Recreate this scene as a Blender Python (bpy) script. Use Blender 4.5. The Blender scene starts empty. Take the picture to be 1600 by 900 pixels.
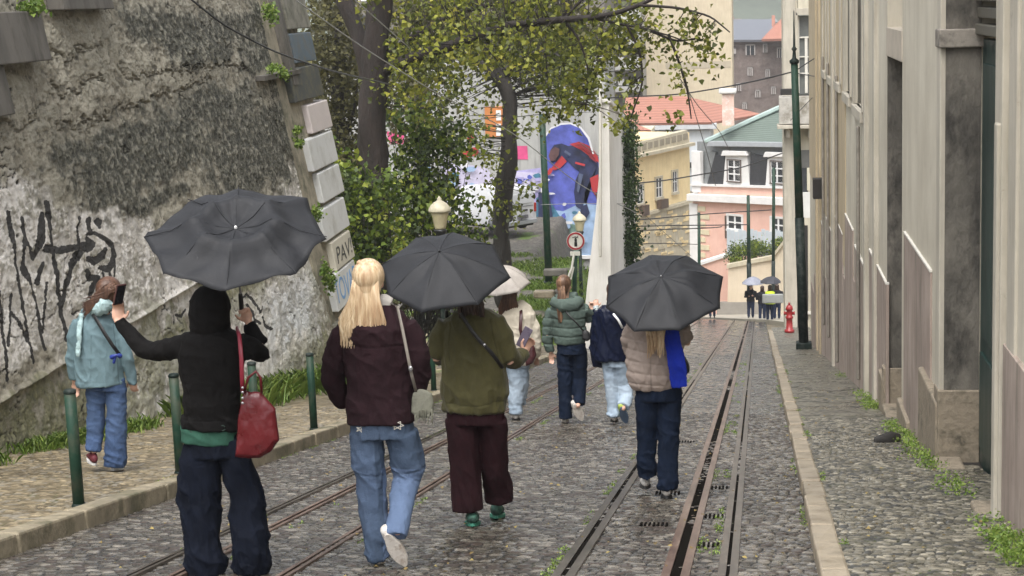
import bpy, bmesh, math, random
import numpy as np
from mathutils import Vector, Matrix, Quaternion
random.seed(7); np.random.seed(7)
S = bpy.context.scene
COL = S.collection
R = math.radians

# ------------------------------------------------------------------ camera
FOC = 2900.0
_d = Vector((380, 460, -FOC)).normalized()          # street heading, level, in camera space
_u = Vector((-0.03, 1, 0)); _u.z = -(_u.x*_d.x + _u.y*_d.y)/_d.z; _u.normalize()
_x = _d.cross(_u).normalized()
M3 = Matrix((_x, _d, _u))                            # camera space -> world
cam = bpy.data.cameras.new('camera'); camo = bpy.data.objects.new('camera', cam); COL.objects.link(camo)
camo.matrix_world = M3.to_4x4()
cam.sensor_width = 36; cam.lens = FOC/1600*36; cam.clip_start = .1; cam.clip_end = 3000
S.camera = camo

# ------------------------------------------------------------------ sky, sun, exposure
SUN_EL, SUN_AZ = 62, 188       # overcast: broad soft sun from behind and left (compass bearing, 0 = down the street)
w = bpy.data.worlds.new('World'); S.world = w; w.use_nodes = True
nt = w.node_tree; bg = nt.nodes['Background']
sky = nt.nodes.new('ShaderNodeTexSky'); sky.sky_type = 'NISHITA'; sky.sun_disc = False
sky.sun_elevation = R(SUN_EL); sky.sun_rotation = R(SUN_AZ); sky.air_density = 1.0; sky.dust_density = 6.0; sky.ozone_density = .6
hs = nt.nodes.new('ShaderNodeHueSaturation'); hs.inputs['Saturation'].default_value = .25
nt.links.new(sky.outputs[0], hs.inputs['Color']); nt.links.new(hs.outputs[0], bg.inputs[0])
bg.inputs[1].default_value = .15
sl = bpy.data.lights.new('sun', 'SUN'); sl.energy = .75; sl.angle = R(50); sl.color = (1, .985, .96)
so = bpy.data.objects.new('sun', sl); COL.objects.link(so)
so.rotation_euler = Vector((math.sin(R(SUN_AZ))*math.cos(R(SUN_EL)), math.cos(R(SUN_AZ))*math.cos(R(SUN_EL)), math.sin(R(SUN_EL)))).to_track_quat('Z', 'Y').to_euler()
S.view_settings.view_transform = 'Standard'; S.view_settings.look = 'None'
S.view_settings.gamma = 1; S.view_settings.exposure = 1.0
S.render.film_transparent = False

# ------------------------------------------------------------------ photo <-> world
def ray(px, py):
    return M3 @ Vector((px-800, 450-py, -FOC))
def P(px, py, Y):
    r = ray(px, py); return r*(Y/r.y)
SL = .1559; HC = 1.70
def sstep(a, b, x):
    t = np.clip((np.asarray(x, float)-a)/(b-a), 0, 1); return t*t*(3-2*t)
def gz(Y):
    return -HC - SL*Y
def gzn(Y):
    return -HC - SL*Y
def G(px, py, dz=0):                                   # where the ray meets the street surface
    r = ray(px, py)
    a, b = 2.0, 200.0
    f = lambda Y: r.z*(Y/r.y) - gz(Y) - dz
    for _ in range(60):
        m = (a+b)/2
        if f(m) > 0: a = m
        else: b = m
    return r*(a/r.y)
def hit(px, py, p0, n):                                # ray / plane
    r = ray(px, py); return r*(p0.dot(n)/r.dot(n))

# ------------------------------------------------------------------ numpy noise
def _h(ix, iy, iz, s):
    n = (ix.astype(np.int64)*374761393 + iy.astype(np.int64)*668265263 + iz.astype(np.int64)*2147483647 + s*974634777) & 0xffffffff
    n = ((n ^ (n >> 13))*1274126177) & 0xffffffff
    n = (n ^ (n >> 16)) & 0xffffffff
    n = (n*2246822519) & 0xffffffff
    return ((n ^ (n >> 15)) & 0xffff)/65535.0
def vnoise(x, y, z=None, s=0):
    x = np.asarray(x, float); y = np.asarray(y, float)
    z = np.zeros_like(x) if z is None else np.asarray(z, float)
    ix, iy, iz = np.floor(x), np.floor(y), np.floor(z)
    fx, fy, fz = x-ix, y-iy, z-iz
    fx, fy, fz = [f*f*(3-2*f) for f in (fx, fy, fz)]
    o = 0
    for a in (0, 1):
        for b in (0, 1):
            for c in (0, 1):
                o = o + _h(ix+a, iy+b, iz+c, s)*(fx if a else 1-fx)*(fy if b else 1-fy)*(fz if c else 1-fz)
    return o
def fbm(x, y, z=None, o=4, s=0, g=.5):
    v = 0; a = 1; t = 0; z = np.zeros_like(np.asarray(x, float)) if z is None else z
    for k in range(o):
        v = v + a*vnoise(x*2**k+17*k, y*2**k+9*k, z*2**k, s+k); t += a; a *= g
    return v/t

# ------------------------------------------------------------------ object helpers
def tag(o, label=None, cat=None, group=None, kind=None):
    if label: o['label'] = label
    if cat: o['category'] = cat
    if group: o['group'] = group
    if kind: o['kind'] = kind
    return o
def link(name, me, mat=None, parent=None, smooth=False):
    o = bpy.data.objects.new(name, me); COL.objects.link(o)
    if mat: me.materials.append(mat)
    if smooth: me.shade_smooth()
    if parent:
        o.parent = parent
        o.matrix_parent_inverse = Matrix.Translation(parent.location).inverted() if parent.rotation_euler.x == 0 else parent.matrix_world.inverted()
    return o
def thing(name, label, cat, loc=(0, 0, 0), group=None, kind=None):
    o = bpy.data.objects.new(name, None); COL.objects.link(o); o.location = loc; o.empty_display_size = .2
    return tag(o, label, cat, group, kind)
def obj(name, bm, mat=None, parent=None, smooth=False):
    me = bpy.data.meshes.new(name); bm.to_mesh(me); bm.free()
    return link(name, me, mat, parent, smooth)
def bevel(o, wd=.01, seg=2):
    m = o.modifiers.new('b', 'BEVEL'); m.width = wd; m.segments = seg; m.limit_method = 'ANGLE'; return o
def B(): return bmesh.new()
def hexa(bm, pts):                                     # 8 points: bottom 4, top 4
    v = [bm.verts.new(p) for p in pts]
    for f in ((3, 2, 1, 0), (4, 5, 6, 7), (0, 1, 5, 4), (1, 2, 6, 5), (2, 3, 7, 6), (3, 0, 4, 7)):
        bm.faces.new([v[i] for i in f])
def box(bm, x0, x1, y0, y1, z0, z1):
    hexa(bm, [(x0, y0, z0), (x1, y0, z0), (x1, y1, z0), (x0, y1, z0), (x0, y0, z1), (x1, y0, z1), (x1, y1, z1), (x0, y1, z1)])
def frame_of(t, ref):
    t = t.normalized()
    if abs(t.dot(ref)) > .93: ref = Vector((0, 0, 1)) if abs(t.z) < .9 else Vector((1, 0, 0))
    s = t.cross(ref).normalized(); o = t.cross(s).normalized()
    return s, o
def tube(bm, pts, rad, n=10, ref=Vector((0, 1, 0)), dome=True):
    """tapered tube along pts; rad = list of r or (r_side, r_other); rounded ends"""
    pts = [Vector(p) for p in pts]
    rad = [r if isinstance(r, (tuple, list)) else (r, r) for r in rad]
    P_, R_, T_ = [], [], []
    for i, p in enumerate(pts):
        a = pts[max(i-1, 0)]; b = pts[min(i+1, len(pts)-1)]
        T_.append((b-a).normalized())
    seq = []
    if dome:
        for q in (.92, .6, .25):
            r = math.sqrt(1-q*q); seq.append((pts[0]-T_[0]*(min(rad[0])*q), (rad[0][0]*r, rad[0][1]*r), T_[0]))
    for p, r, t in zip(pts, rad, T_): seq.append((p, r, t))
    if dome:
        for q in (.25, .6, .92):
            r = math.sqrt(1-q*q); seq.append((pts[-1]+T_[-1]*(min(rad[-1])*q), (rad[-1][0]*r, rad[-1][1]*r), T_[-1]))
    rings = []
    for p, r, t in seq:
        s, o = frame_of(t, ref)
        rings.append([bm.verts.new(p + s*(r[0]*math.cos(2*math.pi*k/n)) + o*(r[1]*math.sin(2*math.pi*k/n))) for k in range(n)])
    for a, b in zip(rings, rings[1:]):
        for k in range(n): bm.faces.new((a[k], a[(k+1) % n], b[(k+1) % n], b[k]))
    bm.faces.new(rings[0][::-1]); bm.faces.new(rings[-1])
def ell(bm, c, r, rot=None, sub=2):
    m = Matrix.Translation(c) @ (rot.to_4x4() if rot else Matrix()) @ Matrix.Diagonal((*r, 1))
    bmesh.ops.create_icosphere(bm, subdivisions=sub, radius=1, matrix=m)
def lathe(bm, c, prof, n=20):                           # prof: (r, z)
    rings = [[bm.verts.new((c[0]+r*math.cos(2*math.pi*k/n), c[1]+r*math.sin(2*math.pi*k/n), c[2]+z)) for k in range(n)] for r, z in prof]
    for a, b in zip(rings, rings[1:]):
        for k in range(n): bm.faces.new((a[k], a[(k+1) % n], b[(k+1) % n], b[k]))
    bm.faces.new(rings[0][::-1]); bm.faces.new(rings[-1])
DG = None
def bake(bm, voxel=.009, smooth=3, fac=.5):
    """fuse all closed pieces of bm into one continuous skin and return the mesh"""
    me = bpy.data.meshes.new('t'); bmesh.ops.recalc_face_normals(bm, faces=bm.faces); bm.to_mesh(me); bm.free()
    o = bpy.data.objects.new('t', me); COL.objects.link(o)
    m = o.modifiers.new('r', 'REMESH'); m.mode = 'VOXEL'; m.voxel_size = voxel; m.use_smooth_shade = True
    if smooth:
        s = o.modifiers.new('s', 'SMOOTH'); s.iterations = smooth; s.factor = fac
    dg = bpy.context.evaluated_depsgraph_get(); dg.update()
    out = bpy.data.meshes.new_from_object(o.evaluated_get(dg)); bpy.data.objects.remove(o); bpy.data.meshes.remove(me)
    return out
def getco(me):
    a = np.empty(len(me.vertices)*3); me.vertices.foreach_get('co', a); return a.reshape(-1, 3)
def getno(me):
    a = np.empty(len(me.vertices)*3, np.float32); me.vertex_normals.foreach_get('vector', a); return a.reshape(-1, 3).astype(float)
def setco(me, a):
    me.vertices.foreach_set('co', a.reshape(-1)); me.update()
def fattr(me, name, v):
    a = me.attributes.get(name) or me.attributes.new(name, 'FLOAT', 'POINT')
    a.data.foreach_set('value', np.ascontiguousarray(v, np.float32))
def grid_mesh(name, X, Y, Z):
    """X, Y, Z 2-D arrays -> mesh"""
    h, w_ = X.shape
    me = bpy.data.meshes.new(name)
    co = np.stack([X, Y, Z], -1).reshape(-1)
    i = np.arange(h*w_).reshape(h, w_)
    q = np.stack([i[:-1, :-1], i[:-1, 1:], i[1:, 1:], i[1:, :-1]], -1).reshape(-1, 4)
    return raw_mesh(name, co, q)
def raw_mesh(name, co, q):
    me = bpy.data.meshes.new(name)
    n, k = q.shape
    me.vertices.add(len(co)//3); me.vertices.foreach_set('co', np.ascontiguousarray(co, np.float32))
    me.loops.add(n*k); me.loops.foreach_set('vertex_index', q.reshape(-1).astype(np.int32))
    me.polygons.add(n); me.polygons.foreach_set('loop_start', (np.arange(n)*k).astype(np.int32))
    me.update(calc_edges=True); me.validate(); return me

# ------------------------------------------------------------------ materials
class NB:
    def __init__(s, name):
        s.m = bpy.data.materials.new(name); s.m.use_nodes = True; s.t = s.m.node_tree
        s.b = s.t.nodes['Principled BSDF']; s.out = s.t.nodes['Material Output']
    def n(s, ty, **kw):
        nd = s.t.nodes.new('ShaderNode'+ty)
        for k, v in kw.items():
            if hasattr(nd, k) and k not in nd.inputs: setattr(nd, k, v)
        return nd
    def set(s, inp, v):
        if isinstance(v, bpy.types.NodeSocket): s.t.links.new(v, inp)
        else: inp.default_value = v
    def obj(s, scale=(1, 1, 1)):
        tc = s.n('TexCoord'); mp = s.n('Mapping'); s.t.links.new(tc.outputs['Object'], mp.inputs[0]); mp.inputs['Scale'].default_value = scale
        return mp.outputs[0]
    def noise(s, scale=5, detail=6, rough=.6, vec=None, out=0):
        nd = s.n('TexNoise'); nd.inputs['Scale'].default_value = scale; nd.inputs['Detail'].default_value = detail
        nd.inputs['Roughness'].default_value = rough; s.t.links.new(vec or s.obj(), nd.inputs['Vector']); return nd.outputs[out]
    def attr(s, name):
        a = s.n('Attribute'); a.attribute_name = name; return a.outputs['Fac']
    def ramp(s, f, stops):
        r = s.n('ValToRGB'); e = r.color_ramp.elements
        while len(e) < len(stops): e.new(.5)
        for el, (p, c) in zip(e, stops):
            el.position = p; el.color = (*c, 1) if len(c) == 3 else c
        s.t.links.new(f, r.inputs[0]); return r.outputs[0]
    def mix(s, f, a, b, mode='MIX'):
        m = s.n('Mix'); m.data_type = 'RGBA'; m.blend_type = mode
        s.set(m.inputs[0], f); s.set(m.inputs[6], (*a, 1) if isinstance(a, tuple) and len(a) == 3 else a)
        s.set(m.inputs[7], (*b, 1) if isinstance(b, tuple) and len(b) == 3 else b); return m.outputs[2]
    def math(s, op, a, b=0):
        m = s.n('Math'); m.operation = op; s.set(m.inputs[0], a); s.set(m.inputs[1], b); return m.outputs[0]
    def bump(s, h, strength=.3, dist=.02):
        b = s.n('Bump'); b.inputs['Strength'].default_value = strength; b.inputs['Distance'].default_value = dist
        s.t.links.new(h, b.inputs['Height']); s.t.links.new(b.outputs[0], s.b.inputs['Normal'])
    def fin(s, col, rough=.7, metal=0, spec=.5):
        s.set(s.b.inputs['Base Color'], (*col, 1) if isinstance(col, tuple) else col)
        s.set(s.b.inputs['Roughness'], rough); s.b.inputs['Metallic'].default_value = metal
        s.b.inputs['Specular IOR Level'].default_value = spec; return s.m
_mc = {}
def mat(name, col, rough=.7, var=.25, scale=6, bump=.15, stretch=(1, 1, 1), metal=0, spec=.5, dirt=None, dscale=1.2, bdist=.01):
    """plain surface with procedural colour variation, optional second dirt colour and bump"""
    if name in _mc: return _mc[name]
    k = NB(name); v = k.obj(stretch)
    n1 = k.noise(scale, 7, .65, v)
    a = tuple(c*(1-var) for c in col); b = tuple(min(1, c*(1+var)) for c in col)
    c = k.ramp(n1, [(.3, a), (.7, b)])
    if dirt:
        n2 = k.noise(dscale, 8, .7, v)
        f = k.ramp(n2, [(.48, (0, 0, 0)), (.66, (1, 1, 1))])
        c = k.mix(f, c, dirt)
    if bump: k.bump(k.noise(scale*4, 5, .6, v), bump, bdist)
    r = k.ramp(n1, [(.3, (max(0, rough-.08),)*3), (.7, (min(1, rough+.08),)*3)])
    _mc[name] = k.fin(c, r, metal, spec); return _mc[name]
# ================================================================== GROUND
def cobble_fields(x, y, sx, sy, seed, rowjit=.5):
    """jittered row-bond stones: returns (edge 0..1, stone random, second random, tilt)"""
    ry = y/sy
    r0 = np.floor(ry)
    F1 = np.full(x.shape, 9.); F2 = np.full(x.shape, 9.); rid = np.zeros(x.shape); rid2 = np.zeros(x.shape); tl = np.zeros(x.shape)
    for dr in (-1, 0, 1):
        row = r0+dr
        off = _h(row, row*0, row*0, seed)*.9
        cx0 = np.floor(x/sx-off)
        for dc in (-1, 0, 1):
            c = cx0+dc
            jx = (_h(c, row, row*0, seed+1)-.5)*rowjit; jy = (_h(c, row, row*0, seed+2)-.5)*rowjit*.8
            px = (c+.5+off+jx); py = (row+.5+jy)
            dx = (x/sx-px); dy = (ry-py)
            d = np.maximum(np.abs(dx), np.abs(dy))*.75 + np.hypot(dx, dy)*.25
            n = d < F1
            F2 = np.where(n, F1, np.minimum(F2, d)); F1 = np.where(n, d, F1)
            rr = _h(c, row, row*0, seed+3); r2 = _h(c, row, row*0, seed+4)
            rid = np.where(n, rr, rid); rid2 = np.where(n, r2, rid2)
            tl = np.where(n, dx*(r2-.5)+dy*(rr-.5), tl)
    e = np.clip((F2-F1)/.3, 0, 1)
    return e, rid, rid2, tl
def cobbles(name, bands, zoff, sx, sy, amp, seed, m, x_of=None):
    """bands: (x0,x1,y0,y1,dx,dy)"""
    cos, qs, A = [], [], {'edge': [], 'rnd': [], 'rnd2': []}; base = 0
    for (x0, x1, y0, y1, dx, dy) in bands:
        xs = np.linspace(x0, x1, max(2, int((x1-x0)/dx)+1)); ys = np.linspace(y0, y1, max(2, int((y1-y0)/dy)+1))
        X, Y = np.meshgrid(xs, ys)
        if x_of: X = x_of(X, Y)
        wx = X + .03*(fbm(X*1.3, Y*1.3, s=seed+9, o=2)-.5); wy = Y + .12*(fbm(X*.9, Y*.5, s=seed+11, o=2)-.5)
        e, r, r2, tl = cobble_fields(wx, wy, sx, sy, seed)
        es = e*e*(3-2*e)
        Z = gzn(Y)+zoff+amp*(es-1)+amp*.55*(r-.5)+amp*1.15*tl + .02*(fbm(X*.6, Y*.6, s=seed+5, o=2)-.5) + .002*(vnoise(X*90, Y*90, s=3)-.5)
        h, w_ = X.shape
        i = np.arange(h*w_).reshape(h, w_)+base
        qs.append(np.stack([i[:-1, :-1], i[:-1, 1:], i[1:, 1:], i[1:, :-1]], -1).reshape(-1, 4))
        cos.append(np.stack([X, Y, Z], -1).reshape(-1)); base += h*w_
        A['edge'].append(es.ravel()); A['rnd'].append(r.ravel()); A['rnd2'].append(r2.ravel())
    me = raw_mesh(name, np.concatenate(cos), np.concatenate(qs))
    for k, v in A.items(): fattr(me, k, np.concatenate(v))
    return tag(link(name, me, m, None, True), kind='structure')

def cobble_mat(name, c_lo, c_hi, c_odd, gap, moss, r0, r1, mossamt=.55, wetscale=.8):
    k = NB(name)
    e, r, r2 = k.attr('edge'), k.attr('rnd'), k.attr('rnd2')
    v = k.obj()
    c = k.ramp(r, [(0, c_lo), (.55, tuple((a+b)/2 for a, b in zip(c_lo, c_hi))), (.88, c_hi), (1, tuple(min(1, a*1.5) for a in c_hi))])
    c = k.mix(k.ramp(r2, [(.72, (0, 0, 0)), (.8, (1, 1, 1))]), c, c_odd)
    c = k.mix(k.noise(25, 6, .7, v), c, tuple(a*.6 for a in c_lo))
    c = k.mix(k.math('MULTIPLY', k.ramp(k.noise(.9, 5, .65, v), [(.5, (0, 0, 0)), (.7, (1, 1, 1))]), .35), c, gap)
    mo = k.ramp(k.noise(1.6, 7, .7, v), [(mossamt, (0, 0, 0)), (mossamt+.12, (1, 1, 1))])
    g = k.mix(mo, gap, moss)
    ef = k.ramp(e, [(.25, (0, 0, 0)), (.6, (1, 1, 1))])
    c = k.mix(ef, g, c)
    wet = k.ramp(k.noise(wetscale, 4, .6, v), [(.35, (r0,)*3), (.68, (r1,)*3)])
    wet = k.mix(k.ramp(r2, [(.45, (0, 0, 0)), (.9, (.55, .55, .55))]), wet, (.55, .55, .55))
    rr = k.mix(ef, (.5, .5, .5), wet)
    k.bump(k.noise(70, 4, .6, v), .35, .004)
    return k.fin(c, rr, 0, .5)

m_road = cobble_mat('wet_cobble', (.045, .040, .033), (.235, .21, .175), (.085, .062, .050), (.008, .007, .006), (.04, .05, .018), .05, .22, .60)
m_lpav = cobble_mat('tan_cobble', (.11, .085, .048), (.46, .375, .24), (.36, .33, .27), (.036, .029, .015), (.075, .09, .026), .22, .6, .47)
m_rpav = cobble_mat('grey_cobble', (.075, .07, .052), (.38, .345, .27), (.05, .052, .054), (.022, .02, .014), (.065, .08, .022), .18, .5, .52)

KL, KR = -4.74, .335        # street edges of the kerbs
def xw(Y): return 1.72-.006*Y      # right facade line
cobbles('road', [(KL, KR, 8.2, 24, .017, .0145), (KL, KR, 24, 45, .04, .04), (KL, KR, 45, 108, .10, .12)], 0, .088, .064, .012, 11, m_road)
cobbles('left_pavement', [(-8.9, KL-.17, 10, 24, .021, .017), (-8.9, KL-.17, 24, 46, .05, .05), (-8.9, KL-.17, 46, 62, .12, .15)], .10, .070, .060, .011, 31, m_lpav)
cobbles('right_pavement', [(KR+.15, 1.9, 8.2, 22, .015, .0145), (KR+.15, 1.9, 22, 70, .04, .05)], .085, .060, .052, .010, 51, m_rpav)

# wide ground reaching the horizon (valley floor under and beyond the street)
k = NB('earth'); v = k.obj()
m_earth = k.fin(k.ramp(k.noise(.8, 8, .7, v), [(.35, (.10, .085, .055)), (.65, (.22, .18, .12))]), .9)
ys = np.array([-40, 5, 10, 20, 30, 40, 50, 60, 70, 85, 100, 130, 160, 200, 260, 400, 900, 1800.]); xs = np.array([-900, -200, -60, -30, -12, -6, 0, 6, 12, 60, 300, 900.])
X, Y = np.meshgrid(xs, ys)
Z = np.where(Y < 130, gzn(Y)-.12, gzn(np.minimum(Y, 130))-.12-.03*(Y-130).clip(0, 170))
tag(link('ground', grid_mesh('ground', X, Y, Z), m_earth), kind='structure')

# terrace of rough ground behind the left wall, level with the side street
def terr(X, Y):
    s = gzn(Y)+.11
    t = -9.25 + .10*(fbm(X*.7, Y*.7, s=77)-.5) - 2.6*sstep(-8.3, -7.5, X)*sstep(65.5, 69, Y)
    edge = sstep(-5.2, -6.5, X)
    top = np.maximum(t, s)
    return s-.05 + (top-s+.05)*edge
xs = np.linspace(-34, -4.75, 240); ys = np.linspace(33, 92, 300); X, Y = np.meshgrid(xs, ys)
Z = terr(X, Y) + .10*(fbm(X*3, Y*3, s=71)-.45)*sstep(-5.0, -6.0, X)
k = NB('rough_ground'); v = k.obj()
soil = k.ramp(k.noise(7, 9, .8, v), [(.36, (.045, .042, .036)), (.5, (.10, .092, .078)), (.64, (.22, .20, .165))])
sand = k.ramp(k.noise(6, 6, .7, v), [(.35, (.30, .24, .15)), (.7, (.5, .42, .29))])
grs = k.ramp(k.noise(14, 6, .7, v), [(.35, (.05, .09, .015)), (.7, (.16, .24, .05))])
c = k.mix(k.attr('sand'), soil, sand); c = k.mix(k.attr('grass'), c, grs); k.bump(k.noise(9, 6, .7, v), .7, .06)
m_terr = k.fin(c, .75)
me = grid_mesh('rough_ground', X, Y, Z)
n_ = fbm(X*1.1, Y*.9, s=5)
gm = sstep(.42, .56, n_ + .28*np.exp(-((X+5.9)/.8)**2-((Y-61)/6)**2) - .25*sstep(-6.6, -7.6, X)*sstep(56, 60, Y))*sstep(-4.9, -5.3, X)
fattr(me, 'grass', gm.ravel()); fattr(me, 'sand', (sstep(56, 50, Y)*sstep(.35, .5, fbm(X, Y, s=15))).ravel())
tag(link('rough_ground', me, m_terr, None, True), kind='structure')

# kerbs: individual worn stones in one run each
def kerb(name, x0, x1, h, ln, y0, y1, m, rnd):
    bm = B(); y = y0; rs = random.Random(rnd)
    while y < y1:
        l = ln*rs.uniform(.75, 1.25); d = rs.uniform(-.008, .008)
        zt = h+rs.uniform(-.012, .012); za, zb = gz(y+.008), gz(y+l-.008)
        nb = 3
        hexa(bm, [(x0+d, y+.008, za-.2), (x1+d, y+.008, za-.2), (x1+d, y+l-.008, zb-.2), (x0+d, y+l-.008, zb-.2),
                  (x0+d, y+.008, za+zt), (x1+d, y+.008, za+zt+rs.uniform(-.01, .01)), (x1+d, y+l-.008, zb+zt+rs.uniform(-.01, .01)), (x0+d, y+l-.008, zb+zt)])
        y += l
    bmesh.ops.recalc_face_normals(bm, faces=bm.faces)
    o = tag(obj(name, bm, m), kind='structure'); bevel(o, .018, 2); return o
m_kerb = mat('kerb_stone', (.27, .23, .16), .55, .35, 7, .8, dirt=(.09, .085, .045), dscale=2.2, bdist=.012)
m_kerb2 = mat('kerb_stone_pale', (.31, .26, .19), .45, .3, 6, .6, dirt=(.15, .12, .08), dscale=3.0, bdist=.01)
kerb('left_kerb', KL-.17, KL, .125, .95, 9.5, 60, m_kerb, 3)
kerb('right_kerb', KR, KR+.16, .10, .85, 8.2, 66, m_kerb2, 5)

# rails ------------------------------------------------------------
k = NB('rail_steel'); v = k.obj((3, .25, 3))
m_rail = k.fin(k.ramp(k.noise(4, 7, .7, v), [(.3, (.05, .038, .030)), (.55, (.13, .105, .088)), (.75, (.26, .23, .20))]), .28, .6)
k = NB('rail_rust'); v = k.obj((3, .25, 3))
m_rust = k.fin(k.ramp(k.noise(4, 7, .7, v), [(.3, (.06, .032, .022)), (.55, (.20, .13, .10)), (.75, (.36, .27, .22))]), .33, .4)
m_slot = mat('slot_dark', (.007, .006, .005), .95, .3, 5, 0, spec=.02)
def strip(bm, x0, x1, zo, y0=8.2, y1=104, dy=1.2, th=.06):
    y = y0
    n = int((y1-y0)/dy)+1
    L = [y0+(y1-y0)*i/n for i in range(n+1)]
    rows = []
    for y in L:
        z = gz(y)+zo; rows.append([bm.verts.new((x, y, zz)) for x, zz in ((x0, z-th), (x0, z), (x1, z), (x1, z-th))])
    for a, b in zip(rows, rows[1:]):
        for i in range(3): bm.faces.new((a[i], b[i], b[i+1], a[i+1]))
def rail(label, x, wid, slot, m, kind='groove'):
    t = thing('tram_rail', label, 'rail', (x, 10, gz(10)), 'tram rails set in the cobbles')
    lo, hi = x-wid/2, x+wid/2
    bm = B(); s0 = x-slot/2; s1 = x+slot/2
    strip(bm, lo, s0, .012); strip(bm, s1, hi, .014); bmesh.ops.recalc_face_normals(bm, faces=bm.faces)
    obj('rail_head', bm, m, t)
    bm = B(); strip(bm, s0-.004, s1+.004, .002, th=.03); obj('groove', bm, m_slot, t)
    return t
rail('right hand slotted tram rail with wide rusty dark centre slot, the boldest of all', -.49, .165, .062, m_rust)
rail('pale double strip tram rail closest to the right kerb', -.19, .115, .022, m_rail)
rail('dark grooved tram rail in the middle of the street under the quilted jacket walker', -1.135, .135, .032, m_rail)
rail('tram rail farthest left, nearest the bollards', -3.68, .07, .022, m_rail)
rail('tram rail second from the bollards, rusty brown', -3.41, .085, .03, m_rust)
rail('tram rail passing between the two large umbrellas, edged with moss', -2.77, .08, .026, m_rust)
# iron cover plates with slits between the right-hand rails
bmc = 0
for i, (x, y) in enumerate([(-.34, 11.6), (-.34, 13.1), (-.34, 15.0), (-.75, 12.6), (-.75, 14.6), (-.8, 19.5)]):
    bm = B()
    for q in range(7):
        xx = x-.09+q*.03
        hexa(bm, [(xx, y, gz(y)-.01), (xx+.014, y, gz(y)-.01), (xx+.014, y+.16, gz(y+.16)-.01), (xx, y+.16, gz(y+.16)-.01),
                  (xx, y, gz(y)+.010), (xx+.014, y, gz(y)+.010), (xx+.014, y+.16, gz(y+.16)+.010), (xx, y+.16, gz(y+.16)+.010)])
    o = tag(obj('drain_grate', bm, m_slot), 'small slitted iron grate set between the right tram rails', 'grate', 'small grates between the rails')

# grass / weeds -----------------------------------------------------
def leafmat(name, stops, rough=.5, trans=.35):
    k = NB(name); c = k.ramp(k.attr('leaf'), stops)
    c = k.mix(k.noise(3, 4, .6), c, k.mix(.5, c, (.02, .03, .01)))
    k.fin(c, rough, 0, .4)
    tr = k.n('BsdfTranslucent'); k.t.links.new(c, tr.inputs[0]); mx = k.n('MixShader'); mx.inputs[0].default_value = trans
    k.t.links.new(k.b.outputs[0], mx.inputs[1]); k.t.links.new(tr.outputs[0], mx.inputs[2]); k.t.links.new(mx.outputs[0], k.out.inputs[0]); return k.m
m_grass = leafmat('grass_blades', [(0, (.09, .15, .025)), (.5, (.20, .33, .05)), (1, (.40, .50, .12))])
def blades(name, pts, h, m, label, cat='grass', spread=.05, kind='stuff', per=7):
    """pts (N,3): tufts of bent blades"""
    pts = np.repeat(np.asarray(pts, float), per, 0); N = len(pts)
    a = np.random.rand(N)*6.283; hh = h*(.3+1.0*np.random.rand(N)**1.5); wd = .004+.006*np.random.rand(N)+h*.03
    p = pts + np.stack([np.random.randn(N)*spread, np.random.randn(N)*spread, np.zeros(N)], -1)
    lean = .25+.7*np.random.rand(N); d = np.stack([np.cos(a), np.sin(a), np.zeros(N)], -1); sd = np.stack([-np.sin(a), np.cos(a), np.zeros(N)], -1)
    up = np.array([0, 0, 1.])
    v = np.stack([p-sd*wd[:, None]*.5, p+sd*wd[:, None]*.5, p+d*(lean*hh*.4)[:, None]+up*(hh*.6)[:, None]+sd*wd[:, None]*.6,
                  p+d*(lean*hh)[:, None]+up*(hh*.85)[:, None], p+d*(lean*hh*.4)[:, None]+up*(hh*.6)[:, None]-sd*wd[:, None]*.6], 1)
    q = np.arange(N*5).reshape(N, 5); me = raw_mesh(name, v.reshape(-1), q)
    fattr(me, 'leaf', np.repeat(np.random.rand(N), 5)); o = link(name, me, m)
    return tag(o, label, cat, None, kind)
# ================================================================== LEFT BATTERED WALL
WA, WB, WS = -7.30, -.045, .185                          # X = WA + WB*Y - WS*(Z)
wn = Vector((1, -WB, WS)).normalized(); wp = Vector((WA, 0, 0))
def wx(Y, Z): return WA + WB*Y - WS*Z
def WH(px, py):                                           # pixel -> (Y, Z) on the wall
    h = hit(px, py, wp, wn); return h.y, h.z
yq0, zq0 = WH(500, 330)
WEND = 32.6
ys = np.arange(12.2, WEND, .03); zs = np.arange(-7.4, 1.2, .0125)
Yg, Zg = np.meshgrid(ys, zs)
def blob(px, py, rx, ry, pw=2):
    """soft patch on the wall centred where the photo shows it"""
    y, z = WH(px, py); y1, _ = WH(px+rx, py); _, z1 = WH(px, py+ry)
    return np.exp(-(np.abs((Yg-y)/(abs(y1-y)+1e-6))**pw + np.abs((Zg-z)/(abs(z1-z)+1e-6))**pw))
N1 = fbm(Yg*.9, Zg*1.6, s=1, o=6, g=.6); N2 = fbm(Yg*3.2, Zg*5, s=2, o=5, g=.6); N3 = fbm(Yg*9, Zg*13, s=3, o=4, g=.65)
dark = np.zeros_like(Yg)
for b in [(230, 240, 130, 70, 3), (400, 230, 90, 85, 3), (330, 170, 120, 50), (120, 240, 60, 30), (420, 60, 60, 60, 3), (310, 60, 75, 50, 3), (240, 40, 50, 40), (250, 310, 90, 25), (170, 310, 60, 22), (450, 130, 40, 40), (380, 290, 80, 25)]:
    dark = np.maximum(dark, blob(*b))
dark = sstep(.30, .72, dark*.95 + (N2-.5)*.9 + (N1-.5)*.7)
dark = np.maximum(dark, sstep(.56, .66, N3)*sstep(.35, .5, N1)*.6*sstep(-4.5, -2.8, Zg))
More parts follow.
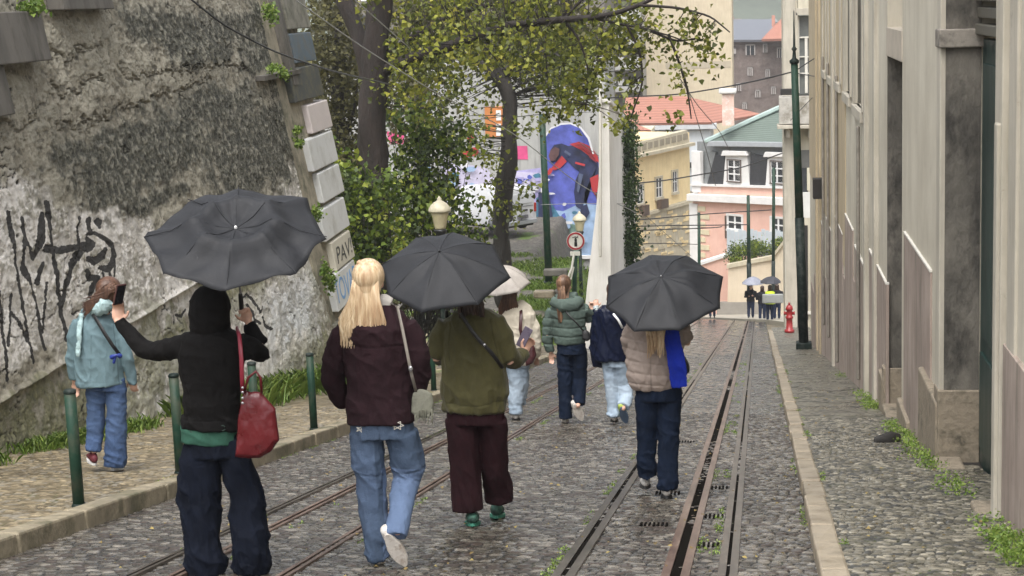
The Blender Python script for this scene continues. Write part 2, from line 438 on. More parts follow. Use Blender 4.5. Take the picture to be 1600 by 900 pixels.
# plaster height: upper coat older, flaked ledges; lower coat pale
_, zl = WH(20, 615)                                       # ledge height (level line)
ledge = zl
pale = np.zeros_like(Yg)
for b in [(60, 440, 110, 110, 4), (220, 470, 110, 80, 4), (440, 520, 60, 80, 3), (320, 560, 120, 60, 4), (500, 400, 18, 120, 4), (30, 340, 60, 60), (460, 250, 14, 60), (150, 380, 90, 60, 3), (455, 320, 25, 40), (440, 470, 70, 40)]:
    pale = np.maximum(pale, blob(*b))
pale = sstep(.20, .42, pale + (N2-.5)*.55 + (N1-.5)*.35)*(1-dark)
moss = sstep(.53, .60, N2*.55+N1*.45 + .10*sstep(ledge+.1, ledge-.5, Zg) + .06*blob(520, 440, 60, 60))
gb = blob(440, 500, 75, 70, 4)
moss = np.maximum(moss*.9*sstep(-3.0, -4.0, Zg), sstep(.56, .62, N2)*sstep(ledge+.02, ledge-.05, Zg))
moss = moss*(1-.85*gb); pale = np.maximum(pale, gb*sstep(.30, .45, N2))
chip = sstep(.47, .52, fbm(Yg*2.6, Zg*4.2, s=21, o=6, g=.72) - .02)*(1-dark*.3)
crack = (np.abs(fbm(Yg*1.1+.3*N2, Zg*1.8+.3*N2, s=33, o=4)-.5) < .006).astype(float)*sstep(.48, .55, fbm(Yg*.6, Zg*.7, s=8))
low = (Zg < ledge).astype(float)
H = .05*(N1-.5)+.022*(N2-.5)+.022*(N3-.5) - .012*chip - .02*crack + .018*pale*0 + .02*dark*(N3-.3)
# broken render steps seen across the upper wall
for (pts_, dep) in [([(80, 130), (100, 150), (115, 138), (150, 122), (165, 125)], .05), ([(188, 108), (200, 123), (250, 112), (300, 104), (330, 100), (390, 112)], .06), ([(60, 82), (100, 88), (160, 72)], .05), ([(0, 185), (40, 198), (60, 175)], .05), ([(90, 205), (130, 190), (220, 160), (280, 140), (330, 120)], .05)]:
    q = [WH(*p) for p in pts_]
    zz = np.interp(Yg, [a[0] for a in q], [a[1] for a in q]) + (N3-.5)*.26 + (N2-.5)*.34
    ins = sstep(q[0][0]-.1, q[0][0]+.1, Yg)*sstep(q[-1][0]+.1, q[-1][0]-.1, Yg)
    H += dep*(sstep(-.25, 0, Zg-zz)*sstep(.02, 0, Zg-zz) )*0 - dep*ins*np.exp(-((Zg-zz)/.022)**2)*sstep(.3, .55, N3)*1.4 + .5*dep*ins*sstep(0, .02, Zg-zz)*sstep(.6, .2, Zg-zz)
H += np.where(Zg < ledge-.015, -.045 + .03*(N2-.5), 0) + .03*np.exp(-((Zg-ledge)/.03)**2)
H += .10*sstep(ledge-.3, -7.2, Zg)*(low)                  # foot spreads a little
# spray paint ------------------------------------------------------
paint = np.zeros_like(Yg)
def stroke(pts, wpx):
    global paint
    q = [WH(*p) for p in pts]
    w0 = wpx if isinstance(wpx, list) else [wpx]*len(pts)
    for (a, b, r0, r1) in zip(q, q[1:], w0, w0[1:]):
        sy = 26.; sz = 2900/((a[0]+b[0])/2)                # px per metre along y and z
        ky = 2900*7.6/((a[0]+b[0])/2)**2
        ax, az, bx, bz = a[0]*ky, a[1]*sz, b[0]*ky, b[1]*sz
        X_, Z_ = Yg*ky, Zg*sz; dx, dz = bx-ax, bz-az; L = dx*dx+dz*dz+1e-9
        t = np.clip(((X_-ax)*dx+(Z_-az)*dz)/L, 0, 1)
        d = np.hypot(X_-ax-t*dx, Z_-az-t*dz); r = r0+(r1-r0)*t
        paint = np.maximum(paint, sstep(1.35, 1.0, d/(r+.001) + (N3-.5)*1.0))
def gp(x, y): return (x/2.5, 280+y/2.5)                   # read off the enlarged crop
for pts_, wd in [([(35, 130), (48, 200), (62, 290), (75, 380), (95, 480), (112, 600), (135, 715)], [3, 4.5, 2.5, 2.5, 2.5, 2, 3]),
                 ([(85, 150), (97, 220), (96, 330), (105, 360)], [2, 3, 3, 5]), ([(100, 230), (135, 310), (160, 240), (165, 140)], [2, 3, 7, 5]),
                 ([(100, 350), (130, 420), (150, 500), (165, 600), (182, 665)], [6, 2, 2, 2, 2]), ([(150, 400), (172, 330)], [5, 3]),
                 ([(185, 95), (197, 200), (215, 330), (232, 450), (248, 540), (265, 625)], [5, 3, 3, 3, 3, 4]), ([(300, 290), (275, 350), (255, 420), (248, 500)], [6, 5, 4, 2]),
                 ([(315, 150), (305, 200), (310, 240)], [2, 2, 3]), ([(185, 270), (230, 280), (300, 265), (345, 262)], [6, 5, 5, 8]),
                 ([(350, 160), (350, 190), (360, 205)], [5, 3, 3]), ([(390, 170), (392, 190)], [6, 2]),
                 ([(345, 215), (370, 210), (410, 230), (440, 260), (450, 300)], [2, 3, 3, 4, 4]), ([(345, 235), (375, 250), (360, 275), (335, 262)], [4, 2, 2, 4]),
                 ([(340, 310), (370, 318), (400, 300), (412, 275)], [3, 6, 6, 4]), ([(385, 345), (420, 350), (442, 325), (445, 300)], [3, 5, 6, 3]),
                 ([(400, 365), (408, 395)], 1.6), ([(425, 360), (432, 385)], 1.6), ([(448, 330), (446, 380)], 1.6),
                 ([(335, 355), (350, 385), (375, 385)], [3, 5, 4]), ([(375, 390), (362, 420), (352, 460)], [6, 5, 3]),
                 ([(0, 440), (8, 500), (14, 600), (25, 700), (32, 785)], 2.4), ([(52, 450), (42, 530), (35, 650)], 2.2), ([(50, 520), (80, 560), (105, 610), (120, 650)], 2.4),
                 ([(185, 405), (178, 480), (172, 600)], 2), ([(310, 290), (300, 310)], 5)]:
    stroke([gp(*p) for p in pts_], [v*.95 for v in wd] if isinstance(wd, list) else wd*.95)
for pts_ in [[(384, 466), (390, 460), (398, 466), (404, 478), (409, 488), (413, 480)], [(390, 476), (396, 486), (400, 500), (408, 505)], [(412, 495), (418, 510), (426, 514)], [(282, 492), (290, 494), (296, 484)]]:
    stroke(pts_, 1.7)
greywash = blob(460, 500, 45, 70, 4)*sstep(.3, .5, 1-N1)
Xg = wx(Yg, Zg) + H
me = grid_mesh('retaining_wall', Xg, Yg, Zg)
for nme, v in (('dark', dark), ('pale', pale), ('moss', moss), ('chip', chip), ('crack', crack), ('paint', paint), ('low', low), ('wash', greywash), ('fine', N3)):
    fattr(me, nme, v.ravel())
k = NB('old_plaster'); v = k.obj()
base = k.ramp(k.noise(4, 9, .75, v), [(.3, (.24, .22, .165)), (.5, (.40, .37, .29)), (.7, (.54, .50, .41))])
pl = k.ramp(k.noise(5, 9, .75, v), [(.32, (.60, .55, .47)), (.45, (.86, .82, .76)), (.7, (.95, .93, .90))])
dk = k.ramp(k.noise(11, 9, .85, v), [(.38, (.030, .030, .023)), (.5, (.085, .085, .066)), (.60, (.23, .22, .165))])
c = k.mix(k.attr('pale'), base, pl)
c = k.mix(k.attr('wash'), c, k.ramp(k.noise(8, 5, .7, v), [(.3, (.62, .64, .65)), (.7, (.86, .88, .89))]))
c = k.mix(k.math('MULTIPLY', k.attr('chip'), .38), c, k.ramp(k.noise(9, 6, .7, v), [(.35, (.10, .085, .055)), (.65, (.30, .26, .19))]))
c = k.mix(k.attr('dark'), c, dk)
c = k.mix(k.math('MULTIPLY', k.ramp(k.attr('fine'), [(.30, (.75, .75, .75)), (.44, (0, 0, 0))]), k.math('SUBTRACT', 1.0, k.math('MULTIPLY', k.attr('pale'), .75))), c, k.mix(.65, c, (.015, .014, .010)))
c = k.mix(k.ramp(k.attr('fine'), [(.55, (0, 0, 0)), (.68, (.6, .6, .6))]), c, k.mix(.45, c, (.72, .68, .56)))
c = k.mix(k.ramp(k.noise(28, 6, .8, v), [(.55, (0, 0, 0)), (.64, (.6, .6, .6))]), c, k.mix(.5, c, (.02, .018, .012)))
c = k.mix(k.ramp(k.noise(34, 5, .8, v), [(.57, (0, 0, 0)), (.66, (.45, .45, .45))]), c, k.mix(.4, c, (.6, .55, .42)))
ms = k.ramp(k.noise(12, 7, .75, v), [(.34, (.05, .055, .018)), (.55, (.18, .185, .06)), (.7, (.42, .41, .22))])
c = k.mix(k.math('MULTIPLY', k.attr('moss'), .68), c, ms)
c = k.mix(k.ramp(k.noise(16, 7, .8, v), [(.61, (0, 0, 0)), (.68, (.85, .85, .85))]), c, (.055, .052, .035))
c = k.mix(k.ramp(k.math('ADD', k.attr('paint'), k.math('MULTIPLY', k.math('SUBTRACT', k.noise(30, 5, .7, v), .5), .9)), [(.30, (0, 0, 0)), (.5, (.96, .96, .96))]), c, (.012, .011, .011))
c = k.mix(k.attr('crack'), c, (.03, .027, .02))
k.bump(k.noise(30, 8, .8, v), 1.0, .035)
m_wall = k.fin(c, .85)
wall = thing('retaining_wall', 'tall old battered plaster wall with black graffiti and dark moss on the left', 'wall', (-8, 14, -5))
link('plaster_face', me, m_wall, wall, True)
bm = B()                                                  # solid core behind the face
def core(y0, y1, z0, z1, th, off=-.12):
    f = lambda y, z: wx(y, z)+off
    hexa(bm, [(f(y0, z0), y0, z0), (f(y1, z0), y1, z0), (f(y1, z0)-th, y1, z0), (f(y0, z0)-th, y0, z0), (f(y0, z1), y0, z1), (f(y1, z1), y1, z1), (f(y1, z1)-th, y1, z1), (f(y0, z1)-th, y0, z1)])
core(12.2, WEND-.02, -7.6, 1.2, .5); bmesh.ops.recalc_face_normals(bm, faces=bm.faces)
obj('wall_core', bm, m_wall, wall)
# stair flank slabs projecting near the top left
m_slab = mat('weathered_concrete', (.125, .115, .10), .75, .3, 3, .5, (1, 1, .3), dirt=(.05, .045, .035), dscale=2.5)
def slab(x0, y0, x1, y1, out, parent, name='slab'):
    ya, zt = WH(x0, y0); yb, zb_ = WH(x1, y1); bm = B()
    z1 = WH(x0, y0)[1]; z0 = WH(x0, y1)[1]
    f = lambda y, z: wx(y, z)
    hexa(bm, [(f(ya, z0)-.2, ya, z0), (f(ya, z0)+out, ya, z0), (f(yb, z0)+out, yb, z0), (f(yb, z0)-.2, yb, z0), (f(ya, z1)-.2, ya, z1), (f(ya, z1)+out, ya, z1), (f(yb, z1)+out, yb, z1), (f(yb, z1)-.2, yb, z1)])
    bmesh.ops.recalc_face_normals(bm, faces=bm.faces)
    o = obj(name, bm, m_slab, parent); bevel(o, .015, 2); return o
st = thing('stair_flank', 'dark stepped concrete stair flank jutting from the top of the plaster wall', 'stair', (-7.9, 17, -1.5))
slab(-60, 20, 56, 106, .22, st, 'lower_step'); slab(50, -90, 157, 17, .20, st, 'upper_step'); slab(-60, 106, 7, 190, .15, st, 'support')
# corner pier with quoin blocks
pier = thing('corner_pier', 'quoined corner pier of plain and white blocks ending the plaster wall', 'pier', (-8.2, 33, -6.5))
m_blk = mat('grey_block', (.20, .19, .155), .75, .3, 4, .5, dirt=(.07, .075, .045), dscale=3)
m_blkd = mat('slate_block', (.06, .065, .06), .7, .3, 4, .4, dirt=(.12, .11, .06), dscale=3)
m_wht = mat('white_painted_block', (.62, .63, .62), .6, .06, 3, .2, dirt=(.45, .45, .42), dscale=1.5)
m_pnk = mat('pinkish_block', (.60, .54, .52), .6, .08, 3, .2, dirt=(.45, .42, .40), dscale=1.5)
m_blu = mat('blue_grey_block', (.085, .12, .15), .6, .3, 4, .3, dirt=(.12, .11, .09), dscale=3)
m_cream = mat('cream_block', (.55, .52, .43), .6, .08, 3, .2)
bm = B(); y0, y1 = WEND-.35, 35.6
f = lambda z: wx(WEND, z)
g_ = lambda y, z: wx(y, z)-.02
hexa(bm, [(g_(y0, -7.8), y0, -7.8), (g_(y1, -7.8), y1, -7.8), (g_(y1, -7.8)-1.4, y1, -7.8), (g_(y0, -7.8)-1.4, y0, -7.8), (g_(y0, 1.2), y0, 1.2), (g_(y1, 1.2), y1, 1.2), (g_(y1, 1.2)-1.4, y1, 1.2), (g_(y0, 1.2)-1.4, y0, 1.2)])
bmesh.ops.recalc_face_normals(bm, faces=bm.faces); obj('pier_core', bm, mat('pier_plaster', (.30, .27, .20), .85, .35, 3, .8, dirt=(.07, .075, .04), dscale=2), pier)
rows = [(-60, -8, 440, 470, m_blk), (-4, 46, 447, 481, m_blk), (50, 98, 458, 491, m_blu), (102, 157, 455, 503, m_blkd), (158, 206, 484, 517, m_pnk), (208, 263, 484, 526, m_wht), (260, 312, 500, 536, m_wht), (315, 370, 502, 545, m_wht), (365, 417, 520, 553, m_cream), (414, 478, 520, 562, m_wht), (483, 540, 530, 575, m_blk), (545, 600, 545, 590, m_blk)]
qb = []
for (ya, yb, xa, xb, mm) in rows:
    pxm = (xa+xb)/2; pym = (ya+yb)/2
    wn2 = wn; pp = Vector((wx(WEND, 0)+.10, WEND, 0))
    a = hit(xa, pym, pp, wn2); b = hit(xb, pym, pp, wn2); t_ = hit(pxm, ya, pp, wn2).z; bt = hit(pxm, yb, pp, wn2).z
    Ya, Yb = a.y, b.y; cy = (t_+bt)/2; hz = (t_-bt)/2*.965
    g = lambda y, z: wx(y, z)+.10+.0*(y)
    bm = B(); z0, z1 = cy-hz, cy+hz
    hexa(bm, [(g(Ya, z0)-.3, Ya, z0), (g(Ya, z0), Ya, z0), (g(Yb, z0), Yb, z0), (g(Yb, z0)-.3, Yb, z0), (g(Ya, z1)-.3, Ya, z1), (g(Ya, z1), Ya, z1), (g(Yb, z1), Yb, z1), (g(Yb, z1)-.3, Yb, z1)])
    bmesh.ops.recalc_face_normals(bm, faces=bm.faces); o = obj('quoin_block', bm, mm, pier); bevel(o, .02, 2); qb.append((Ya, Yb, z0, z1))
# tags painted on two blocks
def tagtext(s, Ya, Yb, z0, z1, m, name):
    cu = bpy.data.curves.new(name, 'FONT'); cu.body = s; cu.size = 1; cu.extrude = .004; cu.shear = .2
    o = bpy.data.objects.new(name, cu); COL.objects.link(o); dg = bpy.context.evaluated_depsgraph_get(); dg.update()
    me = bpy.data.meshes.new_from_object(o.evaluated_get(dg)); bpy.data.objects.remove(o)
    co = getco(me); mn, mx = co.min(0), co.max(0)
    u = (co[:, 0]-mn[0])/(mx[0]-mn[0]); v_ = (co[:, 1]-mn[1])/(mx[1]-mn[1])
    Yv = Ya+(Yb-Ya)*u; Zv = z0+(z1-z0)*v_ + .05*(z1-z0)*np.sin(u*9)
    Xv = WA+WB*Yv-WS*Zv+.104+.3*co[:, 2]
    setco(me, np.stack([Xv, Yv, Zv], -1)); return link(name, me, m, pier)
bk = mat('black_spray', (.03, .03, .03), .5, .1, 5, 0); bl = mat('blue_spray', (.16, .34, .62), .5, .2, 5, 0)
a = qb[8]; tagtext('PAV!', a[0]+.2, a[1]-.1, a[2]+.10, a[3]-.14, bk, 'painted_tag')
a = qb[9]; tagtext('TOVAR', a[0]+.1, a[1]-.1, a[2]+.12, a[3]-.1, bl, 'painted_tag')
# slim upright coping strip and ledge beside the pier top
bm = B(); ya, za = WH(428, 0); yb, zb_ = WH(446, 112)
hexa(bm, [(wx(ya, -1.4), ya, -1.42), (wx(ya, -1.4)+.12, ya, -1.42), (wx(yb, -1.4)+.12, yb, -1.42), (wx(yb, -1.4), yb, -1.42), (wx(ya, 1)-.05, ya, 1), (wx(ya, 1)+.12, ya, 1), (wx(yb, 1)+.12, yb, 1), (wx(yb, 1)-.05, yb, 1)])
bmesh.ops.recalc_face_normals(bm, faces=bm.faces); obj('coping_strip', bm, m_slab, pier)
bm = B(); yl, z_l = WH(400, 122); yl2, _ = WH(458, 110)
hexa(bm, [(wx(yl, z_l)-.05, yl, z_l-.05), (wx(yl, z_l)+.16, yl, z_l-.05), (wx(yl2, z_l)+.16, yl2, z_l-.05), (wx(yl2, z_l)-.05, yl2, z_l-.05), (wx(yl, z_l)-.05, yl, z_l+.03), (wx(yl, z_l)+.16, yl, z_l+.03), (wx(yl2, z_l)+.16, yl2, z_l+.03), (wx(yl2, z_l)-.05, yl2, z_l+.03)])
bmesh.ops.recalc_face_normals(bm, faces=bm.faces); obj('ledge_slab', bm, m_slab, pier)

# ================================================================== RIGHT FACADE
fo = Vector((1.72, 0, 0)); fn = Vector((-1, -.006, 0)).normalized()
def FH(px, py, dep=0):
    h = hit(px, py, Vector((1.72+dep, 0, 0)), fn); return h.y, h.z
def fbox(bm, y0, y1, z0, z1, d0, d1):
    """d outward (towards the street) negative = recessed"""
    a, b = xw(y0), xw(y1)
    hexa(bm, [(a-d1, y0, z0), (a-d0, y0, z0), (b-d0, y1, z0), (b-d1, y1, z0), (a-d1, y0, z1), (a-d0, y0, z1), (b-d0, y1, z1), (b-d1, y1, z1)])
def fobj(name, boxes, m, parent, bev=0):
    if len(boxes) > 1 and name in ('dado', 'dado_edge', 'architrave', 'near_jamb_relief', 'wall_foot', 'step', 'frame', 'shutter', 'panel', 'slats', 'far_jamb'):
        return [fobj(name, [b], m, parent, bev) for b in boxes][0]
    bm = B()
    for b in boxes: fbox(bm, *b)
    bmesh.ops.recalc_face_normals(bm, faces=bm.faces); o = obj(name, bm, m, parent)
    if bev: bevel(o, bev, 2)
    return o
def plaster(name, lo, hi, dirt, streak=.35, low_z=None):
    k = NB(name); v = k.obj(); vs = k.obj((3, 1.6, .30))
    c = k.ramp(k.noise(1.1, 6, .6, v), [(.3, lo), (.7, hi)])
    st = k.ramp(k.noise(2.0, 7, .7, vs), [(.45, (0, 0, 0)), (.75, (streak,)*3)])
    c = k.mix(st, c, dirt)
    sp = k.ramp(k.noise(3.2, 10, .8, v), [(.60, (0, 0, 0)), (.66, (.45, .45, .45))]); c = k.mix(sp, c, tuple(x*1.3 for x in dirt))
    k.bump(k.noise(14, 7, .7, v), .3, .01)
    return k.fin(c, .8)
m_fac = plaster('cream_render', (.47, .43, .345), (.60, .56, .46), (.27, .235, .175), .38)
m_fac2 = plaster('ochre_render', (.42, .34, .22), (.52, .43, .29), (.22, .18, .13), .6)
m_dado = plaster('pinkish_dado', (.28, .22, .185), (.42, .345, .295), (.10, .085, .062), .8)
m_trim = plaster('pale_stone_trim', (.40, .37, .30), (.53, .49, .41), (.20, .175, .14), .6)
m_jamb = mat('dark_stone_jamb', (.115, .105, .088), .8, .55, 3.0, 1.0, (1, 1, .6), dirt=(.035, .032, .027), dscale=3.5, bdist=.02)
m_white = mat('chipped_white', (.62, .60, .54), .6, .1, 6, .2)
m_base = mat('base_stone', (.27, .225, .165), .75, .4, 3, .9, dirt=(.09, .078, .055), dscale=3, bdist=.02)
m_door = mat('dark_green_door', (.012, .032, .028), .4, .3, 3, .1, (1, 1, .2))
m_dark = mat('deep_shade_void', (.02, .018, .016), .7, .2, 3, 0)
m_slat = mat('weathered_slats', (.095, .088, .068), .6, .25, 4, .2)
fac = thing('rendered_building', 'long cream rendered building with pinkish dado and tall doorways lining the right pavement', 'building', (1.7, 14, gz(14)))
ZT = 5.0
yA = FH(1600, 500)[0]; yD0 = FH(1563, 500)[0]; yD1 = FH(1475, 500)[0]; yE0 = FH(1409, 500)[0]; yE1 = FH(1386, 500)[0]; yEnd = 50.5
zcap = FH(1475, 45)[1]
zcapb = FH(1475, 74)[1]
TH = .9
wallb = [(8.2, yD0, -5.5, ZT, -TH, 0), (yD1, yE0, -6.5, ZT, -TH, 0)]
yW = [(FH(a, 150)[0], FH(b, 150)[0]) for a, b in ((1350, 1338), (1330, 1322), (1316, 1310))]
# wall beyond the second doorway with recessed upper windows
wins = []
for (xa, xb, yb_) in ((1350, 1337, 168), (1331, 1322, 147), (1315, 1308, 128), (1302, 1297, 120), (1292, 1288, 110)):
    a = FH(xa, yb_)[0]; b = FH(xb, yb_)[0]; zb = FH((xa+xb)/2, yb_)[1]; wins.append((a, b, zb))
yprev = yE1
for (a, b, zb) in wins:
    wallb.append((yprev, a, -12, ZT, -TH, 0)); wallb.append((a, b, -12, zb, -TH, 0)); yprev = b
wallb.append((yprev, yEnd, -12, ZT, -TH, 0))
zl1 = FH(1475, 74)[1]; zl2 = FH(1386, 87)[1]
ztop1 = FH(1475, -5)[1]
wallb += [(yD0, yD1, 2.4, ZT, -TH, 0), (yE0, yE1, FH(1386, 45)[1]+2.6, ZT, -TH, 0)]
fobj('wall', wallb, m_fac, fac)
for (a, b, zb) in wins:
    wd = fobj('window', [(a+.04, b-.04, zb+.03, ZT, -.30, -.26)], mat('window_glass', (.03, .035, .035), .15, .2, 4, 0), fac)
    fobj('shutter', [(a+.02, a+.10, zb+.02, ZT, -.27, -.03), (b-.10, b-.02, zb+.02, ZT, -.27, -.03)], m_slat, wd)
    fobj('sill', [(a-.12, b+.12, zb-.16, zb, -.05, .07)], m_trim, wd, .01)
    fobj('frame', [(a-.26, a-.002, zb, ZT-.1, -.05, .045), (b+.002, b+.26, zb, ZT-.1, -.05, .045)], m_trim, wd, .01)
# dado panels with level tops stepping down the street
dd = []; wl = []
for (xa, xb, yp) in ((1457, 1415, 394), (1387, 1360, 417), (1334, 1322, 347), (1352, 1337, 400), (1318, 1306, 352), (1300, 1292, 350), (1288, 1283, 350)):
    a = FH(xa, yp)[0]; b = FH(xb, yp)[0]; zt = FH((xa+xb)/2, yp)[1]
    dd.append((a+.004, b-.004, -12.5, zt, -.02, .020)); wl.append((a, b, zt-.005, zt+.016, -.02, .026))
a0 = FH(1457, 400)[0]; z0_ = dd[0][3]
dd.append((yD0-1.4, yD0-.36, -6, FH(1599, 470)[1]-.4, -.02, .03))
fobj('dado', dd, m_dado, fac, .006); fobj('dado_edge', wl, m_white, fac)
# further dado runs down the street (fills between the stepped panels)
ra = []; y = 26.8
rs = random.Random(4)
while y < yEnd-1:
    l = rs.uniform(1.4, 2.6); zt = gz(y+l)+rs.uniform(1.75, 2.3); ra.append((y+.004, y+l, -13, zt, -.02, .012+rs.uniform(0, .006))); y += l+.01
fobj('dado', ra, m_dado, fac, .006)
# raised pilaster strips and pipes that break up the far wall
for (px, wpx) in ((1371, 3), (1356, 2.0), (1304, 2.0), (1283, 1.4), (1278, 1.2)):
    y_ = FH(px, 300)[0]; w_ = abs(FH(px+wpx, 300)[0]-y_)/2
    fobj('pilaster_strip', [(y_-w_, y_+w_, -13, ZT-.1, -.02, .06)], m_trim if px > 1290 else m_fac2, fac, .008)
yo = FH(1322, 250)[0]; fobj('ochre_bay', [(yo, yEnd-.05, FH(1300, 300)[1]-.8, ZT-.05, -.02, .016)], m_fac2, fac)
# first doorway -----------------------------------------------------
def doorway(y0, y1, dep, zc, zf, label_mat, big=True):
    d = thing_part = None
    j = fobj('far_jamb', [(y1-.012, y1+.35, zf, zc+3.5, -dep, .035)], m_jamb, fac, .01)
    return j
zf1 = gz(yD1)+.13
j = fobj('far_jamb', [(yD1-.015, yD1+.001, zf1+.62, zcapb, -.30, .0), (yD1-.015, yD1+.001, zcap, 2.6, -.30, .0)], m_jamb, fac)
fobj('jamb_plinth', [(yD1-.045, yD1+.3, zf1-.3, zf1+.62, -.31, .055)], m_base, j, .012)
fobj('jamb_capital', [(yD1-.07, yD1+.3, zcapb, zcap, -.32, .06)], mat('capital_stone', (.26, .235, .20), .8, .3, 5, .5, dirt=(.08, .07, .06), dscale=4), j, .012)
fobj('architrave', [(yD1+.002, yD1+.30, zf1+.6, 2.6, -.02, .045), (yD0-.34, yD0-.002, gz(yD0)-.2, 2.6, -.30, .05)], m_trim, fac, .01)
fobj('near_jamb_relief', [(yD0-.30, yD0-.16, gz(yD0)+.1, FH(1590, 200)[1], .0, .075), (yD0-.80, yD0-.45, gz(yD0)-.3, 2.5, -.02, .022)], m_trim, fac, .012)
dr = fobj('door', [(yD0+.02, yD1-.02, zf1-.2, FH(1550, 78)[1], -.40, -.31)], m_door, fac, .005)
pb = []
zt = FH(1550, 78)[1]
for i in range(3):
    yy = yD0+.12+i*(yD1-yD0-.2)/3; wdt = (yD1-yD0-.2)/3-.1
    pb += [(yy, yy+wdt, zf1+.15, zf1+1.0, -.32, -.285), (yy, yy+wdt, zf1+1.15, zt-.2, -.32, -.29)]
fobj('panel', pb, m_door, dr, .01)
lz = zt+.02; lv = []
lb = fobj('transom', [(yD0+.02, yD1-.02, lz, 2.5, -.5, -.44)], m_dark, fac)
for i in range(9):
    lv.append((yD0+.03, yD1-.03, lz+.02+i*.14, lz+.11+i*.14, -.38, -.24-(i % 2)*.02))
fobj('slats', lv, m_slat, lb, .01)
# threshold, steps, gutter at the first door
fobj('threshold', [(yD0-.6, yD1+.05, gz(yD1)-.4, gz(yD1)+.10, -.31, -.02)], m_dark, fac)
fobj('step', [(yD0+.3, yD1-.1, gz(yD1)-.4, gz(yD1)+.17, -.14, .10), (yD0-1.3, yD0+.28, gz(yD0)-.5, gz(yD0)+.10, -.02, .16), (yD0+1.5, yD1-.6, gz(yD1)-.4, gz(yD1)+.10, .103, .26)], m_base, fac, .02)
fobj('wall_foot', [(yD1+.03, yD1+1.7, -6, gz(yD1)+.62, -.02, .07), (yE0-1.3, yE0-.05, -6.5, gz(yE0)+.42, -.02, .06), (yE1+.05, yE1+.7, -7, gz(yE1)+.5, -.02, .06)], m_base, fac, .02)
# second doorway
zf2 = gz(yE1)+.1; zl2 = FH(1386, 87)[1]; zl2t = FH(1386, 42)[1]
j = fobj('far_jamb', [(yE1-.02, yE1+.001, zf2+.55, zl2, -.30, .0)], m_jamb, fac)
fobj('jamb_plinth', [(yE1-.05, yE1+.2, zf2-.5, zf2+.55, -.31, .05)], m_base, j, .012)
fobj('lintel', [(yE0-.02, yE1+.02, zl2, zl2t, -.35, .012)], mat('lintel_stone', (.43, .38, .31), .8, .15, 4, .3), fac, .01)
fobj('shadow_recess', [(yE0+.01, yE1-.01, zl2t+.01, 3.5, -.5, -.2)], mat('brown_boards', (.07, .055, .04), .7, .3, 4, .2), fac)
fobj('door', [(yE0+.01, yE1-.03, zf2-.3, zl2-.01, -.40, -.31)], mat('grey_brown_door', (.10, .09, .075), .6, .3, 4, .2, (1, 1, .2)), fac)
fobj('step', [(yE0+.1, yE1-.1, zf2-.6, zf2+.12, -.2, .07)], m_base, fac, .02)
# chipped stucco relief, small boxes, signs on the far stretch
rs = random.Random(9)
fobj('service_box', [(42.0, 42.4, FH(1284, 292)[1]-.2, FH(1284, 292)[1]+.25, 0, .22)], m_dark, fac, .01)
for (px, py0, py1) in ((1346, 200, 590), (1311, 120, 560), (1297, 100, 520), (1289, 90, 500)):
    y_, z0 = FH(px, py0); _, z1 = FH(px, py1); x_ = xw(y_)-.05
    bm = B(); tube(bm, [(x_, y_, z0), (x_, y_, (z0+z1)/2), (x_, y_, z1)], [.028]*3, 8)
    obj('drain_pipe', bm, mat('pipe_grey', (.22, .20, .17), .5, .3, 5, .2), fac, True)

# ------------------------------------------------ end building with the balcony
eb = thing('balcony_house', 'narrow pale house end with stone balcony and tall french window behind the green pole', 'house', (1.5, 62, -11))
def cam_box(bm, x0, x1, y0, y1, Y, d):
    a = P(x0, y1, Y); b = P(x1, y0, Y); box(bm, a.x, b.x, Y, Y+d, a.z, b.z)
def cam_obj(name, rects, m, parent, Y, d, bev=0, off=0):
    if len(rects) > 1 and name not in ('wall', 'frame', 'corner_strip', 'surround', 'shop_frame'):
        return [cam_obj(name, [r], m, parent, Y, d, bev, off) for r in rects][0]
    bm = B()
    for (x0, y0, x1, y1) in rects:
        a = P(x0, y1, Y); b = P(x1, y0, Y); box(bm, a.x, b.x, Y-off, Y-off+d, a.z, b.z)
    o = obj(name, bm, m, parent)
    if bev: bevel(o, bev, 2)
    return o
YE = 70.0
m_eb = plaster('pale_house_render', (.48, .44, .34), (.58, .54, .43), (.28, .25, .19), .5)
cam_obj('wall', [(1227, -120, 1246, 540), (1246, -120, 1300, 24), (1246, 200, 1300, 560), (1274, 24, 1300, 200)], m_eb, eb, YE, 4)
cam_obj('corner_strip', [(1227, -120, 1233, 520), (1237, -120, 1242, 520)], m_trim, eb, YE, .1, .01, .09)
wn_ = cam_obj('french_window', [(1246, 24, 1274, 148)], mat('pane_grey', (.16, .17, .165), .12, .2, 2, 0), eb, YE, .1, 0, -.3)
cam_obj('frame', [(1246, 26, 1249, 146), (1271, 26, 1274, 146), (1258, 60, 1262, 146), (1249, 57, 1271, 60), (1249, 88, 1258, 90), (1262, 88, 1271, 90), (1249, 114, 1258, 116), (1262, 114, 1271, 116)], m_white, wn_, YE, .08, .005, -.2)
cam_obj('surround', [(1243, 20, 1246, 148), (1243, 12, 1276, 24)], m_trim, wn_, YE, .1, .01, .05)
bal = cam_obj('balcony', [(1217, 148, 1276, 192)], mat('balcony_stone', (.42, .40, .36), .8, .2, 6, .6, dirt=(.2, .18, .14), dscale=2), eb, YE, .9, .02, .9)
cam_obj('balcony_floor', [(1214, 192, 1278, 199)], m_trim, bal, YE, 1.05, .02, 1.0)
cam_obj('bracket', [(1228, 199, 1234, 214), (1262, 199, 1270, 214)], m_trim, bal, YE, .7, .05, .7)
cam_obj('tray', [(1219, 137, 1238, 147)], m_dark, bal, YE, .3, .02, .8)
cam_obj('rail', [(1238, 145, 1276, 148)], m_dark, bal, YE, .05, 0, .85)
cam_obj('shop_opening', [(1247, 352, 1262, 500)], m_dark, eb, YE, .1, 0, .02)
